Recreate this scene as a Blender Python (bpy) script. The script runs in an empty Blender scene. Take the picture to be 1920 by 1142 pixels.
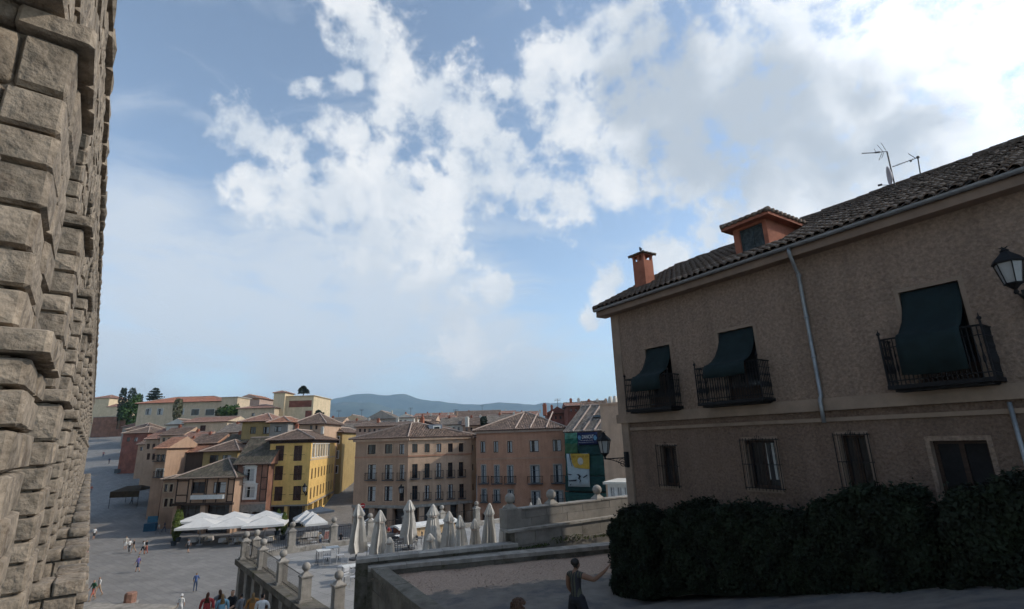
import bpy, bmesh, math, random
import numpy as np
from mathutils import Vector, Matrix

random.seed(7); RNG = np.random.default_rng(7)
SC = bpy.context.scene
COL = SC.collection

# ------------------------------------------------------------------ camera
FPX, PITCH, ROLL = 950.0, math.radians(15.0), math.radians(1.8)      # focal length in pixels of a 1920 wide frame
_f = np.array([0, math.cos(PITCH), math.sin(PITCH)])
_r0 = np.array([1.0, 0, 0]); _u0 = np.array([0, -math.sin(PITCH), math.cos(PITCH)])
_r = math.cos(ROLL) * _r0 - math.sin(ROLL) * _u0
_u = math.sin(ROLL) * _r0 + math.cos(ROLL) * _u0
cam_d = bpy.data.cameras.new('camera'); cam = bpy.data.objects.new('camera', cam_d); COL.objects.link(cam)
cam_d.sensor_width = 36.0; cam_d.lens = 36.0 * FPX / 1920.0; cam_d.clip_start = 0.05; cam_d.clip_end = 40000
cam.matrix_world = Matrix(((_r[0], _u[0], -_f[0], 0), (_r[1], _u[1], -_f[1], 0), (_r[2], _u[2], -_f[2], 0), (0, 0, 0, 1)))
SC.camera = cam

def ray(x, y):
    d = _f * FPX + _r * (x - 960) + _u * (571 - y)
    return d / d[1]
def pz(x, y, z):
    r = ray(x, y); return r * (z / r[2])
def pY(x, y, Y): return ray(x, y) * Y
def proj(p):
    p = np.asarray(p, float); w = p @ _f
    return 960 + FPX * (p @ _r) / w, 571 - FPX * (p @ _u) / w

# ------------------------------------------------------------------ light
SUN_AZ, SUN_EL = math.radians(86), math.radians(34)
SUN = Vector((math.sin(SUN_AZ) * math.cos(SUN_EL), math.cos(SUN_AZ) * math.cos(SUN_EL), math.sin(SUN_EL)))
sl = bpy.data.lights.new('sun', 'SUN'); sl.energy = 2.9; sl.angle = math.radians(0.6); sl.color = (1.0, 0.92, 0.80)
so = bpy.data.objects.new('sun', sl); COL.objects.link(so); so.rotation_euler = (-SUN).to_track_quat('-Z', 'Y').to_euler(); so.location = (60, 20, 60)
SC.view_settings.view_transform = 'Standard'; SC.view_settings.look = 'None'
SC.view_settings.gamma = 1.0; SC.view_settings.exposure = 0.0; SC.view_settings.use_curve_mapping = False
SC.render.engine = 'CYCLES'
SC.cycles.use_denoising = True
SC.cycles.max_bounces = 5; SC.cycles.diffuse_bounces = 3; SC.cycles.glossy_bounces = 2; SC.cycles.transmission_bounces = 2
SC.cycles.use_adaptive_sampling = True; SC.cycles.adaptive_threshold = 0.03; SC.cycles.adaptive_min_samples = 8
SC.cycles.volume_bounces = 0; SC.cycles.caustics_reflective = False; SC.cycles.caustics_refractive = False

def make_world():
    w = bpy.data.worlds.new('World'); SC.world = w; w.use_nodes = True
    nt = w.node_tree; N = nt.nodes; L = nt.links; N.clear()
    def nd(t, **k):
        n = N.new(t)
        for a, b in k.items(): setattr(n, a, b)
        return n
    def math_(op, a, b=None, c=None, clamp=False):
        n = nd('ShaderNodeMath', operation=op, use_clamp=clamp)
        for i, v in enumerate((a, b, c)):
            if v is None: continue
            if isinstance(v, (int, float)): n.inputs[i].default_value = v
            else: L.new(v, n.inputs[i])
        return n.outputs[0]
    def sstep(v, lo, hi):
        n = nd('ShaderNodeMapRange', interpolation_type='SMOOTHSTEP')
        L.new(v, n.inputs['Value']); n.inputs['From Min'].default_value = lo; n.inputs['From Max'].default_value = hi
        return n.outputs['Result']
    def mix(f, a, b, bt='MIX'):
        n = nd('ShaderNodeMix', data_type='RGBA', blend_type=bt)
        if isinstance(f, (int, float)): n.inputs[0].default_value = f
        else: L.new(f, n.inputs[0])
        for i, v in ((6, a), (7, b)):
            if isinstance(v, tuple): n.inputs[i].default_value = (*v, 1)
            else: L.new(v, n.inputs[i])
        return n.outputs[2]
    tc = nd('ShaderNodeTexCoord').outputs['Generated']
    def vdir(x, y):
        d = ray(x, y); return d / np.linalg.norm(d)
    def vm(op, a, b=None, s=None):
        n = nd('ShaderNodeVectorMath', operation=op)
        for i, v in enumerate((a, b)):
            if v is None: continue
            if isinstance(v, (tuple, list, np.ndarray)): n.inputs[i].default_value = tuple(float(q) for q in v)
            else: L.new(v, n.inputs[i])
        if s is not None: n.inputs['Scale'].default_value = s
        return n
    def noise(v, scale, detail, rough, dist=0.0):
        n = nd('ShaderNodeTexNoise'); L.new(v, n.inputs['Vector']); n.inputs['Scale'].default_value = scale
        n.inputs['Detail'].default_value = detail; n.inputs['Roughness'].default_value = rough; n.inputs['Distortion'].default_value = dist
        return n
    # warp the direction a little so the cloud masses get ragged outlines
    w1 = noise(tc, 5.0, 4, 0.55); off = vm('SCALE', vm('SUBTRACT', w1.outputs['Color'], (0.5, 0.5, 0.5)).outputs[0], s=0.085).outputs[0]
    wd = vm('ADD', tc, off).outputs[0]
    def field(blobs):
        cur = None
        for (x, y, r) in blobs:
            c = vdir(x, y); rr = (np.linalg.norm(vdir(x + r, y) - c) + np.linalg.norm(vdir(x, y + r) - c)) / 2
            d = vm('DISTANCE', wd, c).outputs['Value']
            v = math_('MULTIPLY_ADD', d, -1.0 / float(rr), 1.0)
            cur = v if cur is None else math_('SMOOTH_MAX', cur, v, 0.25)
        return cur
    lump = [(655, -10, 75), (690, 80, 85), (650, 150, 40), (740, 150, 75), (815, 195, 85), (890, 245, 85), (945, 290, 70), (735, 215, 60),
            (578, 158, 32), (425, 213, 50), (475, 238, 60), (522, 258, 50), (562, 282, 38), (615, 243, 42), (662, 268, 48), (712, 298, 45),
            (560, 330, 40), (480, 360, 60), (560, 385, 70), (650, 375, 75), (730, 370, 85), (810, 375, 85), (880, 345, 75),
            (945, 340, 60), (1010, 365, 60), (1080, 380, 62), (1160, 345, 80), (700, 440, 75), (780, 440, 75), (835, 475, 55),
            (690, 500, 65), (800, 530, 75), (860, 590, 60), (925, 545, 45), (880, 640, 60),
            (940, 165, 35), (1005, 150, 65), (1060, 110, 85), (1075, 215, 95), (1180, 80, 130), (1190, 260, 120), (1300, 160, 160),
            (1310, 310, 140), (1430, 220, 170), (1560, 140, 180), (1500, 350, 140), (1660, 260, 170), (1740, 90, 190), (1880, 60, 220),
            (1870, 270, 170), (2050, 150, 300), (1900, -250, 420), (1500, -180, 260), (1600, 420, 110), (1350, 420, 85), (1140, 535, 42), (1240, 490, 62), (1108, 600, 25), (1790, 420, 140),
            (1380, 130, 170), (1500, 250, 160), (1620, 330, 150), (1250, 210, 130), (1480, 60, 150)]
    F = field(lump)
    n1 = noise(wd, 6.5, 7, 0.62)
    n2 = noise(tc, 26.0, 4, 0.60)
    det = math_('ADD', math_('MULTIPLY', math_('SUBTRACT', n1.outputs['Fac'], 0.5), 1.9), math_('MULTIPLY', math_('SUBTRACT', n2.outputs['Fac'], 0.5), 1.9))
    Fd = math_('ADD', math_('MAXIMUM', F, -0.62), det)
    dens = sstep(Fd, -0.10, 0.64)
    # grey hearts of the thick backlit cloud
    G = field([(1260, 130, 150), (1330, 250, 170), (1440, 200, 180), (1540, 280, 150), (1600, 200, 130), (1680, 260, 130), (1420, 330, 140), (1180, 180, 90), (1560, -160, 200)])
    gn = noise(wd, 5.5, 4, 0.55)
    grey = sstep(math_('ADD', G, math_('MULTIPLY', math_('SUBTRACT', gn.outputs['Fac'], 0.5), 2.4)), -0.1, 0.75)
    # thin stretched veil low over the roofs
    sep = nd('ShaderNodeSeparateXYZ'); L.new(tc, sep.inputs[0]); elev = sep.outputs['Z']
    st = vm('MULTIPLY', wd, (2.6, 2.6, 9.0)).outputs[0]
    vn = noise(st, 1.6, 5, 0.58, 0.6)
    V = field([(330, 560, 210), (520, 560, 200), (700, 590, 200), (860, 640, 170), (250, 430, 150), (300, 680, 160), (600, 680, 200), (900, 700, 160)])
    veil = math_('MULTIPLY', sstep(math_('ADD', math_('MAXIMUM', V, -0.35), math_('MULTIPLY', math_('SUBTRACT', vn.outputs['Fac'], 0.45), 2.4)), -0.25, 0.85), 0.85)
    low = math_('MULTIPLY', sstep(elev, 0.34, -0.02), 0.62)
    sun_dot = vm('DOT_PRODUCT', tc, tuple(SUN)).outputs['Value']
    glare = math_('POWER', math_('MAXIMUM', sun_dot, 0.0), 9.0)
    halo = math_('POWER', math_('MAXIMUM', sun_dot, 0.0), 30.0)
    sky = nd('ShaderNodeTexSky', sky_type='NISHITA'); sky.sun_disc = False; sky.sun_elevation = SUN_EL; sky.sun_rotation = SUN_AZ
    sky.altitude = 1000; sky.air_density = 1.0; sky.dust_density = 0.6; sky.ozone_density = 1.2
    S = 0.205
    pale = nd('ShaderNodeMix', data_type='RGBA', blend_type='MULTIPLY'); pale.inputs[0].default_value = 1.0
    L.new(sky.outputs[0], pale.inputs[6]); pale.inputs[7].default_value = (S * .90, S * 1.03, S * 1.03, 1)
    base = pale.outputs[2]
    hs = nd('ShaderNodeHueSaturation'); hs.inputs['Saturation'].default_value = 0.78; hs.inputs['Value'].default_value = 1.0; L.new(base, hs.inputs['Color']); base = hs.outputs[0]
    base = mix(low, base, (0.52, 0.62, 0.72))
    veilc = mix(low, (0.72, 0.78, 0.85), (0.60, 0.67, 0.75))
    base = mix(veil, base, veilc)
    cw = mix(sstep(n1.outputs['Fac'], 0.35, 0.7), (0.70, 0.76, 0.83), (0.98, 0.99, 1.0))
    cw = mix(math_('MULTIPLY', low, 0.8), cw, (0.56, 0.61, 0.67))
    cw = mix(math_('MULTIPLY', grey, 1.0), cw, (0.53, 0.59, 0.66))
    glow = nd('ShaderNodeCombineColor')
    gl = math_('ADD', math_('MULTIPLY', glare, 2.3), math_('MULTIPLY', halo, 1.5))
    for i in range(3): L.new(gl, glow.inputs[i])
    gated = mix(math_('SUBTRACT', 1.0, math_('MULTIPLY', grey, 0.85)), (0, 0, 0), glow.outputs[0])
    cw = mix(1.0, cw, gated, 'ADD')
    base = mix(1.0, base, mix(0.35, (0, 0, 0), glow.outputs[0]), 'ADD')
    colr = mix(math_('MULTIPLY', dens, 0.96), base, cw)
    bg = nd('ShaderNodeBackground'); L.new(colr, bg.inputs['Color']); bg.inputs['Strength'].default_value = 1.0
    out = nd('ShaderNodeOutputWorld'); L.new(bg.outputs[0], out.inputs['Surface'])
    w.cycles.sampling_method = 'MANUAL'; w.cycles.sample_map_resolution = 512
make_world()

# ------------------------------------------------------------------ materials
MATS = {}
def mat(name, col, rough=0.85, var=0.25, scale=4.0, bump=0.0, bscale=40.0, detail=5, spot=None, metal=0.0, spec=0.3, rnd=0.0, coord='Object', stretch=None, streak=0.0):
    """principled surface: base colour broken up by two octaves of noise, optional second tint, optional relief"""
    if name in MATS: return MATS[name]
    m = bpy.data.materials.new(name); m.use_nodes = True; nt = m.node_tree; N = nt.nodes; L = nt.links
    b = N['Principled BSDF']; b.inputs['Roughness'].default_value = rough; b.inputs['Metallic'].default_value = metal
    b.inputs['Specular IOR Level'].default_value = spec
    if coord == 'World':
        g = N.new('ShaderNodeNewGeometry'); vec = g.outputs['Position']
    else:
        vec = N.new('ShaderNodeTexCoord').outputs[coord]
    if stretch:
        mp = N.new('ShaderNodeMapping'); mp.inputs['Scale'].default_value = stretch; L.new(vec, mp.inputs['Vector']); vec = mp.outputs[0]
    n1 = N.new('ShaderNodeTexNoise'); n1.inputs['Scale'].default_value = scale; n1.inputs['Detail'].default_value = detail; n1.inputs['Roughness'].default_value = 0.65; L.new(vec, n1.inputs['Vector'])
    cr = N.new('ShaderNodeValToRGB'); e = cr.color_ramp.elements
    c = np.array(col)
    lo = np.clip(c * (1 - var * 1.3), 0, 1); hi = np.clip(c * (1 + var), 0, 1)
    e[0].position = 0.3; e[0].color = (*lo, 1); e[1].position = 0.72; e[1].color = (*hi, 1)
    L.new(n1.outputs['Fac'], cr.inputs[0]); cur = cr.outputs[0]
    if spot:
        n2 = N.new('ShaderNodeTexNoise'); n2.inputs['Scale'].default_value = spot[1]; n2.inputs['Detail'].default_value = 6; n2.inputs['Roughness'].default_value = 0.7; L.new(vec, n2.inputs['Vector'])
        mr = N.new('ShaderNodeMapRange'); mr.inputs['From Min'].default_value = spot[2]; mr.inputs['From Max'].default_value = spot[2] + 0.14; L.new(n2.outputs['Fac'], mr.inputs['Value'])
        mx = N.new('ShaderNodeMix'); mx.data_type = 'RGBA'; L.new(mr.outputs[0], mx.inputs[0]); L.new(cur, mx.inputs[6]); mx.inputs[7].default_value = (*spot[0], 1); cur = mx.outputs[2]
    if streak:
        mp2 = N.new('ShaderNodeMapping'); mp2.inputs['Scale'].default_value = (2.3, 2.3, 0.22); L.new(vec, mp2.inputs['Vector'])
        n4 = N.new('ShaderNodeTexNoise'); n4.inputs['Scale'].default_value = 1.0; n4.inputs['Detail'].default_value = 5; n4.inputs['Roughness'].default_value = .6; L.new(mp2.outputs[0], n4.inputs['Vector'])
        m4 = N.new('ShaderNodeMapRange'); m4.inputs['From Min'].default_value = .42; m4.inputs['From Max'].default_value = .72; m4.inputs['To Min'].default_value = 1.0; m4.inputs['To Max'].default_value = 1.0 - streak; L.new(n4.outputs['Fac'], m4.inputs['Value'])
        h4 = N.new('ShaderNodeHueSaturation'); L.new(cur, h4.inputs['Color']); L.new(m4.outputs[0], h4.inputs['Value']); cur = h4.outputs[0]
    if rnd:
        oi = N.new('ShaderNodeObjectInfo'); mr = N.new('ShaderNodeMapRange'); mr.inputs['To Min'].default_value = 1 - rnd; mr.inputs['To Max'].default_value = 1 + rnd * 0.6; L.new(oi.outputs['Random'], mr.inputs['Value'])
        hs = N.new('ShaderNodeHueSaturation'); L.new(cur, hs.inputs['Color']); L.new(mr.outputs[0], hs.inputs['Value']); cur = hs.outputs[0]
    L.new(cur, b.inputs['Base Color'])
    if bump:
        n3 = N.new('ShaderNodeTexNoise'); n3.inputs['Scale'].default_value = bscale; n3.inputs['Detail'].default_value = 4; L.new(vec, n3.inputs['Vector'])
        bp = N.new('ShaderNodeBump'); bp.inputs['Strength'].default_value = 1.0; bp.inputs['Distance'].default_value = bump; L.new(n3.outputs['Fac'], bp.inputs['Height']); L.new(bp.outputs[0], b.inputs['Normal'])
    MATS[name] = m
    return m

def tile_mat(name, col, var=0.35, tint=None):
    """clay tile roof on UVs measured in metres: u along the eave, v up the slope"""
    if name in MATS: return MATS[name]
    m = bpy.data.materials.new(name); m.use_nodes = True; nt = m.node_tree; N = nt.nodes; L = nt.links
    b = N['Principled BSDF']; b.inputs['Roughness'].default_value = 0.9; b.inputs['Specular IOR Level'].default_value = 0.2
    uv = N.new('ShaderNodeUVMap'); sp = N.new('ShaderNodeSeparateXYZ'); L.new(uv.outputs[0], sp.inputs[0])
    def M(op, a, bb=None, cc=None):
        n = N.new('ShaderNodeMath'); n.operation = op
        for i, v in enumerate((a, bb, cc)):
            if v is None: continue
            if isinstance(v, (int, float)): n.inputs[i].default_value = v
            else: L.new(v, n.inputs[i])
        return n.outputs[0]
    u = M('DIVIDE', sp.outputs[0], 0.27); v = M('DIVIDE', sp.outputs[1], 0.42)
    wob = N.new('ShaderNodeTexNoise'); wob.inputs['Scale'].default_value = 1.3; L.new(uv.outputs[0], wob.inputs['Vector'])
    u = M('ADD', u, M('MULTIPLY', wob.outputs['Fac'], 0.5))
    wave = M('ABSOLUTE', M('SINE', M('MULTIPLY', u, math.pi)))
    row = M('FRACT', v)
    cid = N.new('ShaderNodeCombineXYZ'); L.new(M('FLOOR', u), cid.inputs[0]); L.new(M('FLOOR', v), cid.inputs[1])
    wn = N.new('ShaderNodeTexWhiteNoise'); L.new(cid.outputs[0], wn.inputs['Vector'])
    ns = N.new('ShaderNodeTexNoise'); ns.inputs['Scale'].default_value = 0.7; ns.inputs['Detail'].default_value = 6; L.new(uv.outputs[0], ns.inputs['Vector'])
    f = M('ADD', M('MULTIPLY', wn.outputs['Value'], 0.5), M('MULTIPLY', ns.outputs['Fac'], 0.6))
    cr = N.new('ShaderNodeValToRGB'); e = cr.color_ramp.elements; c = np.array(col)
    e[0].position = 0.25; e[0].color = (*np.clip(c * (1 - var), 0, 1), 1); e[1].position = 0.85; e[1].color = (*np.clip(c * (1 + var), 0, 1), 1)
    k = cr.color_ramp.elements.new(0.55); k.color = (*np.clip(np.array(tint) if tint else c * np.array([1.02, 0.95, 0.9]), 0, 1), 1)
    L.new(f, cr.inputs[0]); L.new(cr.outputs[0], b.inputs['Base Color'])
    h = M('ADD', M('MULTIPLY', wave, 1.0), M('MULTIPLY', row, -0.35))
    bp = N.new('ShaderNodeBump'); bp.inputs['Distance'].default_value = 0.09; bp.inputs['Strength'].default_value = 1.0; L.new(h, bp.inputs['Height']); L.new(bp.outputs[0], b.inputs['Normal'])
    MATS[name] = m
    return m

GRANITE = mat('granite', (0.275, 0.222, 0.168), 0.95, 0.42, 3.2, 0.06, 8.0, 9, spot=((0.12, 0.085, 0.06), 1.7, 0.57), coord='World', rnd=0.2)
GRANITE2 = mat('dressed_granite', (0.235, 0.212, 0.185), 0.9, 0.25, 1.1, 0.01, 18, 7, spot=((0.11, 0.10, 0.08), 0.9, 0.60), coord='World', rnd=0.12)
PALESTONE = mat('pale_stone', (0.33, 0.30, 0.262), 0.9, 0.25, 2.0, 0.006, 20, 6, spot=((0.16, 0.145, 0.12), 1.6, 0.58), coord='World', rnd=0.12, streak=.25)
MOSSY = mat('mossy_stone', (0.155, 0.138, 0.112), 0.95, 0.35, 1.6, 0.012, 14, 7, spot=((0.07, 0.065, 0.035), 1.3, 0.54), coord='World', rnd=0.18)
STUCCO = mat('rough_stucco', (0.25, 0.179, 0.136), 0.95, 0.25, 13.0, 0.05, 12.0, 3, spot=((0.165, 0.122, 0.092), 0.55, 0.60), coord='World', streak=.18)  # fine mottling paints the shading of the coarse relief into the colour
STUCCO2 = mat('rough_stucco_lower', (0.17, 0.116, 0.088), 0.95, 0.25, 15.0, 0.045, 14.0, 3, spot=((0.10, 0.072, 0.056), 0.6, 0.56), coord='World', streak=.22)  # relief shading painted into the colour here too, by the fine mottling
SMOOTHBAND = mat('smooth_render_band', (0.25, 0.185, 0.14), 0.9, 0.18, 1.5, 0.004, 30, 5, coord='World')
FASCIA = mat('fascia_render', (0.22, 0.158, 0.12), 0.9, 0.16, 1.5, 0.004, 30, 5, coord='World')
ZINC = mat('zinc', (0.27, 0.285, 0.30), 0.5, 0.2, 3.0, metal=0.55, spec=0.5)
IRON = mat('black_iron', (0.013, 0.0125, 0.014), 0.7, 0.3, 8.0, spec=0.2)
DARKMETAL = mat('dark_metal', (0.05, 0.05, 0.055), 0.5, 0.3, 8.0, spec=0.4)
AWN = mat('green_awning_cloth', (0.009, 0.019, 0.021), 0.9, 0.25, 3.0, 0.004, 12)
GLASS = mat('dark_window_glass', (0.018, 0.02, 0.024), 0.08, 0.2, 2.0, spec=0.5)
MILK = mat('milky_lamp_glass', (0.27, 0.275, 0.275), 0.35, 0.1, 4.0, spec=0.5)
WOODDARK = mat('dark_wood', (0.045, 0.026, 0.018), 0.7, 0.4, 4.0, stretch=(1, 1, 6))
SHUT = mat('brown_shutter', (0.062, 0.032, 0.024), 0.75, 0.3, 3.0, 0.006, 20)
WHITEP = mat('white_paint', (0.62, 0.61, 0.58), 0.7, 0.1, 3.0)
CURTAIN = mat('pale_curtain', (0.40, 0.40, 0.39), 0.9, 0.2, 6.0)
CANVAS = mat('cream_canvas', (0.50, 0.465, 0.415), 0.9, 0.12, 2.5, 0.01, 5)
CANVASW = mat('white_canvas', (0.60, 0.58, 0.55), 0.9, 0.08, 1.2, 0.01, 3)
BRICKRED = mat('red_plaster', (0.34, 0.125, 0.075), 0.92, 0.22, 3.0, 0.004, 30, spot=((0.2, 0.07, 0.05), 3.0, 0.6))
TERRA = mat('clay_tile', (0.165, 0.118, 0.088), 0.92, 0.35, 5.0, 0.006, 30, spot=((0.30, 0.25, 0.20), 6.0, 0.56), rnd=0.45)
MORTAR = mat('ridge_mortar', (0.42, 0.32, 0.26), 0.95, 0.2, 3.0, coord='World')
PAVE = mat('plaza_paving', (0.225, 0.213, 0.20), 0.92, 0.12, 0.35, 0.004, 5, 9, spot=((0.19, 0.18, 0.17), 0.25, 0.55), coord='World')
TERRACE = mat('terrace_paving', (0.31, 0.30, 0.285), 0.9, 0.12, 0.6, 0.003, 6, 7, coord='World')
GRAVEL = mat('reddish_gravel', (0.36, 0.255, 0.195), 0.97, 0.3, 5.5, 0.03, 22.0, 9, spot=((0.36, 0.31, 0.26), 9.0, 0.60), coord='World')
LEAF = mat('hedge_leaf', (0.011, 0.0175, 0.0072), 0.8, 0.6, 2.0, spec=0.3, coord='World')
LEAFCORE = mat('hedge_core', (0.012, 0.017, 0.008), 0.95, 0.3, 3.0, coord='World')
TREELEAF = mat('tree_leaf', (0.050, 0.092, 0.026), 0.8, 0.5, 1.2, coord='World')
PINELEAF = mat('dark_conifer_leaf', (0.028, 0.042, 0.030), 0.85, 0.4, 1.5, coord='World')
CONELEAF = mat('potted_conifer_leaf', (0.09, 0.12, 0.022), 0.85, 0.45, 3.0, coord='World')
BARK = mat('bark', (0.10, 0.075, 0.055), 0.95, 0.3, 5.0, 0.02, 12)
ROOFT = {k: tile_mat('roof_' + k, c, v, t) for k, c, v, t in (
    ('brown', (0.165, 0.11, 0.083), 0.45, (0.14, 0.10, 0.078)), ('terracotta', (0.29, 0.15, 0.10), 0.35, None), ('red', (0.36, 0.155, 0.10), 0.25, None),
    ('grey', (0.19, 0.15, 0.122), 0.4, (0.17, 0.145, 0.12)), ('dark', (0.12, 0.095, 0.075), 0.4, (0.10, 0.09, 0.065)), ('rose', (0.255, 0.145, 0.108), 0.35, None))}

def add_joints(m, w, h, dark, rot=0.0):
    nt = m.node_tree; N = nt.nodes; L = nt.links; b = N['Principled BSDF']; src = b.inputs['Base Color'].links[0].from_socket
    g = N.new('ShaderNodeNewGeometry'); mp = N.new('ShaderNodeMapping'); mp.inputs['Rotation'].default_value = (0, 0, rot); L.new(g.outputs['Position'], mp.inputs['Vector'])
    br = N.new('ShaderNodeTexBrick'); br.inputs['Scale'].default_value = 1.0; br.inputs['Brick Width'].default_value = w; br.inputs['Row Height'].default_value = h; br.inputs['Mortar Size'].default_value = .02; br.inputs['Mortar Smooth'].default_value = .4
    br.inputs['Color1'].default_value = (1, 1, 1, 1); br.inputs['Color2'].default_value = (.84, .84, .85, 1); br.inputs['Mortar'].default_value = (dark, dark, dark, 1); L.new(mp.outputs[0], br.inputs['Vector'])
    mx = N.new('ShaderNodeMix'); mx.data_type = 'RGBA'; mx.blend_type = 'MULTIPLY'; mx.inputs[0].default_value = 1.0; L.new(src, mx.inputs[6]); L.new(br.outputs['Color'], mx.inputs[7]); L.new(mx.outputs[2], b.inputs['Base Color'])
add_joints(PAVE, 1.3, .65, .6, .68); add_joints(TERRACE, 1.0, 1.0, .62, .68)

# ------------------------------------------------------------------ mesh helpers
ORI = {}
def lk(name, data, parent=None, loc=None):
    o = bpy.data.objects.new(name, data); COL.objects.link(o)
    if parent is not None: o.parent = parent
    if loc is not None: o.location = loc
    return o
def tag(o, label=None, cat=None, group=None, kind=None):
    if label: o['label'] = label
    if cat: o['category'] = cat
    if group: o['group'] = group
    if kind: o['kind'] = kind
    return o
def thing(name, label, cat, loc=(0, 0, 0), group=None, rz=0.0):
    o = lk(name, None, None, tuple(float(v) for v in loc)); o.rotation_euler = (0, 0, rz); o.empty_display_size = 0.3
    ORI[o.name] = np.array(loc, float)
    return tag(o, label, cat, group, 'thing')
def origin(p): return ORI.get(p.name, np.zeros(3)) if p is not None else np.zeros(3)

class MB:
    def __init__(s): s.v = []; s.f = []; s.uv = []; s.m = []; s.has_uv = False
    def add(s, vs, fs, m=0, uvs=None):
        b = len(s.v); s.v.extend([tuple(map(float, p)) for p in vs])
        for i, f in enumerate(fs):
            s.f.append(tuple(b + k for k in f)); s.m.append(m); s.uv.append(uvs[i] if uvs else None)
        if uvs: s.has_uv = True
        return s
    def poly(s, pts, m=0, uv=None): return s.add(pts, [tuple(range(len(pts)))], m, [uv] if uv else None)
    def obox(s, o, ex, ey, ez, m=0):
        o, ex, ey, ez = (np.array(q, float) for q in (o, ex, ey, ez))
        vs = [o, o + ex, o + ex + ey, o + ey, o + ez, o + ex + ez, o + ex + ey + ez, o + ey + ez]
        fs = [(0, 3, 2, 1), (4, 5, 6, 7), (0, 1, 5, 4), (1, 2, 6, 5), (2, 3, 7, 6), (3, 0, 4, 7)]
        if np.dot(np.cross(ex, ey), ez) < 0: fs = [f[::-1] for f in fs]
        return s.add(vs, fs, m)
    def box(s, c, size, rz=0.0, m=0):
        ca, sa = math.cos(rz), math.sin(rz); ex = np.array([ca, sa, 0]) * size[0]; ey = np.array([-sa, ca, 0]) * size[1]; ez = np.array([0, 0, size[2]])
        return s.obox(np.array(c, float) - ex / 2 - ey / 2 - ez / 2, ex, ey, ez, m)
    def tube(s, pts, r, n=6, m=0, caps=True):
        pts = [np.array(p, float) for p in pts]; rs = r if isinstance(r, (list, tuple)) else [r] * len(pts)
        rings = []
        for i, p in enumerate(pts):
            t = pts[min(i + 1, len(pts) - 1)] - pts[max(i - 1, 0)]; t = t / (np.linalg.norm(t) + 1e-9)
            a = np.array([0, 0, 1.0]) if abs(t[2]) < 0.9 else np.array([1.0, 0, 0])
            x = np.cross(a, t); x /= np.linalg.norm(x); y = np.cross(t, x)
            rings.append([p + rs[i] * (math.cos(2 * math.pi * k / n) * x + math.sin(2 * math.pi * k / n) * y) for k in range(n)])
        vs = [q for R in rings for q in R]; fs = []
        for i in range(len(pts) - 1):
            for k in range(n):
                a = i * n + k; b = i * n + (k + 1) % n; fs.append((a, b, b + n, a + n))
        if caps: fs.append(tuple(range(n))[::-1]); fs.append(tuple((len(pts) - 1) * n + k for k in range(n)))
        return s.add(vs, fs, m)
    def lathe(s, prof, n=12, o=(0, 0, 0), m=0, rot=0.0):
        o = np.array(o, float); vs = []; fs = []
        for (r, z) in prof:
            for k in range(n):
                a = 2 * math.pi * k / n + rot; vs.append(o + np.array([r * math.cos(a), r * math.sin(a), z]))
        for i in range(len(prof) - 1):
            for k in range(n):
                a = i * n + k; b = i * n + (k + 1) % n; fs.append((a, b, b + n, a + n))
        fs.append(tuple(range(n))[::-1]); fs.append(tuple((len(prof) - 1) * n + k for k in range(n)))
        return s.add(vs, fs, m)
    def sphere(s, c, r, n=12, m=0, sc=(1, 1, 1)):
        rows = n // 2; c = np.array(c, float); vs = []; fs = []
        for i in range(rows + 1):
            t = math.pi * i / rows
            for k in range(n):
                a = 2 * math.pi * k / n; vs.append(c + r * np.array([math.sin(t) * math.cos(a) * sc[0], math.sin(t) * math.sin(a) * sc[1], -math.cos(t) * sc[2]]))
        for i in range(rows):
            for k in range(n):
                a = i * n + k; b = i * n + (k + 1) % n; fs.append((a, b, b + n, a + n))
        return s.add(vs, fs, m)
    def build(s, name, mats, parent=None, smooth=False, local=False, kind=None):
        me = bpy.data.meshes.new(name); org = np.zeros(3) if local else origin(parent)
        me.from_pydata([(p[0] - org[0], p[1] - org[1], p[2] - org[2]) for p in s.v], [], s.f)
        if not isinstance(mats, (list, tuple)): mats = [mats]
        for q in mats: me.materials.append(q)
        if len(mats) > 1: me.polygons.foreach_set('material_index', s.m)
        if s.has_uv:
            ul = me.uv_layers.new(name='UVMap'); i = 0
            for fi, f in enumerate(s.f):
                u = s.uv[fi]
                for k in range(len(f)):
                    if u: ul.data[i].uv = u[k]
                    i += 1
        if smooth: me.polygons.foreach_set('use_smooth', [True] * len(me.polygons))
        me.update()
        o = lk(name, me, parent); ORI[o.name] = org
        if kind: o['kind'] = kind
        return o

def np_mesh(name, V, Fq, mats, parent=None, smooth=False):
    """V (n,3), Fq (m,k): all faces with k corners; fast path for big meshes"""
    me = bpy.data.meshes.new(name); V = np.asarray(V, np.float32) - origin(parent).astype(np.float32); Fq = np.asarray(Fq, np.int32); k = Fq.shape[1]
    me.vertices.add(len(V)); me.vertices.foreach_set('co', V.ravel()); me.loops.add(Fq.size); me.loops.foreach_set('vertex_index', Fq.ravel())
    me.polygons.add(len(Fq)); me.polygons.foreach_set('loop_start', np.arange(0, Fq.size, k, dtype=np.int32)); me.polygons.foreach_set('loop_total', np.full(len(Fq), k, np.int32))
    if smooth: me.polygons.foreach_set('use_smooth', np.ones(len(Fq), bool))
    me.update(calc_edges=True); me.validate()
    for q in (mats if isinstance(mats, (list, tuple)) else [mats]): me.materials.append(q)
    o = lk(name, me, parent); ORI[o.name] = origin(parent)
    return o

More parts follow.
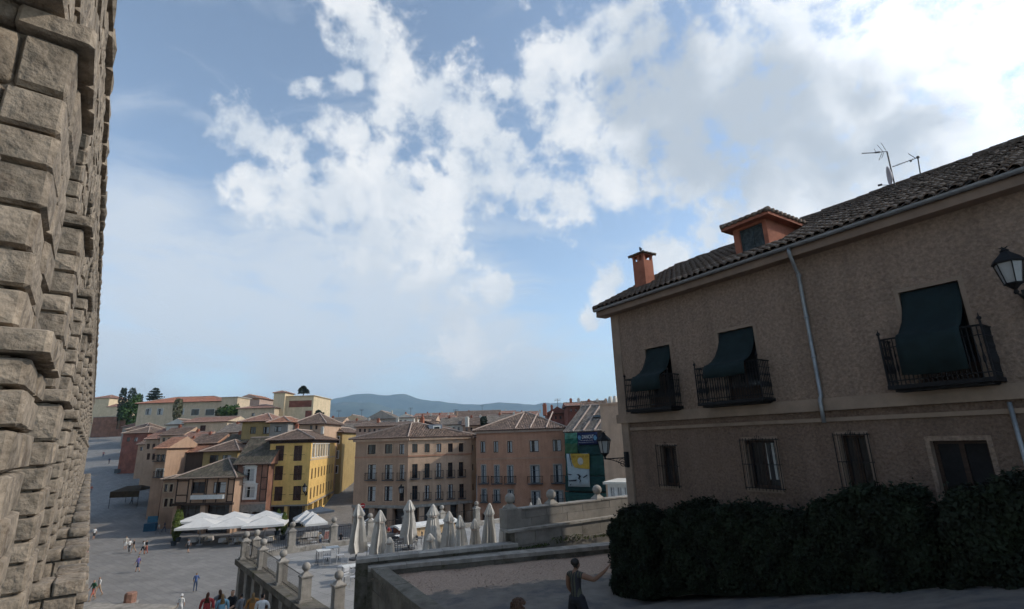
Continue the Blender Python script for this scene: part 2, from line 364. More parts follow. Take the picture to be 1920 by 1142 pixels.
def leaves(name, P, Nrm, size, material, parent, jitter=0.9, aspect=0.55):
    """one leaf-sized quad per point, turned at random round the outward direction"""
    n = len(P); R = RNG.normal(size=(n, 3)); D = Nrm + jitter * R; D /= np.linalg.norm(D, axis=1, keepdims=True) + 1e-9
    T = np.cross(D, RNG.normal(size=(n, 3))); T /= np.linalg.norm(T, axis=1, keepdims=True) + 1e-9; B = np.cross(D, T)
    s = (size * RNG.uniform(0.6, 1.3, n))[:, None]
    V = np.stack([P - T * s, P + B * s * aspect, P + T * s, P - B * s * aspect], 1).reshape(-1, 3)
    return np_mesh(name, V, np.arange(4 * n).reshape(n, 4), material, parent)

# ------------------------------------------------------------------ ground
PLZ = -12.5
def gz(X, Y):
    r = np.clip((Y - 93.0) / 115.0, 0, 1); rise = 19.0 * (r - 0.12 * np.sin(2 * math.pi * r) / (2 * math.pi))
    fall = 45.0 * np.clip((Y - 300.0) / 700.0, 0, 1)
    return PLZ + rise - fall
def make_ground():
    ys = np.concatenate([np.arange(-40, 80, 20), np.arange(80, 230, 6), np.array([240, 270, 300, 400, 600, 1000, 2000, 4000, 8800])])
    xs = np.concatenate([np.array([-8800, -3000, -1000, -500]), np.arange(-300, 301, 50), np.array([500, 1000, 3000, 8800])])
    V = [(x, y, float(gz(x, y))) for y in ys for x in xs]; nx = len(xs)
    F = [(j * nx + i, j * nx + i + 1, (j + 1) * nx + i + 1, (j + 1) * nx + i) for j in range(len(ys) - 1) for i in range(nx - 1)]
    o = np_mesh('ground', V, F, PAVE); tag(o, 'grey paved plaza sloping up into the street beyond', None, None, 'structure')
make_ground()

def make_mountains():
    def ridge(name, prof, Y, depth, material, seed):
        rs = np.random.default_rng(seed)
        px = np.arange(-150, 2050, 6.0); py = np.interp(px, [p[0] for p in prof], [p[1] for p in prof])
        rg = np.zeros_like(px)
        for k, a in ((90, 2.2), (37, 1.9), (15, 1.1), (8, 0.6)):
            rg += a * np.interp(px, np.arange(-960, 2900, k), rs.uniform(-1, 1, len(np.arange(-960, 2900, k))))
        V = []; rows = 15
        for j in range(rows):
            t = j / (rows - 1)
            for i, x in enumerate(px):
                top = ray(x, py[i] + rg[i]) * Y
                base = -33.0
                q = t * 2 - 1; shape = max(0.0, 1 - abs(q)) ** 0.85
                wob = (math.sin(i * 0.21 + j * 1.3 + seed) + math.sin(i * 0.083 + j * 0.7)) * 0.5
                z = base + (top[2] - base) * shape * (1 + 0.09 * wob * (1 - shape) * 2)
                V.append((top[0] + wob * 60 * (1 - shape), Y + q * depth + 90 * wob * (1 - shape), z))
        n = len(px)
        F = [(j * n + i, j * n + i + 1, (j + 1) * n + i + 1, (j + 1) * n + i) for j in range(rows - 1) for i in range(n - 1)]
        o = np_mesh(name, V, F, material, None, True); tag(o, None, None, None, 'structure'); return o
    far = [(-900, 760), (0, 755), (300, 770), (480, 772), (560, 766), (600, 754), (640, 744), (668, 739), (700, 738), (730, 743), (760, 741), (790, 750), (830, 756), (870, 758), (905, 756), (935, 752), (970, 756), (1000, 758), (1060, 757), (1150, 752), (1400, 735), (2000, 740), (2800, 760)]
    near = [(-900, 790), (300, 790), (480, 776), (560, 764), (640, 753), (700, 757), (760, 770), (840, 779), (1000, 778), (1100, 772), (1300, 765), (2800, 780)]
    MT = mat('mountain_scrub', (0.06, 0.075, 0.055), 0.95, 0.4, 0.0035, 0, 1, 8, spot=((0.13, 0.12, 0.10), 0.006, 0.56), coord='World')
    ridge('mountains', far, 7200.0, 1100.0, MT, 3)
    ridge('hills', near, 5200.0, 800.0, MT, 11)
make_mountains()

# ------------------------------------------------------------------ aqueduct
AQ = math.radians(-39.0); DR = np.array([math.sin(AQ), math.cos(AQ), 0]); LT = np.array([-math.cos(AQ), math.sin(AQ), 0])
AQROT = math.atan2(DR[1], DR[0])
def AP(s, d, z): return DR * s + LT * d + np.array([0, 0, z])
def stone_variants():
    out = []
    for k in range(8):
        bm = bmesh.new(); bmesh.ops.create_cube(bm, size=1.0)
        bmesh.ops.bevel(bm, geom=bm.edges[:] + bm.verts[:], offset=0.055 + 0.03 * random.random(), segments=1, profile=0.6, affect='EDGES')
        for v in bm.verts:
            v.co += Vector((random.uniform(-1, 1), random.uniform(-1, 1), random.uniform(-1, 1))) * 0.018
        big = [f for f in bm.faces if f.calc_area() > .4]; r_ = bmesh.ops.poke(bm, faces=big)
        for v in r_['verts']: v.co *= random.uniform(.97, 1.09)
        bmesh.ops.triangulate(bm, faces=bm.faces[:])
        me = bpy.data.meshes.new('stone'); bm.to_mesh(me); bm.free()
        me.materials.append(GRANITE)
        V = np.empty(len(me.vertices) * 3); me.vertices.foreach_get('co', V); V = V.reshape(-1, 3)
        F = np.array([tuple(p.vertices) for p in me.polygons]); out.append((me, V, F))
    return out
STV = stone_variants()
def hexmap(V, C):
    """map unit cube coords (-.5..+.5) into the hexahedron C[8] (bottom 4 then top 4, x fastest ccw)"""
    t = V + 0.5; x, y, z = t[:, :1], t[:, 1:2], t[:, 2:]
    return ((1 - z) * ((1 - y) * ((1 - x) * C[0] + x * C[1]) + y * ((1 - x) * C[3] + x * C[2])) + z * ((1 - y) * ((1 - x) * C[4] + x * C[5]) + y * ((1 - x) * C[7] + x * C[6])))

def make_aqueduct():
    root = thing('aqueduct', 'towering Roman aqueduct of worn granite blocks with piers and arches', 'aqueduct', AP(20, 1.0, PLZ))
    boxes = []      # (s0,s1,d0,d1,z0,z1, front?)
    hexes = []
    PITCH_, PW = 6.9, 2.4; first = 9.9 - PW - 6.9
    NP = 19
    stages = [(-14.0, -8.4, -0.85, 3.6, 0.30), (-7.95, -4.0, -0.25, 3.3, 0.15), (-3.55, 1.05, 0.66, 2.9, 0.0), (1.35, 5.0, 0.84, 2.9, -0.06)]
    core = MB(); rr = random.Random(5)
    def course_split(a, b, n):
        cuts = [a] + sorted(a + (b - a) * (i + rr.uniform(-0.22, 0.22)) / n for i in range(1, n)) + [b]
        return list(zip(cuts[:-1], cuts[1:]))
    for k in range(NP):
        s0 = first + k * PITCH_; s1 = s0 + PW; gnd = float(gz(0, AP(s0, 0, 0)[1]))
        for (za, zb, d0, d1, wx) in stages:
            z = za
            while z < zb - 0.05:
                h = min(rr.uniform(0.40, 0.56), zb - z)
                if zb - (z + h) < 0.3: h = zb - z
                if z + h > gnd - 0.2:
                    fd = d0 + rr.uniform(0.5, .85)
                    for (a, b) in course_split(s0 - wx, s1 + wx, 2):
                        boxes.append((a, b, d0 + rr.uniform(-.025, .025), fd, z, z + h, True))
                    fm = fd + rr.uniform(.7, 1.0); boxes.append((s0 - wx + rr.uniform(-.03, .03), s0 - wx + 1.2, fd + .02, fm, z, z + h, False)); boxes.append((s0 - wx, s0 - wx + 1.2, fm + .02, d1, z, z + h, False))
                z += h
            core.obox(AP(s0 - wx + .12, d0 + .18, za), DR * (PW + 2 * wx - .24), LT * (d1 - d0 - .3), (0, 0, zb - za))
            # projecting cornice on top of the stage
            for (a, b) in course_split(s0 - wx - 0.10, s1 + wx + 0.10, 3):
                boxes.append((a, b, d0 - 0.14, d0 + .6, zb, zb + 0.45 if zb < 0 else zb + .30, True))
            boxes.append((s0 - wx - 0.10, s0 + 0.9, d0 + .62, d1 + .1, zb, zb + 0.45 if zb < 0 else zb + .30, False))
    def tier(zs, r, hw, d0, d1, thick, ztop, nv, crs):
        """one row of arches: pier centres every PITCH_, springing zs, clear radius r, voussoirs thick, filled up to ztop"""
        for k in range(NP - 1):
            c = first + k * PITCH_ + PW / 2 + PITCH_ / 2
            if c < 7: continue
            for i in range(nv):
                a0 = math.pi * i / nv; a1 = math.pi * (i + 1) / nv; g = 0.006
                ext = thick * rr.uniform(0.9, 1.25)
                for (da, db, fr) in ((d0 + rr.uniform(-.03, .03), d0 + .55, True), (d0 + .57, d0 + 1.15, False), (d0 + 1.17, d1, False)):
                    def P(a, rad, d): return AP(c - rad * math.cos(a), d, zs + rad * math.sin(a))
                    C = [P(a0 + g, r, da), P(a1 - g, r, da), P(a1 - g, r, db), P(a0 + g, r, db), P(a0 + g, r + ext, da), P(a1 - g, r + ext, da), P(a1 - g, r + ext, db), P(a0 + g, r + ext, db)]
                    hexes.append((C, fr))
        for k in range(NP):
            c0 = first + k * PITCH_ + PW / 2
            z = zs
            while z < ztop - .05:
                h = min(rr.uniform(*crs), ztop - z)
                if ztop - (z + h) < 0.28: h = ztop - z
                zm = z + h / 2 - zs; R = r + thick * 0.85
                half = PITCH_ / 2 if zm >= R else PITCH_ / 2 - math.sqrt(max(0, R * R - zm * zm))
                half = max(half, 0.35); hl, hr = half, half
                if k == 0: hr = PITCH_ / 2
                if k == 1: hl = PITCH_ / 2
                nb = max(3, round((hl + hr) / .85)); dc = rr.uniform(-.02, .02)
                for (a, b) in course_split(c0 - hl, c0 + hr, nb):
                    boxes.append((a, b, d0 + dc + rr.uniform(-.014, .014), d0 + 1.1, z, z + h, True))
                core.obox(AP(c0 - hl + .1, d0 + .25, z), DR * (hl + hr - .2), LT * (d1 - d0 - .35), (0, 0, h))
                z += h
    tier(5.30, 2.25, 1.2, 1.05, 2.9, 0.80, 9.2, 19, (0.36, 0.55))
    for k in range(NP * 5):       # string course
        a = first + k * PITCH_ / 5; boxes.append((a, a + PITCH_ / 5, 0.94 + rr.uniform(-.02, .02), 2.8, 9.2, 9.5, True))
    for k in range(NP):           # upper piers
        s0 = first + k * PITCH_ + 0.2; z = 9.5
        while z < 11.55:
            h = min(rr.uniform(.45, .6), 11.6 - z)
            if 11.6 - z - h < .25: h = 11.6 - z
            for (a, b) in course_split(s0, s0 + 2.0, 2): boxes.append((a, b, 1.70 + rr.uniform(-.03, .03), 2.6, z, z + h, True))
            z += h
        boxes.append((s0 - .12, s0 + 2.12, 1.60, 2.7, 11.6, 11.9, True))
        core.obox(AP(s0 + .1, 1.9, 9.5), DR * 1.8, LT * 1.1, (0, 0, 2.4))
    tier(11.9, 2.35, 1.0, 1.75, 3.2, 0.6, 15.3, 19, (0.36, 0.52))
    for k in range(NP * 6):
        a = first + k * PITCH_ / 6; boxes.append((a, a + PITCH_ / 6, 1.66 + rr.uniform(-.02, .02), 3.3, 15.3, 15.6, True)); boxes.append((a, a + PITCH_ / 6, 1.80 + rr.uniform(-.04, .04), 3.1, 15.6, 16.1, True))
    core.build('core', GRANITE, root)
    # every block: nearest in view become their own stones, the rest one mass
    def seen(c):
        q = np.asarray(c)
        if q @ DR < 4: return 0
        x, y = proj(q)
        return 1.0 / (q @ q) if -60 < x < 260 and -60 < y < 1200 else 0
    cand = []
    for i, b in enumerate(boxes):
        c = AP((b[0] + b[1]) / 2, b[2], (b[4] + b[5]) / 2); sc = seen(c) if b[6] else 0
        if b[4] < gz(0, c[1]) - 0.3: sc = 0
        # hidden behind the pier in front unless it stands on the visible edge
        cand.append((sc * (b[1] - b[0]) * (b[5] - b[4]), 'b', i))
    for i, (C, fr) in enumerate(hexes):
        c = sum(C) / 8; cand.append((seen(c) * 0.5 if fr else 0, 'h', i))
    cand.sort(key=lambda t: -t[0]); own = {(t[1], t[2]) for t in cand[:300] if t[0] > 0}
    VV, FF, nb = [], [], 0; org = origin(root)
    for i, b in enumerate(boxes):
        me, V, F = STV[(i * 7 + 3) % 8]
        sx, sy, sz = b[1] - b[0] - .02, b[3] - b[2], b[5] - b[4] - .034
        cen = AP((b[0] + b[1]) / 2, (b[2] + b[3]) / 2, (b[4] + b[5]) / 2)
        if ('b', i) in own:
            o = lk('stone', me, root, tuple(cen - org)); o.rotation_euler = (0, 0, AQROT); o.scale = (sx, sy, sz)
        else:
            W = cen + V[:, :1] * sx * DR + V[:, 1:2] * sy * LT + V[:, 2:] * np.array([0, 0, sz]); VV.append(W); FF.append(F + nb); nb += len(V)
    for i, (C, fr) in enumerate(hexes):
        me, V, F = STV[(i * 5 + 1) % 8]; W = hexmap(V, C)
        if ('h', i) in own:
            m2 = me.copy(); m2.vertices.foreach_set('co', (W - org).astype(np.float32).ravel()); m2.update(); lk('voussoir', m2, root)
        else: VV.append(W); FF.append(F + nb); nb += len(V)
    o = np_mesh('stonework', np.concatenate(VV), np.concatenate(FF), GRANITE, root, False); o['kind'] = 'stuff'
make_aqueduct()

# ------------------------------------------------------------------ near house (facade runs away to the far corner)
HA = math.radians(-33.4); HD = np.array([math.sin(HA), math.cos(HA), 0]); HN = np.array([-math.cos(HA), math.sin(HA), 0])   # HN points out of the facade
HC = ray(1154, 697) * 20.0; HC = np.array([HC[0], HC[1], 0.0])
def HP(u, k, z): return HC - HD * u - HN * k + np.array([0, 0, z])      # u towards the camera along the facade, k into the house
HROT = math.atan2(-HD[1], -HD[0])
def hpix(x, y, out=0.0):
    r = ray(x, y); t = ((HC + HN * out) @ HN) / (r @ HN); p = r * t
    return float((p - HC) @ (-HD)), float(p[2])

def grid_wall(mb, P, u0, u1, z0, z1, holes, recess, m=0, mr=0):
    """wall sheet with real openings; P(u, k, z) places a point, k into the wall"""
    us = sorted({u0, u1, *[h[0] for h in holes], *[h[1] for h in holes]}); zs = sorted({z0, z1, *[h[2] for h in holes], *[h[3] for h in holes]})
    us = [u for u in us if u0 - 1e-6 <= u <= u1 + 1e-6]; zs = [z for z in zs if z0 - 1e-6 <= z <= z1 + 1e-6]
    for a, b in zip(us[:-1], us[1:]):
        for c, d in zip(zs[:-1], zs[1:]):
            um, zm = (a + b) / 2, (c + d) / 2
            if any(h[0] < um < h[1] and h[2] < zm < h[3] for h in holes): continue
            mb.poly([P(a, 0, c), P(b, 0, c), P(b, 0, d), P(a, 0, d)], m)
    for h in holes:
        a, b, c, d = h[:4]; r = recess
        mb.poly([P(a, 0, c), P(a, 0, d), P(a, r, d), P(a, r, c)], mr); mb.poly([P(b, 0, d), P(b, 0, c), P(b, r, c), P(b, r, d)], mr)
        mb.poly([P(a, 0, d), P(b, 0, d), P(b, r, d), P(a, r, d)], mr); mb.poly([P(b, 0, c), P(a, 0, c), P(a, r, c), P(b, r, c)], mr)

def fbox(mb, P, u0, u1, k0, k1, z0, z1, m=0):
    o = P(u0, k0, z0); return mb.obox(o, P(u1, k0, z0) - o, P(u0, k1, z0) - o, P(u0, k0, z1) - o, m)

def make_house():
    root = thing('stucco_house', 'brown rough-stuccoed two-storey house with green awnings and tiled roof behind the hedges', 'house', HP(6, 5, -5.5))
    U1, DEP = 15.5, 10.0
    up = [(1.62, 2.76, 0.88, 3.11), (4.72, 5.94, 0.88, 3.13), (9.75, 10.90, 0.88, 3.16)]
    lo = [(1.80, 2.46, -1.66, -0.36), (5.08, 6.02, -1.56, -0.22), (7.76, 8.36, -1.42, -0.14), (9.66, 10.66, -3.4, -0.30)]
    mb = MB(); grid_wall(mb, HP, 0.42, U1, 0.82, 4.75, up, 0.30, 0, 1); mb.build('upper_wall', [STUCCO, SMOOTHBAND], root)
    L = lambda u, k, z: HP(u, k + 0.06, z)
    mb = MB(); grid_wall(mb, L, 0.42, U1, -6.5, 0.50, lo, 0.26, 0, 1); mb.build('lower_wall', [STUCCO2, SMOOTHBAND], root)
    mb = MB()
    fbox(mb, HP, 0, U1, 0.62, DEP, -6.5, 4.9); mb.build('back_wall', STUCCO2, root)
    g = MB(); pk = 5.0 * 0.5 + 5.05
    g.poly([HP(0.003, 0, 4.7), HP(0.003, DEP, 4.7), HP(0.003, DEP / 2, pk - .1)]); g.poly([HP(U1, 0, 4.7), HP(U1, DEP / 2, pk - .1), HP(U1, DEP, 4.7)]); g.build('gable', STUCCO, root)
    mb = MB(); fbox(mb, HP, 0, 0.42, -0.03, 0.62, 0.82, 4.75); mb.build('upper_corner_strip', SMOOTHBAND, root)
    mb = MB(); fbox(mb, HP, 0.1, 0.45, -0.02, 0.62, -6.5, 0.50); mb.build('lower_corner_strip', SMOOTHBAND, root)
    mb = MB(); fbox(mb, HP, -0.06, U1, -0.10, 0.3, 0.50, 0.82); mb.build('band_course', SMOOTHBAND, root)
    mb = MB(); fbox(mb, HP, 0.5, U1, -0.012, 0.12, 0.22, 0.32); mb.build('string_moulding', SMOOTHBAND, root)
    # boxed eaves
    mb = MB(); fbox(mb, HP, -0.42, U1, -0.40, 0.1, 4.73, 4.98); mb.build('eaves_fascia', FASCIA, root)
    # gutter: half round with sleeves
    mb = MB()
    for j in range(int((U1 + .5) / 1.05)):
        a = -0.45 + j * 1.05; r = 0.085
        ring = [(-0.47 + r * math.cos(t), 5.03 + r * math.sin(t)) for t in np.linspace(math.pi, 2 * math.pi, 7)]
        for (k0, z0), (k1, z1) in zip(ring[:-1], ring[1:]): mb.poly([HP(a, k0, z0), HP(a + 1.05, k0, z0), HP(a + 1.05, k1, z1), HP(a, k1, z1)])
        for (k0, z0), (k1, z1) in zip(ring[:-1], ring[1:]):
            q = 1.12
            f = lambda k, z: (-0.47 + (k + .47) * q, 5.03 + (z - 5.03) * q)
            mb.poly([HP(a, *f(k0, z0)), HP(a + .07, *f(k0, z0)), HP(a + .07, *f(k1, z1)), HP(a, *f(k1, z1))])
    mb.build('gutter', ZINC, root)
    mb = MB(); mb.tube([HP(7.62, -0.47, 4.98), HP(7.62, -0.47, 4.80), HP(7.58, -0.2, 4.42), HP(7.57, -0.08, 4.28), HP(7.57, -0.08, 0.9), HP(7.57, -0.17, 0.78), HP(7.57, -0.17, 0.2)], 0.05, 8)
    for z in (4.2, 3.0, 1.9): mb.tube([HP(7.57, -0.08, z), HP(7.57, -0.08, z + .06)], 0.062, 8)
    mb.build('downpipe', ZINC, root, True)
    mb = MB(); mb.tube([HP(11.2, -0.06, 0.45), HP(11.2, -0.06, -1.0), HP(11.25, -.06, -3.2)], 0.04, 8); mb.build('downpipe', ZINC, root, True)
    # windows and balcony doors
    for i, (a, b, c, d) in enumerate(up):
        mb = MB(); t = 0.09
        for (x0, x1, z0, z1) in ((a - t, b + t, d, d + t), (a - t, a, c, d), (b, b + t, c, d)): fbox(mb, HP, x0, x1, -0.012, 0.05, z0, z1)
        mb.build('door_surround', SMOOTHBAND, root)
        mb = MB(); fbox(mb, HP, a, b, 0.24, 0.29, c, d); w = mb.build('balcony_door', WOODDARK, root)
        mb = MB()
        for (x0, x1) in ((a + .1, (a + b) / 2 - .05), ((a + b) / 2 + .05, b - .1)): fbox(mb, HP, x0, x1, 0.225, 0.238, c + .5, d - .12)
        mb.build('pane', GLASS, w)
        # balcony
        bl, br, out = a - (0.62 if i < 2 else 0.42), b + (0.30 if i == 0 else 0.35), 0.62
        bal = None
        mb = MB(); fbox(mb, HP, bl, br, -out, -0.002, 0.86, 0.95); fbox(mb, HP, bl + .1, br - .1, -out + .12, -0.003, 0.80, 0.86); bal = mb.build('balcony', IRON, root)
        mb = MB(); zr = 2.02
        for z, rr_ in ((zr, 0.022), (1.82, 0.012), (1.05, 0.014)):
            mb.tube([HP(bl + .03, -0.02, z), HP(bl + .03, -out + .03, z), HP(br - .03, -out + .03, z), HP(br - .03, -0.02, z)], rr_, 5)
        for (u, k) in ((bl + .03, -out + .03), (br - .03, -out + .03)):
            mb.tube([HP(u, k, 0.95), HP(u, k, 2.12)], 0.022, 6); mb.sphere(HP(u, k, 2.16), 0.045, 8); mb.tube([HP(u, k, 2.18), HP(u, k, 2.28)], [0.02, 0.003], 5)
        ral = mb.build('railing', IRON, bal)
        base = None
        us = [('f', u) for u in np.arange(bl + .11, br - .06, 0.085)] + [('l', k) for k in np.arange(0.08, out - .06, 0.085)] + [('r', k) for k in np.arange(0.08, out - .06, 0.085)]
        for (sd, v) in us:
            p = HP(v, -out + .03, 1.05) if sd == 'f' else HP(bl + .03, -v, 1.05) if sd == 'l' else HP(br - .03, -v, 1.05)
            if base is None:
                q = MB(); q.lathe([(.012, -.1), (.012, .18), (.026, .24), (.030, .30), (.016, .38), (.012, .5), (.022, .56), (.012, .62), (.012, .97)], 5)
                base = q.build('baluster', IRON, ral, local=True); o = base
            else: o = lk('baluster', base.data, ral)
            o.location = tuple(p - origin(root))
        # awning hung from the lintel and thrown over the rail
        mb = MB(); a2, b2 = a + 0.02, b - 0.02
        prof = [(0.06, d - 0.02), (0.01, d - 0.28), (-0.07, d - 0.52), (-0.18, d - 0.74), (-0.33, d - 0.90), (-0.50, 2.10), (-0.64, 2.06), (-0.70, 1.98), (-0.72, 1.80), (-0.70, (1.55, 1.62, 1.15)[i])]
        if i == 1: prof = [(0.06, d - 0.02), (0.0, d - 0.30), (-0.09, d - 0.55), (-0.22, d - 0.78), (-0.40, d - 0.95), (-0.58, 2.08), (-0.70, 2.04), (-0.76, 1.92), (-0.77, 1.66)]
        nu = 10; flare = 0.20 if i < 2 else 0.06
        V = []; F = []
        for j, (k, z) in enumerate(prof):
            tt = j / (len(prof) - 1)
            for q in range(nu + 1):
                s = q / nu; u = a2 - flare * tt * 1.1 + (b2 - a2 + flare * tt * 1.2) * s
                V.append(HP(u, k + 0.008 * math.sin(q * 1.9 + j), z - 0.03 * math.sin(math.pi * s) * tt + 0.008 * math.sin(q * 2.3)))
        for j in range(len(prof) - 1):
            for q in range(nu): x = j * (nu + 1) + q; F.append((x, x + 1, x + nu + 2, x + nu + 1))
        mb.add(V, F); aw = mb.build('awning', AWN, root, True); sm = aw.modifiers.new('thick', 'SOLIDIFY'); sm.thickness = 0.012
    for i, (a, b, c, d) in enumerate(lo):
        mb = MB(); t = 0.085
        for (x0, x1, z0, z1) in ((a - t, b + t, d, d + t * 1.2), (a - t, a, c, d), (b, b + t, c, d)): fbox(mb, L, x0, x1, -0.02, 0.05, z0, z1)
        if i < 3: fbox(mb, L, a - t, b + t, -0.06, 0.05, c - .09, c)
        mb.build('window_surround', FASCIA if i < 3 else STUCCO, root)
        mb = MB(); mid = (a + b) / 2
        for (x0, x1, z0, z1) in ((a, b, d - .07, d), (a, b, c, c + .08), (a, a + .07, c, d), (b - .07, b, c, d), (mid - .045, mid + .045, c, d)): fbox(mb, L, x0, x1, 0.18, 0.24, z0, z1)
        w = mb.build('door' if i == 3 else 'window', WOODDARK, root)
        mb = MB(); fbox(mb, L, a + .05, b - .05, 0.215, 0.235, c + .05, d - .05); mb.build('pane' if i < 3 else 'door_panel', GLASS if i < 3 else IRON, w)
        if i == 1:
            mb = MB()
            for x0 in (mid - .02, mid + .22): fbox(mb, L, x0, x0 + .10, 0.2, 0.212, c + .25, d - .08)
            mb.build('curtain', CURTAIN, w)
        # wrought iron grille
        if i < 3:
            mb = MB(); q = 0.10
            for z in (c + .02, (c + d) / 2, d + .02): mb.tube([L(a - .1, 0, z), L(a - .1, -q, z), L(b + .1, -q, z), L(b + .1, 0, z)], 0.012, 5)
            for u in (a - .1, b + .1): mb.tube([L(u, -q, c - .04), L(u, -q, d + .06)], 0.013, 5)
            for s in np.linspace(-.2, .2, 7): mb.tube([L(mid + s * (b - a), -q, d + .02), L(mid + s * .9 * (b - a), -q, d + .10 + .05 * math.cos(s * 14))], 0.008, 4)
            gr = mb.build('window_grille', IRON, w); bb = None
            for u in np.arange(a - .1, b + .11, 0.105):
                if bb is None:
                    z = MB(); z.tube([(0, 0, 0), (0, 0, d - c + .12)], 0.009, 5); bb = z.build('bar', IRON, gr, local=True); o = bb
                else: o = lk('bar', bb.data, gr)
                o.location = tuple(L(u, -q, c - .05) - origin(root))
    # roof sheet
    PT = 0.5
    def RP(u, k, lift=0.0): return HP(u, k, 5.05 + PT * (k + 0.47) + lift)
    mb = MB()
    mb.poly([RP(-.42, -.47), RP(U1, -.47), RP(U1, 5.0), RP(-.42, 5.0)]); zz = 5.05 + PT * 5.47
    mb.poly([HP(-.42, 5.0, zz), HP(U1, 5.0, zz), HP(U1, 10.4, 5.05), HP(-.42, 10.4, 5.05)])
    mb.poly([RP(-.42, -.47, -.12), RP(-.42, 5.0, -.12), RP(U1, 5.0, -.12), RP(U1, -.47, -.12)])
    mb.poly([RP(-.42, -.47, -.12), RP(-.42, -.47), RP(-.42, 5.0), RP(-.42, 5.0, -.12)])
    roof = mb.build('roof', TERRA, root)
    # canal tiles
    tm = []
    for v in range(5):
        V = []; F = []; nseg = 6; rr_ = random.Random(v)
        for j, (y, r) in enumerate(((0, 0.115), (0.46, 0.085))):
            for q in range(nseg + 1):
                t = math.pi * q / nseg; V.append((r * math.cos(t) + rr_.uniform(-.006, .006), y, r * math.sin(t) * 0.9 + 0.02 + rr_.uniform(-.006, .006)))
        for q in range(nseg): F.append((q, q + 1, q + nseg + 2, q + nseg + 1))
        V += [(x * 0.84, y, z * 0.84 - .004) for (x, y, z) in V[:nseg + 1]]
        for q in range(nseg): F.append((q + 1, q, 2 * nseg + 2 + q, 2 * nseg + 3 + q))
        me = bpy.data.meshes.new('tile'); me.from_pydata(V, [], F); me.materials.append(TERRA); me.polygons.foreach_set('use_smooth', [True] * len(F)); me.update(); tm.append(me)
    tl = math.hypot(1, PT); ex = -HD; ey = -HN / tl + np.array([0, 0, PT / tl]); ez = np.cross(ex, ey); R = np.array([ex, ey, ez]).T
    rr_ = random.Random(9); TL = []
    cols = np.arange(-0.36, U1, 0.245); rows = np.arange(0.0, 5.35 * tl, 0.36)
    for ci, u in enumerate(cols):
        for ri, v in enumerate(rows):
            k = -0.47 + v / tl - .02
            if 5.20 < u < 6.85 and 0.72 < k < 2.6: continue
            if 0.0 < u < 0.95 and 1.35 < k < 1.95: continue
            p = RP(u + rr_.uniform(-.02, .02), k, 0.0)
            M = np.eye(4); th = rr_.uniform(-.07, .07); Rz = np.array([[math.cos(th), -math.sin(th), 0], [math.sin(th), math.cos(th), 0], [0, 0, 1]])
            tx = rr_.uniform(0.02, 0.07); Rx = np.array([[1, 0, 0], [0, math.cos(tx), math.sin(tx)], [0, -math.sin(tx), math.cos(tx)]])
            M[:3, :3] = R @ Rz @ Rx; M[:3, 3] = p + ez * 0.015
            x, y = proj(p); vis = 1.0 / (p @ p) if (-20 < x < 1960 and y > -30) else 0
            TL.append((vis, rr_.randrange(5), M))
    TL.sort(key=lambda t: -t[0]); VV, FF, nb = [], [], 0
    for i, (vis, vi, M) in enumerate(TL):
        me = tm[vi]
        if i < 300:
            o = lk('tile', me, roof); M2 = M.copy(); M2[:3, 3] -= origin(root); o.matrix_local = Matrix(M2.tolist())
        else:
            V = np.array([v.co[:] for v in me.vertices]); F = np.array([tuple(p.vertices) for p in me.polygons]); VV.append(V @ M[:3, :3].T + M[:3, 3]); FF.append(F + nb); nb += len(V)
    o = np_mesh('tiles', np.concatenate(VV), np.concatenate(FF), TERRA, roof, True); o['kind'] = 'stuff'
    mb = MB()
    for j in range(int((U1 + .4) / .4)):
        u = -0.42 + j * .4; dz = rr_.uniform(-.02, .02); mb.tube([HP(u, 5.0, zz + .02 + dz), HP(u + .46, 5.0, zz + .02 + dz)], [0.15, 0.13], 8)
    mb.build('ridge_tiles', TERRA, roof, True, kind='stuff')
    mb = MB()                        # verge tiles at the far gable
    for j in range(15):
        v = j * .4; k = -0.47 + v / tl; p = RP(-.44, k, .05); q = RP(-.44, k + .44 / tl, .03); mb.tube([p, q], [0.115, 0.095], 8)
    mb.build('verge_tiles', TERRA, roof, True, kind='stuff')
    # dormer
    mb = MB(); du0, du1, dk, dz0, dz1 = 5.28, 6.45, 0.80, 5.45, 6.66
    P = lambda u, k, z: HP(u, dk + k, z)
    wd = (du0 + .20, du1 - .14, dz0 + .28, dz1 - .10)
    grid_wall(mb, P, du0, du1, dz0, dz1, [wd], 0.15)
    mb.poly([HP(du1, dk, dz0), HP(du1, 3.0, dz0 + 1.1), HP(du1, 3.0, dz1), HP(du1, dk, dz1)]); mb.poly([HP(du0, dk, dz0), HP(du0, dk, dz1), HP(du0, 3.0, dz1), HP(du0, 3.0, dz0 + 1.1)])
    dm = mb.build('dormer', BRICKRED, root)
    mb = MB(); a, b, c, d = wd; mid = (a + b) / 2
    for (x0, x1, z0, z1) in ((a, b, d - .05, d), (a, b, c, c + .05), (a, a + .05, c, d), (b - .05, b, c, d), (mid - .03, mid + .03, c, d)): fbox(mb, P, x0, x1, 0.08, 0.13, z0, z1)
    fbox(mb, P, a, b, 0.12, 0.14, c, d); mb.build('dormer_window', mat('old_blue_paint', (0.06, 0.075, 0.08), 0.8, 0.5, 9.0), dm)
    mb = MB(); o_ = 0.26; e0, e1, kf, kb = du0 - o_, du1 + o_, dk - o_, 3.3
    fbox(mb, HP, e0, e1, kf, kb, dz1 - .02, dz1 + .09); mb.build('dormer_eaves', BRICKRED, dm)
    mb = MB(); zt = dz1 + .10; zr = zt + .34; um = (e0 + e1) / 2; hk = (e1 - e0) / 2
    def tq(pts, uvs): mb.poly(pts, 0, uvs)
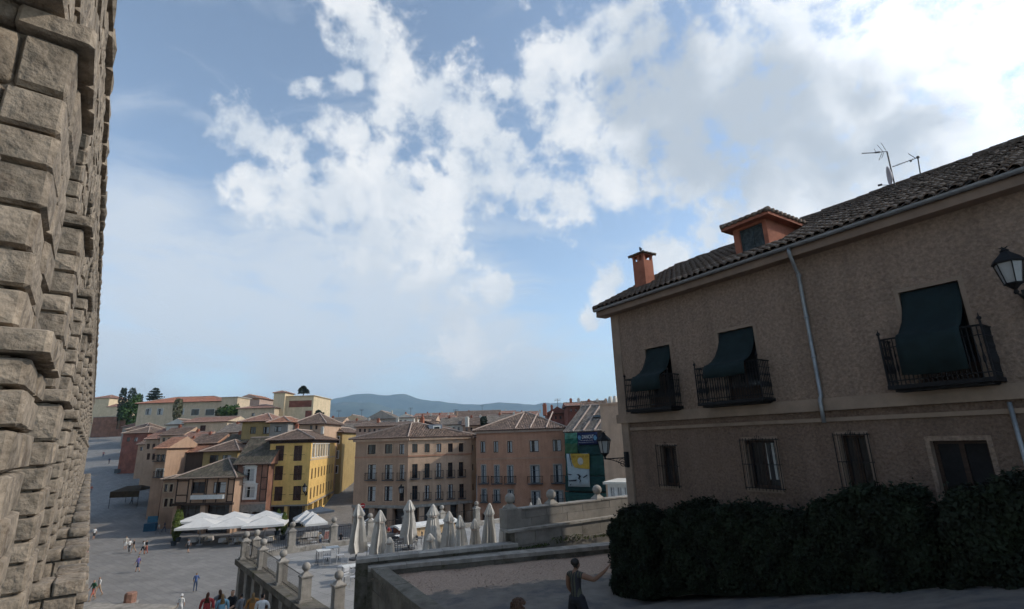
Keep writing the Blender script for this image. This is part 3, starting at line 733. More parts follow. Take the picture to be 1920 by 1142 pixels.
    mb.poly([HP(e0 - .03, kf - .03, zt), HP(e1 + .03, kf - .03, zt), HP(um, kf + hk, zr)]); mb.poly([HP(e1 + .03, kf - .03, zt), HP(e1 + .03, kb, zt), HP(um, kb, zr), HP(um, kf + hk, zr)]); mb.poly([HP(e0 - .03, kf - .03, zt), HP(um, kf + hk, zr), HP(um, kb, zr), HP(e0 - .03, kb, zt)])
    mb.build('dormer_roof', TERRA, dm)
    mb = MB()
    for (pa, pb) in (((e0, kf), None), ((e1, kf), None)):
        A = HP(pa[0], pa[1], zt + .03); B = HP(um, kf + hk, zr + .03)
        for j in range(3): q0 = A + (B - A) * j / 3; q1 = A + (B - A) * (j + 1.15) / 3; mb.tube([q0, q1], [.10, .085], 7)
    for j in range(5): mb.tube([HP(um, kf + hk + j * .32, zr + .04), HP(um, kf + hk + j * .32 + .37, zr + .04)], [.11, .095], 7)
    for u in np.arange(e0 + .12, e1, .22):
        kk = kf + min(u - e0, e1 - u); mb.tube([HP(u, kf - .05, zt + .02), HP(u, kk, zt + .02 + .34 * (min(u - e0, e1 - u)) / hk)], [.075, .06], 6)
    for k in np.arange(kf + .25, kb, .23):
        for (ue, sgn) in ((e1, -1), (e0, 1)): 
            tt = min(1.0, (k - kf) / hk); mb.tube([HP(ue - sgn * .05, k, zt + .02), HP(ue + sgn * hk * tt, k, zt + .03 + .34 * tt)], [.075, .06], 6)
    mb.build('dormer_tiles', TERRA, dm, True, kind='stuff')
    # chimney
    mb = MB(); cu0, cu1, ck0, ck1 = 0.16, 0.78, 1.40, 1.95
    fbox(mb, HP, cu0, cu1, ck0, ck1, 5.6, 7.20)
    for (u, k) in ((cu0, ck0), (cu1 - .1, ck0), (cu0, ck1 - .1), (cu1 - .1, ck1 - .1), ((cu0 + cu1) / 2 - .05, ck0)): fbox(mb, HP, u, u + .1, k, k + .1, 7.20, 7.42)
    fbox(mb, HP, cu0 - .02, cu1 + .02, ck0 - .02, ck1 + .02, 7.42, 7.47); ch = mb.build('chimney', BRICKRED, root)
    mb = MB(); a, b, c, d = cu0 - .12, cu1 + .12, ck0 - .12, ck1 + .12; top = HP((a + b) / 2, (c + d) / 2, 7.66)
    q = [HP(a, c, 7.475), HP(b, c, 7.475), HP(b, d, 7.475), HP(a, d, 7.475)]
    for i in range(4): mb.poly([q[i], q[(i + 1) % 4], top])
    for i in range(4):
        mb.tube([q[i], top], [.06, .05], 6)
        for t in (.33, .66): e = q[i] * (1 - t) + q[(i + 1) % 4] * t; mb.tube([e + np.array([0, 0, .0]), e * .3 + top * .7], [.055, .045], 6)
    mb.build('chimney_cap', TERRA, ch, True)
    return root
make_house()

def make_bird():
    c = HP(0.44, 1.66, 7.70)
    mb = MB(); mb.sphere(c + np.array([0, 0, .09]), 0.075, 10, 0, (0.75, 1.25, 0.95)); mb.sphere(c + np.array([0.0, 0.09, .19]), 0.042, 8)
    mb.tube([c + np.array([0, -.06, .07]), c + np.array([0, -.20, .02])], [.035, .012], 6); mb.tube([c + np.array([0, .125, .19]), c + np.array([0, .16, .18])], [.012, .003], 5)
    for x in (-.02, .02): mb.tube([c + np.array([x, 0, .04]), c + np.array([x, 0.01, -.03])], .006, 4)
    o = mb.build('bird', mat('grey_feathers', (0.07, 0.07, 0.08), 0.8, 0.3, 12), None, True); tag(o, 'small dark bird perched on the tiled chimney cap', 'bird')
make_bird()

def make_antennas():
    b = np.array([*hpix(1676, 350, -4.6), 0]); u = b[0]; k = 4.7; z0 = 5.05 + .5 * 5.17
    root = thing('television_antenna', 'rooftop antenna mast with white dish and spiky aerials on the ridge', 'antenna', HP(u, k, z0 - .1))
    def at(x, y): uu, zz = hpix(x, y, -k); return HP(uu, k, zz)
    mb = MB(); mb.tube([HP(u, k, z0 - .15), at(1663, 284)], 0.022, 6); mb.build('mast', DARKMETAL, root)
    mb = MB(); mb.tube([at(1616, 288), at(1664, 284)], 0.013, 5); mb.tube([at(1641, 286), at(1650, 285)], .03, 5)
    for x, y, x2, y2 in ((1652, 268, 1661, 282), (1645, 272, 1655, 284), (1648, 301, 1654, 286), (1653, 297, 1657, 286), (1639, 279, 1642, 285)): mb.tube([at(x, y), at(x2, y2)], .009, 4)
    for x in np.linspace(1618, 1640, 6): mb.tube([at(x, 287) - HN * .09, at(x, 287) + HN * .09], .006, 4)
    mb.build('aerial', DARKMETAL, root)
    mb = MB(); c = at(1667, 330); ax = -(HD * 0.95 - HN * 0.25); ax = HD * 0.9 + HN * .45; ax /= np.linalg.norm(ax); X = np.cross(ax, [0, 0, 1.0]); X /= np.linalg.norm(X); Yv = np.cross(X, ax)
    V = []; F = []; n = 18
    for j, (r, h) in enumerate(((0.001, -.07), (.12, -.06), (.24, -.03), (.33, 0.02))):
        for q in range(n): t = 2 * math.pi * q / n; V.append(c + r * (math.cos(t) * X * .92 + math.sin(t) * Yv) + ax * h)
    for j in range(3):
        for q in range(n): F.append((j * n + q, j * n + (q + 1) % n, (j + 1) * n + (q + 1) % n, (j + 1) * n + q))
    mb.add(V, F); d = mb.build('dish', mat('dish_paint', (0.48, 0.42, 0.42), 0.6, 0.1, 3), root, True); d.modifiers.new('t', 'SOLIDIFY').thickness = 0.015
    mb = MB(); e = c - Yv * .33 + ax * .02; f = at(1650, 347); mb.tube([e, f], .01, 4); mb.tube([f - ax * .06, f + ax * .06], .035, 6); mb.build('feed_arm', DARKMETAL, root)
    r2 = thing('television_aerial', 'second thin aerial on a short pole along the tiled ridge', 'antenna', at(1727, 332))
    mb = MB(); mb.tube([at(1727.5, 338), at(1721, 296)], .018, 5); mb.build('mast', DARKMETAL, r2)
    mb = MB(); mb.tube([at(1673, 313), at(1722, 295)], .012, 5); mb.tube([at(1703, 288), at(1717, 297)], .01, 4); mb.tube([at(1706, 303), at(1710, 301)], .025, 5); mb.sphere(at(1721, 295), .05, 8)
    for x in np.linspace(1676, 1712, 7): p = at(x, 313 - (x - 1673) * .367); mb.tube([p - HN * .08, p + HN * .08], .006, 4)
    mb.build('aerial', DARKMETAL, r2)
make_antennas()

# ------------------------------------------------------------------ wall lanterns
def wall_lantern(label, base, lamp, sc=1.0, group=None):
    """base: fixing on the wall; lamp: centre of the glass lantern; scrollwork bracket between"""
    root = thing('wall_lantern', label, 'lantern', base); base = np.array(base, float); lamp = np.array(lamp, float); s = sc
    mb = MB(); n = 6; z = lamp[2]
    w0, w1, h = .15 * s, .235 * s, .21 * s
    mb.lathe([(w1 * 1.12, z + h), (w1 * 1.14, z + h + .03 * s), (w1 * .95, z + h + .10 * s), (w1 * .5, z + h + .20 * s), (.07 * s, z + h + .25 * s), (.08 * s, z + h + .28 * s), (.02 * s, z + h + .33 * s)], n, (lamp[0], lamp[1], 0))
    for t in range(4): a = t * math.pi / 2 + .4; mb.tube([(lamp[0], lamp[1], z + h + .31 * s), (lamp[0] + .07 * s * math.cos(a), lamp[1] + .07 * s * math.sin(a), z + h + .35 * s)], .012 * s, 4)
    for q in range(n):
        a = 2 * math.pi * q / n; mb.tube([(lamp[0] + w0 * math.cos(a), lamp[1] + w0 * math.sin(a), z - h), (lamp[0] + w1 * math.cos(a), lamp[1] + w1 * math.sin(a), z + h)], .014 * s, 4)
    mb.lathe([(w0 * 1.08, z - h - .03 * s), (w0 * 1.08, z - h), (w0 * .2, z - h - .0)], n, (lamp[0], lamp[1], 0))
    mb.lathe([(.02 * s, z - h - .24 * s), (.05 * s, z - h - .2 * s), (.03 * s, z - h - .14 * s), (w0 * .9, z - h - .03 * s)], n, (lamp[0], lamp[1], 0))
    mb.build('lantern_frame', IRON, root)
    mb = MB(); mb.lathe([(w0 * .93, z - h + .005), (w1 * .93, z + h - .005)], n, (lamp[0], lamp[1], 0)); mb.build('lantern_glass', MILK, root)
    d = lamp - base; d[2] = 0; L_ = np.linalg.norm(d); d /= L_; zb = z - h - .22 * s
    mb = MB(); mb.tube([base + [0, 0, zb - base[2] + .02], base + d * L_ + [0, 0, zb - base[2]]], .02 * s, 5)
    q = []
    for t in np.linspace(0, 3.6 * math.pi, 40):
        r = .17 * s * (1 - t / (4.2 * math.pi)); q.append(base + d * (.19 * s + r * math.cos(t)) + np.array([0, 0, zb - base[2] - .17 * s + r * math.sin(t)]))
    mb.tube(q, .014 * s, 4)
    mb.tube([base + d * (L_ * t) + np.array([0, 0, zb - base[2] - .30 * s * (1 - t) ** 1.6]) for t in np.linspace(0.1, 1, 9)], .016 * s, 4)
    for t in (.45, .62, .78): mb.tube([base + d * (L_ * t) + np.array([0, 0, zb - base[2]]), base + d * (L_ * t + .04) + np.array([0, 0, zb - base[2] - .3 * s * (1 - t) ** 1.6])], .01 * s, 4)
    mb.build('bracket', IRON, root)
    mb = MB(); mb.box(base + d * .02 + np.array([0, 0, zb - base[2] - .05]), (.10, .22, .55), math.atan2(d[1], d[0])); mb.build('wall_plate', IRON, root)
    return root
def lantern_at(x, y, out, label, sc):
    u, z = hpix(x, y, out); lamp = HP(u, -out, z); return wall_lantern(label, HP(u, -0.03, z), lamp, sc)
u_, z_ = hpix(1133, 838, 0.85)
wall_lantern('iron lantern on a scroll bracket fixed to the end corner of the house', HP(0.25, -0.02, z_), HP(u_, -0.85, z_), 1.0)
lantern_at(1895, 512, 1.05, 'iron lantern high on the house wall beyond the last balcony', 0.95)

# ------------------------------------------------------------------ raised path, gravel plot, kerbs
def fit_path():
    pts = [(0, 0, -1.75), (1.305, 13.20, -4.553), (1.305, 13.20, -4.553)]
    for (x, y) in ((1275, 1107), (1640, 1097), (1900, 1103), (1175, 1122)):
        u, z = hpix(x, y, 1.4); p = HP(u, -1.4, z); pts.append((p[0], p[1], z))
    A = np.array([(1, p[0], p[1]) for p in pts]); b = np.array([p[2] for p in pts]); return np.linalg.lstsq(A, b, rcond=None)[0]
PA = fit_path()
def path_z(x, y):
    z = PA[0] + PA[1] * x + PA[2] * y
    return max(z, -4.78) if z < -4.2 else z
LW0 = pz(796, 1146, -4.55); LW1 = pz(694, 1064, -4.55)          # top of the plot's side wall
KB0 = pz(690, 1064, -4.45); KB1 = pz(1160, 1020, -4.45)            # kerb at the back of the plot
def lerp(a, b, t): return np.array(a) * (1 - t) + np.array(b) * t
def make_plot():
    d = (LW0 - LW1); d[2] = 0; d /= np.linalg.norm(d); LWX = LW0 + d * 9.0
    n = 46; V = []; F = []
    right0 = HP(15.5, 0.2, 0); right1 = HP(0.2, 0.2, 0)
    far_r = KB1 + (KB1 - KB0) / np.linalg.norm(KB1 - KB0) * 3.0
    for j in range(n + 1):
        t = j / n; Lp = lerp(LWX, LW1, t); Rp = lerp(right0, right1, min(1, t * 1.25)) if t < .8 else lerp(right1, far_r, (t - .8) / .2)
        for i in range(n + 1):
            p = lerp(Lp, Rp, i / n); z = path_z(p[0], p[1]) + 0.02 * math.sin(p[0] * 2.1) * math.sin(p[1] * 1.7) + RNG.normal() * 0.006
            V.append((p[0], p[1], z))
    for j in range(n):
        for i in range(n): a = j * (n + 1) + i; F.append((a, a + 1, a + n + 2, a + n + 1))
    fp = [lerp(KB0, LW0, .62), None]
    o = np_mesh('path', V, F, None if False else [mat('worn_path', (0.155, 0.136, 0.118), 0.95, 0.22, 1.6, 0.006, 30, 8, spot=((0.085, 0.082, 0.082), 0.9, 0.50), coord='World'), GRAVEL], None, True)
    tag(o, None, None, None, 'structure')
    # gravel covers the far strip in front of the kerb
    a = pz(745, 1122, -4.78); b = pz(1165, 1082, -4.9)
    e = (b - a)[:2]; nrm = np.array([-e[1], e[0]]); nrm /= np.linalg.norm(nrm)
    pm = o.data.materials[0]; nt = pm.node_tree; N = nt.nodes; L = nt.links; bs = N['Principled BSDF']; src = bs.inputs['Base Color'].links[0].from_socket
    g = N.new('ShaderNodeNewGeometry'); dp = N.new('ShaderNodeVectorMath'); dp.operation = 'DOT_PRODUCT'; L.new(g.outputs['Position'], dp.inputs[0]); dp.inputs[1].default_value = (float(nrm[0]), float(nrm[1]), 0)
    nz = N.new('ShaderNodeTexNoise'); nz.inputs['Scale'].default_value = 1.6; nz.inputs['Detail'].default_value = 7; L.new(g.outputs['Position'], nz.inputs['Vector'])
    ad = N.new('ShaderNodeMath'); ad.operation = 'MULTIPLY_ADD'; L.new(nz.outputs['Fac'], ad.inputs[0]); ad.inputs[1].default_value = 1.8; L.new(dp.outputs['Value'], ad.inputs[2])
    mr = N.new('ShaderNodeMapRange'); c0 = float(a[:2] @ nrm) + .9; mr.inputs['From Min'].default_value = c0 - .12; mr.inputs['From Max'].default_value = c0 + .22; L.new(ad.outputs[0], mr.inputs['Value'])
    gn_ = N.new('ShaderNodeTexNoise'); gn_.inputs['Scale'].default_value = 14; gn_.inputs['Detail'].default_value = 8; gn_.inputs['Roughness'].default_value = .75; L.new(g.outputs['Position'], gn_.inputs['Vector'])
    cr = N.new('ShaderNodeValToRGB'); cr.color_ramp.elements[0].position = .33; cr.color_ramp.elements[0].color = (.19, .128, .095, 1); cr.color_ramp.elements[1].position = .72; cr.color_ramp.elements[1].color = (.52, .385, .29, 1); L.new(gn_.outputs['Fac'], cr.inputs[0])
    mx = N.new('ShaderNodeMix'); mx.data_type = 'RGBA'; L.new(mr.outputs[0], mx.inputs[0]); L.new(src, mx.inputs[6]); L.new(cr.outputs[0], mx.inputs[7]); L.new(mx.outputs[2], bs.inputs['Base Color'])
    # loose stones on the gravel
    VV = []; FF = []; nb = 0
    for q in range(900):
        t, w = random.random(), random.random() ** 1.3; p = lerp(lerp(KB0, KB1, t), lerp(a, b, t), w); sz = random.uniform(.01, .035)
        Vs = STV[q % 8][1] * np.array([sz, sz * random.uniform(.7, 1.3), sz * .6]) + np.array([p[0], p[1], path_z(p[0], p[1]) + sz * .2]); VV.append(Vs); FF.append(STV[q % 8][2] + nb); nb += len(Vs)
    o = np_mesh('gravel', np.concatenate(VV), np.concatenate(FF), GRAVEL, None, False); tag(o, 'loose reddish gravel scattered over the plot', 'gravel', None, 'stuff')
make_plot()

def ashlar(parent, name, P0, P1, z0, z1, thick, courses, mean, material, seed, back=1):
    """a wall of separate dressed blocks from P0 to P1 (seen from the right-hand side of P0->P1), joints open a few mm"""
    rr = random.Random(seed); d = np.array([P1[0] - P0[0], P1[1] - P0[1], 0.0]); L_ = np.linalg.norm(d); d /= L_; nrm = np.array([d[1], -d[0], 0.0]); h = (z1 - z0) / courses; cache = []
    mb = MB(); mb.obox(np.array([P0[0], P0[1], z0 - 1.5]) - nrm * 0.015, d * L_, -nrm * (thick - .015), (0, 0, z1 - z0 + 1.5 - .01)); mb.build('core', MOSSY, parent)
    rot = math.atan2(d[1], d[0])
    for c in range(courses):
        s = -mean * rr.uniform(0, .6)
        while s < L_:
            w = mean * rr.uniform(.75, 1.3); a, b = max(0, s), min(L_, s + w); s += w
            if b - a < .12: continue
            cen = np.array([P0[0], P0[1], z0 + h * (c + .5)]) + d * (a + b) / 2 - nrm * 0.06 + nrm * rr.uniform(-.006, .008)
            o = lk(name, BLK[rr.randrange(4)], parent, tuple(cen - origin(parent))); o.rotation_euler = (0, 0, rot); o.scale = (b - a - .012, .14, h - .012)
            o.material_slots[0].link = 'OBJECT'; o.material_slots[0].material = material
def block_meshes():
    out = []
    for k in range(4):
        bm = bmesh.new(); bmesh.ops.create_cube(bm, size=1.0); bmesh.ops.bevel(bm, geom=bm.edges[:], offset=0.018 + .006 * k, segments=1, affect='EDGES')
        for v in bm.verts: v.co += Vector([random.uniform(-1, 1) * .006 for _ in range(3)])
        me = bpy.data.meshes.new('block'); bm.to_mesh(me); bm.free(); me.materials.append(GRANITE2); out.append(me)
    return out
BLK = block_meshes()
def coping(parent, name, P0, P1, z0, z1, w_out, w_in, n, material, seed=1):
    rr = random.Random(seed); d = np.array([P1[0] - P0[0], P1[1] - P0[1], 0.0]); L_ = np.linalg.norm(d); d /= L_; nrm = np.array([d[1], -d[0], 0.0]); rot = math.atan2(d[1], d[0])
    cuts = [0] + sorted(L_ * (i + rr.uniform(-.15, .15)) / n for i in range(1, n)) + [L_]
    for a, b in zip(cuts[:-1], cuts[1:]):
        cen = np.array([P0[0], P0[1], (z0 + z1) / 2 + rr.uniform(-.006, .006)]) + d * (a + b) / 2 + nrm * (w_out - w_in) / 2 + nrm * rr.uniform(-.008, .008)
        o = lk(name, BLK[rr.randrange(4)], parent, tuple(cen - origin(parent))); o.rotation_euler = (0, 0, rot); o.scale = (b - a - .008, w_out + w_in, z1 - z0)
        o.material_slots[0].link = 'OBJECT'; o.material_slots[0].material = material

# ------------------------------------------------------------------ low walls round the plot
TZ = -6.8                                                     # terrace floor
def make_low_walls():
    # side wall of the plot, its coping sloping away on the far side
    w = thing('retaining_wall', 'dark mossy retaining wall along the open side of the gravel plot', 'wall', (*lerp(LW0, LW1, .5)[:2], TZ))
    d = LW0 - LW1; d[2] = 0; d /= np.linalg.norm(d); A = LW1 - d * .15; B = LW0 + d * 8
    ashlar(w, 'block', A, B, TZ - .2, -4.62, .5, 4, .8, MOSSY, 3); coping(w, 'coping_slab', A, B, -4.62, -4.46, .10, .46, 12, MOSSY, 4)
    # kerb wall at the back of the plot
    k = thing('kerb_wall', 'long low kerb wall with a worn brown edge behind the gravel', 'wall', (*lerp(KB0, KB1, .5)[:2], -4.9))
    e = (KB1 - KB0); e[2] = 0; Lk = np.linalg.norm(e); e /= Lk; K1 = KB1 + e * 4
    ashlar(k, 'block', KB0, K1, -4.95, -4.60, .4, 1, 1.2, MOSSY, 5); coping(k, 'coping_slab', KB0, K1, -4.60, -4.45, .06, .62, 11, PALESTONE, 6)
    # parapet of the terrace behind it
    P0 = pz(668, 1048, -4.2); P1 = pz(970, 1018, -4.2); p = thing('parapet_wall', 'weathered stone parapet between the gravel plot and the cafe terrace', 'wall', (*lerp(P0, P1, .5)[:2], TZ))
    ashlar(p, 'block', P0, P1, -4.62, -4.34, .4, 1, 1.05, MOSSY, 8); coping(p, 'coping_slab', P0, P1, -4.34, -4.2, .14, .5, 8, PALESTONE, 9)
    mb = MB(); q0, q1 = P0, P1; dd = (q1 - q0); dd[2] = 0; ll = np.linalg.norm(dd); dd /= ll; nn = np.array([dd[1], -dd[0], 0])
    mb.obox(np.array([q0[0], q0[1], TZ]) - nn * .02, dd * ll, -nn * .36, (0, 0, -4.65 - TZ)); mb.build('footing', MOSSY, p)
    # tall ball-topped wall
    W0 = pz(966, 1031, -4.47); a57 = math.radians(57.5); dw = np.array([math.sin(a57), math.cos(a57), 0]); W1 = W0 + dw * 11
    b = thing('ball_topped_wall', 'two-tiered grey ashlar wall carrying stone balls beside the terrace', 'wall', (*lerp(W0, W1, .5)[:2], -4.9))
    nn = np.array([dw[1], -dw[0], 0])
    zc, zt = float(ray(970, 993)[2] * W0[1]), float(ray(970, 957)[2] * W0[1])
    ashlar(b, 'block', W0, W1, -4.9, zc - .1, .7, 2, 1.15, GRANITE2, 12); coping(b, 'ledge_slab', W0 - dw * .35, W1, zc - .1, zc, .10, .6, 9, PALESTONE, 13)
    U0 = W0 - nn * .28; U1_ = W1 - nn * .28; ashlar(b, 'block', U0, U1_, zc, zt - .05, .5, 2, 1.0, GRANITE2, 14); coping(b, 'top_slab', U0 + dw * .6, U1_, zt - .05, zt + .01, .05, .5, 7, PALESTONE, 15)
    mb = MB(); mb.obox(np.array([*(U0 - dw * .25)[:2], zc]) + nn * .08, dw * .75, -nn * .62, (0, 0, zt - zc + .02)); mb.build('end_pier', GRANITE2, b)
    for i, x in enumerate((962, 1040, 1128)):
        r = ray(x, 950); t = (U0 @ nn) / (r @ nn); c = r * t - nn * .25
        mb = MB(); z = zt
        mb.lathe([(.34, z + .005), (.34, z + .05), (.15, z + .20), (.11, z + .24)], 4, (c[0], c[1], 0), rot=math.pi / 4 - a57); pl = mb.build('finial_base', PALESTONE, b)
        mb = MB(); mb.sphere((c[0], c[1], z + .44), .225, 20); mb.build('stone_ball', PALESTONE, b, True)
    # weeds along the foot
    Pn = []
    for q in range(700):
        t = random.random() ** 1.2; base = lerp(W0, W1, t * .8) + nn * random.uniform(.03, .2); hgt = .28 if .2 < t < .42 else .10; Pn.append((base[0], base[1], -4.48 + random.uniform(0, hgt)))
    Pn = np.array(Pn); o = leaves('weeds', Pn, np.tile([0, 0, 1.0], (len(Pn), 1)), .05, mat('weed_leaf', (0.07, 0.09, 0.03), .9, .4, 3, coord='World'), None); tag(o, 'weeds sprouting at the foot of the walls', 'weeds', None, 'stuff')
    return P0, P1
PAR0, PAR1 = make_low_walls()

# ------------------------------------------------------------------ terrace
TA = pz(570, 1130, TZ); TD = pz(458, 1050, TZ); TF0 = pz(500, 1043, TZ); TF1 = pz(720, 1011, TZ)
def make_terrace():
    dl = TD - TA; dl[2] = 0; Ll = np.linalg.norm(dl); dl /= Ll; nl = np.array([-dl[1], dl[0], 0]);
    if nl[0] > 0: nl = -nl                                     # outwards, towards the aqueduct
    df = TF1 - TF0; df[2] = 0; df /= np.linalg.norm(df); far_r = TD + df * 34; near = TA - dl * 5.5
    br = far_r + np.array([6, -14, 0]); 
    foot = [near, TD, far_r, br, near + np.array([16, 4, 0])]
    mb = MB(); mb.poly([(p[0], p[1], TZ) for p in foot[::-1]]); o = mb.build('terrace', TERRACE); tag(o, None, None, None, 'structure')
    mb = MB()
    for i in range(len(foot)): a, b = foot[i], foot[(i + 1) % len(foot)]; mb.poly([(a[0], a[1], PLZ - .2), (a[0], a[1], TZ - .004), (b[0], b[1], TZ - .004), (b[0], b[1], PLZ - .2)])
    w = thing('terrace_wall', 'high retaining wall with flat buttresses under the ball-pillared terrace edge', 'wall', (*TD[:2], PLZ)); mb.build('wall_face', GRANITE2, w)
    for t in np.linspace(.04, .96, 7):
        p = lerp(TA, TD, t); m2 = MB(); m2.obox(np.array([p[0], p[1], PLZ]) - dl * .3 + nl * .01, dl * .6, nl * .35, (0, 0, TZ - PLZ - .35)); m2.build('buttress', PALESTONE, w)
    coping(w, 'coping_slab', TA - dl * 5.5, TD + dl * .3, TZ - .22, TZ + .10, .45, .5, 13, MOSSY, 21)
    coping(w, 'kerb_slab', TD + df * .5, far_r, TZ + .004, TZ + .30, .05, .5, 20, PALESTONE, 22)
    return dl, nl, df
TDL, TNL, TDF = make_terrace()

PIL = {}
def ball_pillar(p, label, h=1.0, rot=0.0, group=None):
    root = thing('ball_pillar', label, 'pillar', p, group, rot)
    if 'shaft' not in PIL:
        m = MB(); m.box((0, 0, .5), (.44, .44, 1.0)); m.box((0, 0, .06), (.56, .56, .12)); PIL['shaft'] = m.build('shaft', PALESTONE, root, local=True).data
        m = MB(); m.lathe([(.36, 1.0), (.38, 1.07), (.30, 1.10), (.12, 1.22), (.10, 1.27)], 4, rot=math.pi / 4); PIL['cap'] = m.build('cap', PALESTONE, root, local=True).data
        m = MB(); m.sphere((0, 0, 1.43), .19, 16); PIL['ball'] = m.build('ball', PALESTONE, root, True, local=True).data
    else:
        for n in ('shaft', 'cap', 'ball'): lk(n, PIL[n], root)
    root.scale = (1, 1, h / 1.0)
    return root
def railing(P0, P1, z, label, h=.95, step=.16):
    root = thing('iron_railing', label, 'railing', (*lerp(P0, P1, .5)[:2], z)); d = np.array(P1) - np.array(P0); d[2] = 0; L_ = np.linalg.norm(d); d /= L_
    m = MB(); b0 = np.array([P0[0], P0[1], z])
    for zz in (.12, h): m.tube([b0 + [0, 0, zz], b0 + d * L_ + [0, 0, zz]], .016, 4)
    m.build('rails', IRON, root)
    m = MB()
    for s in np.arange(.08, L_, step): m.tube([b0 + d * s + [0, 0, .02], b0 + d * s + [0, 0, h + .05]], .008, 4, caps=False)
    m.build('bars', IRON, root, kind='stuff'); return root
def make_pillars():
    rl = math.atan2(TDL[1], TDL[0])
    names = ['ball pillar at the terrace gateway, end of the side railing', 'second ball pillar along the terrace side railing from the gateway', 'third ball pillar along the terrace side railing from the gateway', 'paired ball pillar on the outer corner of the terrace', 'paired ball pillar just inside the outer corner of the terrace']
    pts = []
    for (x, y), lb in zip(((570, 1128), (527, 1095), (490, 1067), (458, 1048), (478, 1044)), names):
        p = pz(x, y, TZ + .08); pts.append(p); ball_pillar(p, lb, 1.0, rl)
    g = pz(632, 1142 + 6, TZ); ball_pillar(g, 'ball pillar opposite the gateway, standing by the dark mossy wall', 1.0, rl)
    for a, b, lb in ((0, 1, 'iron railing between the gateway and second ball pillars'), (1, 2, 'iron railing between the second and third ball pillars'), (2, 3, 'iron railing running to the paired corner pillars')): railing(pts[a], pts[b], TZ + .1, lb)
    fp = []
    for i, x in enumerate((546, 624, 692, 760, 828, 894)):
        r = ray(x, 1020); nn = np.array([TDF[1], -TDF[0], 0]); t = ((TF0 - nn * .1) @ nn) / (r @ nn); p = r * t; p = np.array([p[0], p[1], TZ + .30]); fp.append(p)
        ball_pillar(p, ('ball pillar on the far terrace edge before the lane corner parasols', 'ball pillar on the far terrace edge facing the narrow street mouth', 'ball pillar on the far terrace edge between the first two closed parasols', 'ball pillar on the far terrace edge behind the tallest parasol', 'ball pillar on the far terrace edge before the tan kiosk', 'ball pillar on the far terrace edge beside the last closed parasols')[i], 1.0, math.atan2(TDF[1], TDF[0]))
    chain = [pz(480, 1044, TZ + .3)] + fp
    for i in range(len(chain) - 1): railing(chain[i], chain[i + 1], TZ + .28, f'iron fence along the far terrace edge, {("first", "second", "third", "fourth", "fifth", "sixth")[i]} bay from the paired corner pillars')
make_pillars()

# closed parasols on the terrace
def closed_parasol(p, h, label, seed, wide=1.0):
    root = thing('closed_parasol', label, 'parasol', p, 'closed cream parasols on the terrace'); rr = random.Random(seed); n = 22
    m = MB(); m.lathe([(.05, 0), (.05, h * .97)], 8); m.lathe([(.45, .0), (.45, .08), (.08, .10)], 8); m.build('pole', DARKMETAL, root, local=True)
    prof = [(.03, h), (.10, h * .97), (.21, h * .88), (.29, h * .80), (.20, h * .76), (.23, h * .68), (.30, h * .50), (.36, h * .30), (.40, h * .14), (.34, h * .12)]
    m = MB(); V = []; F = []
    ph = [rr.uniform(.55, 1.25) for _ in range(n)]
    for j, (r, z) in enumerate(prof):
        for k in range(n):
            a = 2 * math.pi * k / n + (.12 * math.sin(z * 3 + seed)); fold = (1.20 if k % 2 else .60); f = 1 + (fold * ph[k] / .9 - 1) * min(1, j / 4)
            V.append((wide * r * f * math.cos(a), wide * r * f * math.sin(a), z + (rr.uniform(-.10, .05) * h * .12 if j >= 8 else 0)))
    for j in range(len(prof) - 1):
        for k in range(n): a = j * n + k; b = j * n + (k + 1) % n; F.append((a, a + n, b + n, b))
    m.add(V, F); m.build('folded_canopy', CANVAS, root, False, local=True)
    m = MB(); m.lathe([(.235 * wide, h * .745), (.25 * wide, h * .765), (.235 * wide, h * .785)], 12); m.build('strap', mat('strap', (0.33, 0.28, 0.24), .9), root, local=True)
    return root
PARA = [(672, 945, 3.2, 'large closed cream parasol nearest the end of the parapet', 1.15), (713, 956, 3.0, 'closed cream parasol second along the parapet', 1.05),
        (768, 937, 3.1, 'tallest closed cream parasol standing before the tan kiosk corner', 1.1), (812, 945, 3.1, 'closed cream parasol in front of the middle of the tan kiosk', 1.05),
        (842, 958, 2.7, 'closed cream parasol by the kiosk end with a bare pole showing', .9), (862, 966, 2.8, 'slim closed parasol just past the tan kiosk', .95), (890, 972, 2.5, 'short closed parasol with a reddish stain on its folds', .9),
        (918, 943, 3.1, 'tall narrow closed parasol near the end pier of the ball-topped wall', .9), (945, 948, 3.0, 'closed parasol half behind the end pier of the ball-topped wall', .8), (731, 1007, 1.5, 'small low closed parasol beside the black chairs', .8), (806, 1000, 1.7, 'small closed parasol at the foot of a larger one', .85),
        (995, 942, 3.0, 'white closed parasol whose tip shows above the ball-topped wall', .7), (1010, 933, 3.2, 'white closed parasol with its top above the ball-topped wall', .7)]
for i, (x, yt, h, lb, wd) in enumerate(PARA):
    q = pz(x, yt, TZ + h); closed_parasol((q[0], q[1], TZ), h, lb, i * 13 + 1, wd)

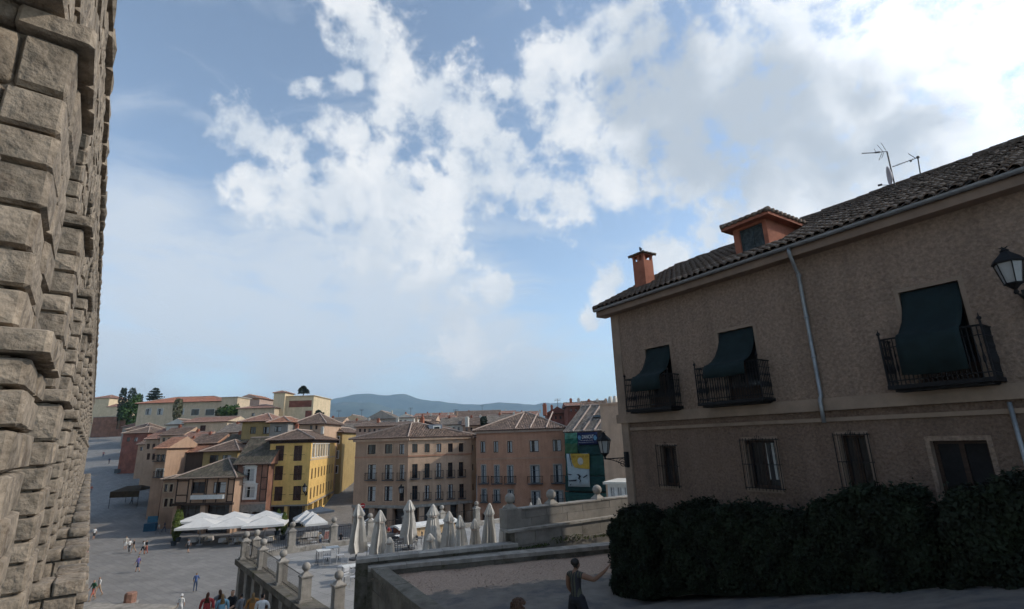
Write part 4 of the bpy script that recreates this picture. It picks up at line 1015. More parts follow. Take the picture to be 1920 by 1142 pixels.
FUR = {}
def cafe_table(p, label, rot=0.0, top=WHITEP):
    root = thing('cafe_table', label, 'table', p, 'tables on the terrace', rot)
    if 'tt' not in FUR:
        m = MB(); m.box((0, 0, .73), (.75, .75, .03)); FUR['tt'] = m.build('tabletop', WHITEP, root, local=True).data
        m = MB()
        for a in (-.33, .33):
            for b in (-.33, .33): m.tube([(a, b, 0), (a, b, .72)], .018, 5)
        m.box((0, 0, .68), (.7, .03, .05)); m.box((0, 0, .665), (.03, .7, .05)); FUR['tl'] = m.build('legs', DARKMETAL, root, local=True).data
    else: lk('tabletop', FUR['tt'], root); lk('legs', FUR['tl'], root)
def cafe_chair(p, label, rot=0.0, material=None, group='chairs on the terrace'):
    root = thing('cafe_chair', label, 'chair', p, group, rot)
    key = 'c'
    if key not in FUR:
        m = MB(); m.box((0, 0, .45), (.42, .42, .03)); FUR['cs'] = m.build('seat', DARKMETAL, root, local=True).data
        m = MB(); m.box((0, -.21, .75), (.42, .025, .16)); m.box((0, -.21, .58), (.42, .02, .06)); m.tube([(-.2, -.21, .45), (-.2, -.23, .85)], .013, 5); m.tube([(.2, -.21, .45), (.2, -.23, .85)], .013, 5); FUR['cb'] = m.build('backrest', DARKMETAL, root, local=True).data
        m = MB(); m.tube([(0, 0, 0), (0, 0, .44)], .014, 5); FUR['cl'] = m.build('leg', DARKMETAL, root, local=True).data; bpy.data.objects.remove(root.children[-1]); FUR[key] = 1
    else: lk('seat', FUR['cs'], root); lk('backrest', FUR['cb'], root)
    for a in (-.18, .18):
        for b in (-.18, .18): lk('leg', FUR['cl'], root, (a, b, 0))
    if material:
        for c in root.children: c.material_slots[0].link = 'OBJECT'; c.material_slots[0].material = material
PALEMETAL = mat('pale_grey_metal', (0.45, 0.45, 0.46), .5, .1, 4)
for i, (x, y) in enumerate(((622, 1050), (655, 1090), (752, 1026), (700, 1046), (842, 1018), (605, 1056))):
    q = pz(x, y, TZ); cafe_table(q, ('white cafe table by the far fence of the terrace', 'white cafe table beside the mossy wall and gateway', 'white cafe table between the parasols and the parapet', 'white cafe table under the first large parasol', 'white cafe table past the kiosk under the parasols', 'pale cafe table near the second ball pillar')[i], .5)
lab2 = {740: 'black metal chair right beside the small low closed parasol', 748: 'black metal chair in front of the small low closed parasol', 765: 'black metal chair under the tallest closed parasol', 785: 'black metal chair between the tallest parasol and the next', 830: 'black metal chair before the kiosk-end parasol', 852: 'black metal chair by the table past the kiosk', 738: 'black metal chair behind the white table near the small parasol', 775: 'black metal chair facing the parapet below the tallest parasol',
        598: 'grey metal chair at the end of the pale table near the second ball pillar', 612: 'grey metal chair between the two tables by the far fence', 637: 'grey metal chair turned away from the white table by the far fence', 641: 'grey metal chair pulled out behind the gateway table', 664: 'grey metal chair against the dark mossy wall', 642: 'grey metal chair in front of the gateway table'}
lab = {0: 'grey metal chair drawn up to the tables by the far fence', 1: 'grey metal chair beside the mossy wall and gateway', 2: 'black metal chair standing among the closed parasols'}
for i, (x, y, r, t) in enumerate(((598, 1053, 2.2, 0), (612, 1060, .4, 0), (637, 1056, -1.2, 0), (641, 1078, 2.9, 1), (664, 1100, .2, 1), (642, 1098, 1.2, 1), (740, 1030, .2, 2), (748, 1034, .6, 2), (765, 1024, 2.6, 2), (785, 1022, 1.9, 2), (830, 1022, .3, 2), (852, 1022, 2.4, 2), (738, 1024, 1.2, 2), (775, 1030, 2.2, 2))):
    cafe_chair(pz(x, y, TZ), lab2.get(x, lab[t]), r, None if t == 2 else PALEMETAL, ('chairs by the far fence', 'chairs by the gateway', 'black chairs among the parasols')[t])

# ------------------------------------------------------------------ hedges
def hedge(label, pts, out0, out1, n, seed):
    """pts: (u, z_base, z_top) along the facade; the hedge body lies between out0 and out1 metres in front of the wall"""
    rs = np.random.default_rng(seed); us = np.array([p[0] for p in pts]); zb = np.array([p[1] for p in pts]); zt = np.array([p[2] for p in pts])
    um = us.mean(); root = thing('hedge', label, 'hedge', HP(float(um), -(out0 + out1) / 2, float(zb.mean())))
    def top(u): return np.interp(u, us, zt) + .09 * np.sin(u * 3.1 + seed) + .07 * np.sin(u * 7.3 + 1) + .05 * np.sin(u * 13.0) + .03 * np.sin(u * 29.0)
    def bot(u): return np.interp(u, us, zb)
    m = MB(); k = 24; uu = np.linspace(us[0] + .12, us[-1] - .12, k); rings = []
    for u in uu:
        t, b = float(top(u)) - .16, float(bot(u)) - .1; e = min(1.0, .45 + min(u - us[0], us[-1] - u) / .5); o0, o1 = out0 + .12, out1 - .12; c = (o0 + o1) / 2; hw = (o1 - o0) / 2 * e
        rings.append([HP(u, -(c - hw), b), HP(u, -(c + hw), b), HP(u, -(c + hw), t - .2), HP(u, -(c + hw * .6), t), HP(u, -(c - hw * .6), t), HP(u, -(c - hw), t - .2)])
    V = [q for r in rings for q in r]; F = []
    for i in range(k - 1):
        for j in range(6): a = i * 6 + j; b = i * 6 + (j + 1) % 6; F.append((a, b, b + 6, a + 6))
    F += [tuple(range(6))[::-1], tuple((k - 1) * 6 + j for j in range(6))]
    m.add(V, F); m.build('dark_core', LEAFCORE, root)  # solid dark core, its colour standing in for the hedge's shaded inside
    U = rs.uniform(us[0], us[-1], n); T = top(U); B = bot(U); face = rs.random(n)
    P = np.zeros((n, 3)); Nn = np.zeros((n, 3)); e = np.clip(.45 + np.minimum(U - us[0], us[-1] - U) / .5, 0, 1)
    bul = .10 * np.sin(U * 3.3 + seed) ; c = (out0 + out1) / 2; hw = (out1 - out0) / 2 * e
    Zf = B + (T - B) * rs.random(n) ** .9; lump = .09 * np.sin(U * 4.7 + Zf * 3.9 + seed) + .06 * np.sin(U * 9.1 - Zf * 7.7)
    of = c + hw + lump + rs.normal(0, .05, n) - .25 * np.clip((Zf - (T - .35)) / .35, 0, 1) ** 2
    ot = c + hw * rs.uniform(-1, 1, n)
    isf = face < .62; ist = (face >= .62) & (face < .82); ise = face >= .82
    out = np.where(isf, of, ot); Z = np.where(isf, Zf, T + rs.normal(0, .05, n))
    Ue = np.where(rs.random(n) < .5, us[0] + np.abs(rs.normal(0, .06, n)), us[-1] - np.abs(rs.normal(0, .06, n)))
    Ze = np.interp(Ue, us, zb) + (np.interp(Ue, us, zt) - np.interp(Ue, us, zb)) * rs.random(n)
    Ue = Ue + .10 * np.sin(Ze * 4.0 + seed)
    U2 = np.where(ise, Ue, U); Z = np.where(ise, Ze, Z); out = np.where(ise, c + (out1 - out0) / 2 * .8 * rs.uniform(-1, 1, n), out)
    P = HC[None] - HD[None] * U2[:, None] + HN[None] * out[:, None]; P[:, 2] = Z
    Nn = np.where(isf[:, None], HN[None], np.where(ist[:, None], np.array([[0, 0, 1.0]]), HD[None]))
    sh = rs.random(n) < .035                       # stray shoots standing out of the clipped face
    P[sh] += (Nn[sh] * .6 + np.array([0, 0, .5])) * rs.uniform(.03, .16, (int(sh.sum()), 1))
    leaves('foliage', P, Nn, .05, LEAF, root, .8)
def hz(x, y, out): return hpix(x, y, out)
ua, zla = hz(1160, 958, 1.9)
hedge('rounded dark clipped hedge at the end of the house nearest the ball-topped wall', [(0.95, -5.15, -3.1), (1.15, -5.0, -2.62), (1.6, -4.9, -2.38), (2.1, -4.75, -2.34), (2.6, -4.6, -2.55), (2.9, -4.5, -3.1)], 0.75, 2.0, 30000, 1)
hedge('long dark hedge below the ground-floor windows, carried on to fill the dark doorway gap', [(3.1, -4.45, -3.1), (3.3, -4.4, -2.6), (3.7, -4.25, -2.2), (4.2, -4.1, -1.98), (5.2, -3.95, -1.98), (6.2, -3.75, -2.02), (7.2, -3.55, -1.95), (8.0, -3.4, -1.78), (8.4, -3.3, -1.42), (9.0, -3.2, -1.22), (9.6, -3.1, -1.32), (9.9, -3.05, -1.6), (10.05, -3.0, -1.9)], 0.75, 2.0, 60000, 2)  # end carried over the doorway gap, standing in for its dark shade
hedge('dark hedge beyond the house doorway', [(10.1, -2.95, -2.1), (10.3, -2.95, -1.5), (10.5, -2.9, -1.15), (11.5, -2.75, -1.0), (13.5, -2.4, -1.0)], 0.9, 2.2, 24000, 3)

# ------------------------------------------------------------------ town buildings
ZS = 5.4375
def zc(ox, oy): return lambda x, y: (ox + x / ZS, oy + y / ZS)
Z1, Z2, Z3, Z4, Z5, Z6, Z7, Z8 = zc(440, 860), zc(640, 880), zc(860, 880), zc(160, 680), zc(400, 680), zc(640, 700), zc(860, 720), zc(240, 820)
def wallmat(name, c, var=.12, bump=.004): return mat('plaster_' + name, c, .92, var, .8, bump, 8, 7, spot=(tuple(v * .75 for v in c), .5, .60), coord='World', streak=.16)
WM = dict(yellow=wallmat('yellow', (0.70, 0.45, 0.15)), tan=wallmat('tan', (0.40, 0.262, 0.178)), tan2=wallmat('tan2', (0.49, 0.335, 0.232)), rust=wallmat('rust', (0.40, 0.213, 0.135)), rust2=wallmat('rust2', (0.38, 0.23, 0.155)),
          cream=wallmat('cream', (0.52, 0.405, 0.28)), white=wallmat('white', (0.58, 0.54, 0.47)), grey=wallmat('grey', (0.30, 0.27, 0.235)), ochre=wallmat('ochre', (0.36, 0.26, 0.115)), brick=wallmat('brickwall', (0.25, 0.125, 0.085), .3, .01), red=wallmat('redwall', (0.22, 0.085, 0.062), .3, .01), pink=wallmat('pink', (0.40, 0.28, 0.22)), stone=wallmat('stone', (0.36, 0.34, 0.30)), pale=wallmat('pale', (0.60, 0.475, 0.31)), dark=wallmat('darkwall', (0.10, 0.075, 0.06)))

class Bld:
    """A building on the quad A,B,C,D (A left, B right of the front as seen from outside); facades carry real openings"""
    def __init__(s, name, label, A, B, depth, zb, ze, wm, C=None, cat='building', group=None):
        s.A, s.B = np.array([A[0], A[1], 0.]), np.array([B[0], B[1], 0.])
        d = s.B - s.A; d /= np.linalg.norm(d); inn = np.array([-d[1], d[0], 0])
        s.C = np.array([C[0], C[1], 0.]) if C is not None else s.B + inn * depth; s.D = s.A + (s.C - s.B)
        s.zb, s.ze, s.wm = zb, ze, wm
        s.root = thing(name, label, cat, ((s.A + s.C) / 2)[:2].tolist() + [zb], group); s.op = {'AB': [], 'BC': [], 'DA': [], 'CD': []}; s.deep = {}
    def edge(s, e): return getattr(s, e[0]), getattr(s, e[1])
    def frame(s, e):
        P0, P1 = s.edge(e); d = P1 - P0; L = np.linalg.norm(d); d /= L; n = np.array([d[1], -d[0], 0])
        return (lambda u, k, z: P0 + d * u - n * k + np.array([0, 0, z])), L, d, n, P0
    def px(s, e, q):
        P, L, d, n, P0 = s.frame(e); r = ray(*q); t = (P0 @ n) / (r @ n); p = r * t; return float((p - P0) @ d), float(p[2])
    def win(s, e, zf, rects, style, **kw):
        for (x0, x1, y0, y1) in rects:
            ua, za = s.px(e, zf(x0, y0)); ub, zb2 = s.px(e, zf(x1, y1)); ua2, zt2 = s.px(e, zf(x1, y0))
            s.add(e, ua, ub, min(za, zb2), (za + zt2) / 2, style, **kw)
    def add(s, e, a, b, c, d, style, **kw):
        P, L, *_ = s.frame(e); a, b = max(.12, min(a, b)), min(L - .12, max(a, b)); c, d = max(s.zb + .02, c), min(s.ze - .05, d)
        if b - a < .15 or d - c < .15: return
        for h in s.op[e]:
            if not (b <= h[0] or a >= h[1] or d <= h[2] or c >= h[3]): return
        s.op[e].append((a, b, c, d, style, kw))
    def walls(s, mats=None, edges=('AB', 'BC', 'CD', 'DA')):
        for e in edges:
            P, L, d, n, P0 = s.frame(e); m = (mats or {}).get(e, s.wm); mb = MB(); split = (mats or {}).get(e + '_split')
            deep = [h for h in s.op[e] if h[4] == 'arcade']; flat = [h for h in s.op[e] if h[4] != 'arcade']
            allh = s.op[e]
            def rec(h): return .9 if h[4] == 'arcade' else .22
            us = None
            grid_wall(mb, P, 0, L, s.zb, s.ze, [h[:4] for h in flat] + [h[:4] for h in deep], .22)
            for h in deep:                                       # carry the reveals of arcade openings deeper
                a, b, c, dd = h[:4]; r0, r1 = .2, .9
                mb.poly([P(a, r0, c), P(a, r0, dd), P(a, r1, dd), P(a, r1, c)]); mb.poly([P(b, r0, dd), P(b, r0, c), P(b, r1, c), P(b, r1, dd)]); mb.poly([P(a, r0, dd), P(b, r0, dd), P(b, r1, dd), P(a, r1, dd)])
            mb.build('wall', m, s.root)
            for h in allh: s.fit(e, P, h)
    def fit(s, e, P, h):
        a, b, c, d, st, kw = h; R = s.root; mid = (a + b) / 2
        if kw.get('trim') is not None:
            m = MB(); t = kw.get('tw', .16)
            for q in ((a - t, b + t, d, d + t), (a - t, a, c, d), (b, b + t, c, d), (a - t, b + t, c - t * .8, c)): fbox(m, P, q[0], q[1], -.03, .04, q[2], q[3])
            m.build('window_surround', kw['trim'], R)
        if st == 'shutter':
            m = MB(); fbox(m, P, a, mid - .02, .10, .15, c, d); fbox(m, P, mid + .02, b, .10, .15, c, d)
            for z in np.arange(c + .15, d - .05, .3): fbox(m, P, a + .05, b - .05, .085, .10, z, z + .06)
            m.build('shutter', SHUT, R)
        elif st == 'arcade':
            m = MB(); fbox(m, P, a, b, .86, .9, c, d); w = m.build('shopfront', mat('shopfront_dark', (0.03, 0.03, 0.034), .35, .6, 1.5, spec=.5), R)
            m = MB()
            for u in np.linspace(a + .05, b - .12, max(2, int((b - a) / 1.1) + 1)): fbox(m, P, u, u + .07, .80, .86, c, d)
            fbox(m, P, a, b, .80, .86, d - .55, d - .48); m.build('shopfront_frame', WOODDARK, w)
        else:
            fm = kw.get('frame', SHUT); m = MB(); t = .07
            for q in ((a, b, d - t, d), (a, b, c, c + t), (a, a + t, c, d), (b - t, b, c, d), (mid - .035, mid + .035, c, d)): fbox(m, P, q[0], q[1], .12, .18, q[2], q[3])
            if d - c > 1.7: fbox(m, P, a, b, .12, .17, c + (d - c) * .72, c + (d - c) * .72 + .05)
            w = m.build('window', fm, R)
            m = MB(); fbox(m, P, a + .03, b - .03, .16, .2, c + .03, d - .03); m.build('pane', GLASS, w)
            if st == 'curtain' or (st == 'window' and random.random() < .4):
                m = MB(); fbox(m, P, mid + .05, b - .09, .150, .158, c + .1, d - .08); fbox(m, P, a + .08, a + .08 + (b - a) * .14, .150, .158, c + .1, d - .08); m.build('curtain', CURTAIN, w)
        if kw.get('balc'):
            o = kw['balc']; x0, x1 = a - kw.get('bw', .25), b + kw.get('bw', .25)
            m = MB(); fbox(m, P, x0, x1, -o, -.002, c - .14, c - .02); bal = m.build('balcony', kw.get('bmat', DARKMETAL), R)
            m = MB(); zr = c + 1.0
            if kw.get('solid'):
                fbox(m, P, x0, x1, -o, -o + .08, c - .02, c + .75); fbox(m, P, x0, x0 + .08, -o + .08, -.003, c - .02, c + .75); fbox(m, P, x1 - .08, x1, -o + .08, -.003, c - .02, c + .75); m.build('balcony_front', kw['solid'], bal)
            else:
                m.tube([P(x0, 0, zr), P(x0, -o, zr), P(x1, -o, zr), P(x1, 0, zr)], .03, 4)
                for u in np.arange(x0 + .02, x1, .17): m.tube([P(u, -o, c), P(u, -o, zr)], .013, 3, caps=False)
                for kk in np.arange(.1, o, .17): m.tube([P(x0, -kk, c), P(x0, -kk, zr)], .013, 3, caps=False); m.tube([P(x1, -kk, c), P(x1, -kk, zr)], .013, 3, caps=False)
                m.build('balcony_railing', IRON, bal, kind='stuff')
        if kw.get('bar'):
            m = MB(); m.tube([P(a - .55, -.12, c + .95), P(b + .55, -.12, c + .95)], .03, 4); m.build('rail', IRON, R)
    def band(s, z0, z1, out, material, edges=('AB', 'BC', 'DA'), name='cornice'):
        for e in edges:
            P, L, *_ = s.frame(e); m = MB(); fbox(m, P, -out * .98, L + out * .98, -out, .05, z0, z1); m.build(name, material, s.root)
    def roof(s, kind='hip', pitch=.45, oh=.5, material=None, axis=None, cap=MORTAR, thick=.14, caps=True):
        A, B, C, D = s.A, s.B, s.C, s.D; ex = B - A; ey = D - A; W = np.linalg.norm(ex); H = np.linalg.norm(ey); ex /= W; ey /= H; ze = s.ze
        def Q(u, v, z): return A + ex * u + ey * v + np.array([0, 0, z])
        u0, u1, v0, v1 = -oh, W + oh, -oh, H + oh; axis = axis or ('x' if W >= H else 'y'); mb = MB(); lines = []
        s.Q = Q
        if kind == 'flat':
            fbox(mb, lambda u, k, z: Q(u, k, z), u0, u1, v0, v1, ze, ze + thick); s.roofobj = mb.build('roof', material, s.root); return s.roofobj
        if kind == 'shed':
            q = [(u0, v0, 0), (u1, v0, 0), (u1, v1, pitch * (v1 - v0)), (u0, v1, pitch * (v1 - v0))]; polys = [q]; lines = [(q[3], q[2])]
        elif axis == 'x':
            h = (v1 - v0) / 2; ins = h if kind == 'hip' else 0.0; ins = min(ins, (u1 - u0) / 2 - .01); zr = pitch * h; m_ = (v0 + v1) / 2
            R0, R1 = (u0 + ins, m_, zr), (u1 - ins, m_, zr); a, b, c, d = (u0, v0, 0), (u1, v0, 0), (u1, v1, 0), (u0, v1, 0)
            polys = [[a, b, R1, R0], [c, d, R0, R1]]; polys += [[b, c, R1], [d, a, R0]]; lines = [(R0, R1)] + ([(a, R0), (b, R1), (c, R1), (d, R0)] if kind == 'hip' else [])
        else:
            h = (u1 - u0) / 2; ins = h if kind == 'hip' else 0.0; ins = min(ins, (v1 - v0) / 2 - .01); zr = pitch * h; m_ = (u0 + u1) / 2
            R0, R1 = (m_, v0 + ins, zr), (m_, v1 - ins, zr); a, b, c, d = (u0, v0, 0), (u1, v0, 0), (u1, v1, 0), (u0, v1, 0)
            polys = [[b, c, R1, R0], [d, a, R0, R1], [a, b, R0], [c, d, R1]]; lines = [(R0, R1)] + ([(a, R0), (b, R0), (c, R1), (d, R1)] if kind == 'hip' else [])
        gable = []
        for k, q in enumerate(polys):
            w = [Q(p[0], p[1], ze + thick + p[2]) for p in q]
            e = w[1] - w[0]; e /= np.linalg.norm(e); nn = np.cross(w[1] - w[0], w[2] - w[0]); nn /= np.linalg.norm(nn); f = np.cross(nn, e)
            uv = [(float((p - w[0]) @ e), float((p - w[0]) @ f)) for p in w]
            mb.poly(w, 1 if (kind == 'gable' and len(q) == 3) else 0, uv)
        per = [(u0, v0, 0), (u1, v0, 0), (u1, v1, polys[0][2][2] if kind == 'shed' else 0), (u0, v1, polys[0][2][2] if kind == 'shed' else 0)]
        for i in range(4):
            p, q = per[i], per[(i + 1) % 4]; mb.poly([Q(p[0], p[1], ze), Q(q[0], q[1], ze), Q(q[0], q[1], ze + thick + q[2]), Q(p[0], p[1], ze + thick + p[2])], 2)
        mb.poly([Q(p[0], p[1], ze) for p in per[::-1]], 2)
        ro = mb.build('roof', [material, s.wm, SHUT], s.root)
        if caps:
            for (p, q) in lines:
                m = MB(); P_, Q_ = Q(p[0], p[1], ze + thick + p[2] + .03), Q(q[0], q[1], ze + thick + q[2] + .03)
                if np.linalg.norm(P_ - Q_) > .2: m.tube([P_, Q_], .11, 5); m.build('ridge_cap', cap, ro)
            # eave edge: row of tile ends
            P_, Q_ = Q(u0, v0, ze + thick), Q(u1, v0, ze + thick); m = MB(); n = int((u1 - u0) / .27)
            for i in range(n): c = P_ + (Q_ - P_) * (i + .5) / n; m.tube([c - ey * .08 + [0, 0, -.02], c + ey * .35 + [0, 0, .02 + pitch * .2]], .085, 5)
            m.build('eave_tiles', material_tile(material), ro, kind='stuff')
        s.Q = Q; s.roofobj = ro; return ro
    def chimney(s, u, v, z, w=.5, h=1.2, m=None):
        mb = MB(); c = s.A + (s.B - s.A) / np.linalg.norm(s.B - s.A) * u + (s.D - s.A) / np.linalg.norm(s.D - s.A) * v; rz = math.atan2(*(s.B - s.A)[[1, 0]])
        mb.box((c[0], c[1], z + h / 2), (w, w, h), rz); mb.box((c[0], c[1], z + h + .05), (w * 1.25, w * 1.25, .1), rz); mb.box((c[0], c[1], z + h + .22), (w * .7, w * .7, .24), rz); mb.build('chimney', m or BRICKRED, s.roofobj)
def material_tile(m): return MATS.get(m.name + '_plain') or mat(m.name + '_plain', {'roof_brown': (.21, .15, .12), 'roof_terracotta': (.38, .2, .13), 'roof_red': (.4, .18, .12), 'roof_grey': (.25, .21, .18), 'roof_dark': (.14, .11, .09), 'roof_rose': (.34, .22, .18)}.get(m.name, (.25, .2, .17)), .9, .3, 4, coord='World')
def front(x0, x1, Y0, Y1, y): return ray(x0, y) * Y0, ray(x1, y) * Y1
def zat(x, y, Y): return float(ray(x, y)[2] * Y)

def make_yellow():
    A, B = front(501, 579, 88, 88, 900); C = ray(634, 880) * 116
    b = Bld('yellow_house', 'bright yellow four-storey corner house with brown shutters and arcaded ground floor', A, B, 10, PLZ, zat(540, 826, 88), WM['yellow'], C, 'house')
    for zf, rects in ((Z5, ((635, 712, 845, 1000), (825, 898, 845, 1000))), (Z1, ((412, 485, 75, 220), (605, 680, 70, 218), (408, 480, 285, 430), (600, 672, 278, 425)))): b.win('AB', zf, rects, 'shutter', bar=True)
    zb = zat(540, 948, 88)
    _, L, *_ = b.frame('AB'); b.add('AB', .35, L / 2 - .25, PLZ, zb - .1, 'arcade'); b.add('AB', L / 2 + .25, L - .35, PLZ, zb - .1, 'arcade')
    _, Ls, *_ = b.frame('BC'); ze = b.ze
    for i in range(7): b.add('BC', 1.2 + i * 2.3, 2.7 + i * 2.3, ze - 2.9, ze - .7, 'window', trim=WHITEP, frame=WHITEP)
    for j, (z0, h) in enumerate(((ze - 6.4, 1.7), (ze - 9.6, 1.8))):
        for i in range(9): b.add('BC', 1.6 + i * 2.7, 2.6 + i * 2.7, z0, z0 + h, 'shutter')
    for i in range(6): b.add('BC', 1.0 + i * 4.2, 4.2 + i * 4.2, PLZ + float(max(0, gz(0, 92 + i * 4) - PLZ)) + .1, zb - .2, 'arcade')
    b.walls(); b.band(zb - .1, zb + .12, .12, WM['grey'], ('AB', 'BC')); b.band(ze - .45, ze - .02, .18, WOODDARK, ('AB', 'BC'), 'eaves_board'); b.band(ze - 3.35, ze - 3.15, .06, WM['cream'], ('BC',), 'string_course')
    b.roof('hip', .42, .75, ROOFT['brown']); b.chimney(3, 5, ze + 1.4); b.chimney(6.2, 12, ze + 1.2, .45, 1.0, WM['white'])
    # ground-floor pier stripes
    return b
make_yellow()
def make_yellow_back():
    A, B = front(606, 640, 112, 112, 850); b = Bld('ochre_house', 'ochre house closing the side of the yellow corner house up the lane', A, B, 12, PLZ, zat(620, 812, 112), WM['ochre'], None, 'house')
    _, L, *_ = b.frame('AB'); ze = b.ze
    for j in range(3):
        for i in range(2): b.add('AB', 1.7 + i * .95, 2.3 + i * .95, ze - 2.2 - j * 3, ze - .8 - j * 3, 'window', trim=WHITEP)
    b.walls(); b.roof('hip', .45, .6, ROOFT['brown'])
make_yellow_back()

def make_timber():
    A, B = front(328, 438, 85, 84, 930); ze = zat(385, 898, 84)
    b = Bld('half_timbered_house', 'low half-timbered house with hipped roof and white window balcony behind the restaurant canopies', A, B, 11, PLZ, ze, WM['tan'], None, 'house')
    b.win('AB', Z8, ((660, 778, 455, 570), (875, 990, 455, 570)), 'window')
    zfl = zat(385, 943, 84); P, L, d, n, P0 = b.frame('AB')
    b.add('AB', .6, L * .46, PLZ, zfl - .4, 'arcade'); b.add('AB', L * .54, L - .5, PLZ, zfl - .4, 'arcade')
    for i in range(3): b.add('DA', 1.5 + i * 3.2, 2.5 + i * 3.2, ze - 2.4, ze - .9, 'window')
    b.walls(); TM = WOODDARK
    for u in (0.08, L * .20, L * .27, L * .49, L * .52, L * .70, L * .88, L - .2):
        m = MB(); fbox(m, P, u, u + .18, -.04, .02, zfl, ze); m.build('timber_post', TM, b.root)
    for z in (zfl, zfl + 1.1, ze - .3):
        for q in ((.28, L * .20), (L * .88 + .2, L - .22)): m = MB(); fbox(m, P, q[0], q[1], -.038, .02, z, z + .15); m.build('timber_rail', TM, b.root)
    m = MB(); fbox(m, P, -.15, L + .15, -.35, .02, zfl - .38, zfl - .02); m.build('jetty_beam', TM, b.root)
    ua, z0 = b.px('AB', Z8(655, 632)); ub, z1 = b.px('AB', Z8(990, 582)); m = MB(); fbox(m, P, ua, ub, -.5, -.002, z0, z1); m.build('window_balcony', WHITEP, b.root)
    b.roof('hip', .5, .7, ROOFT['dark']); b.chimney(L * .75, 6, ze + 1.6, .5, 1.0)
make_timber()
def make_brick():
    A, B = front(438.5, 499.5, 86, 86, 930); ze = zat(468, 872, 86)
    b = Bld('timbered_brick_house', 'narrow brick and timber house with two white pedimented windows over stone arches', A, B, 9, PLZ, ze, WM['brick'], None, 'house')
    b.win('AB', Z8, ((1200, 1280, 322, 445), (1198, 1285, 502, 615)), 'window', trim=WHITEP, tw=.35, frame=WHITEP); zfl = zat(468, 945, 86); P, L, *_ = b.frame('AB')
    for (x0, x1) in ((1105, 1230), (1265, 1390)):
        ua, _ = b.px('AB', Z8(x0, 760)); ub, zt = b.px('AB', Z8(x1, 735)); b.add('AB', ua, ub, PLZ, zt, 'arcade')
    b.walls()
    for h in [q for q in b.op['AB'] if q[4] == 'window']:
        a, bb, c, d = h[:4]; m = MB(); mid = (a + bb) / 2
        for (x, y) in ((a - .55, bb + .55),): m.add([P(x, -.16, d + .36), P(y, -.16, d + .36), P(mid, -.16, d + .86), P(x, 0, d + .36), P(y, 0, d + .36), P(mid, 0, d + .86)], [(0, 1, 2), (0, 3, 4, 1), (1, 4, 5, 2), (2, 5, 3, 0)])
        m.build('pediment', WHITEP, b.root)
    for u in (.02, L * .22, L * .78, L - .2): m = MB(); fbox(m, P, u, u + .15, -.03, .02, zfl + .3, ze); m.build('timber_post', WOODDARK, b.root)
    for z in (zfl + .3, zfl + 2.1, zfl + 3.9): 
        for q in ((.18, L * .22), (L * .78 + .16, L - .2)): m = MB(); fbox(m, P, q[0], q[1], -.028, .02, z, z + .13); m.build('timber_rail', WOODDARK, b.root)
    m = MB(); fbox(m, P, -.05, L + .05, -.12, .02, zfl - .05, zfl + .25); m.build('sill_band', WM['pink'], b.root)
    # stone arcade front
    m = MB(); fbox(m, P, 0.02, L - .02, -.06, -.01, zfl - 1.2, zfl - .06); m.build('stone_lintel', PALESTONE, b.root)
    for h in [q for q in b.op['AB'] if q[4] == 'arcade']:
        c = (h[0] + h[1]) / 2; r = (h[1] - h[0]) / 2; m = MB()
        for t in np.linspace(0, math.pi, 10)[:-1]:
            q = [P(c + rr_ * math.cos(tt), -.09, h[3] - r * .15 + rr_ * .8 * math.sin(tt) - r * .6) for rr_, tt in ((r, t), (r + .3, t), (r + .3, t + math.pi / 9), (r, t + math.pi / 9))]; m.poly(q)
        m.build('arch_ring', PALESTONE, b.root)
    b.roof('gable', .85, .5, ROOFT['dark'], 'x')
make_brick()

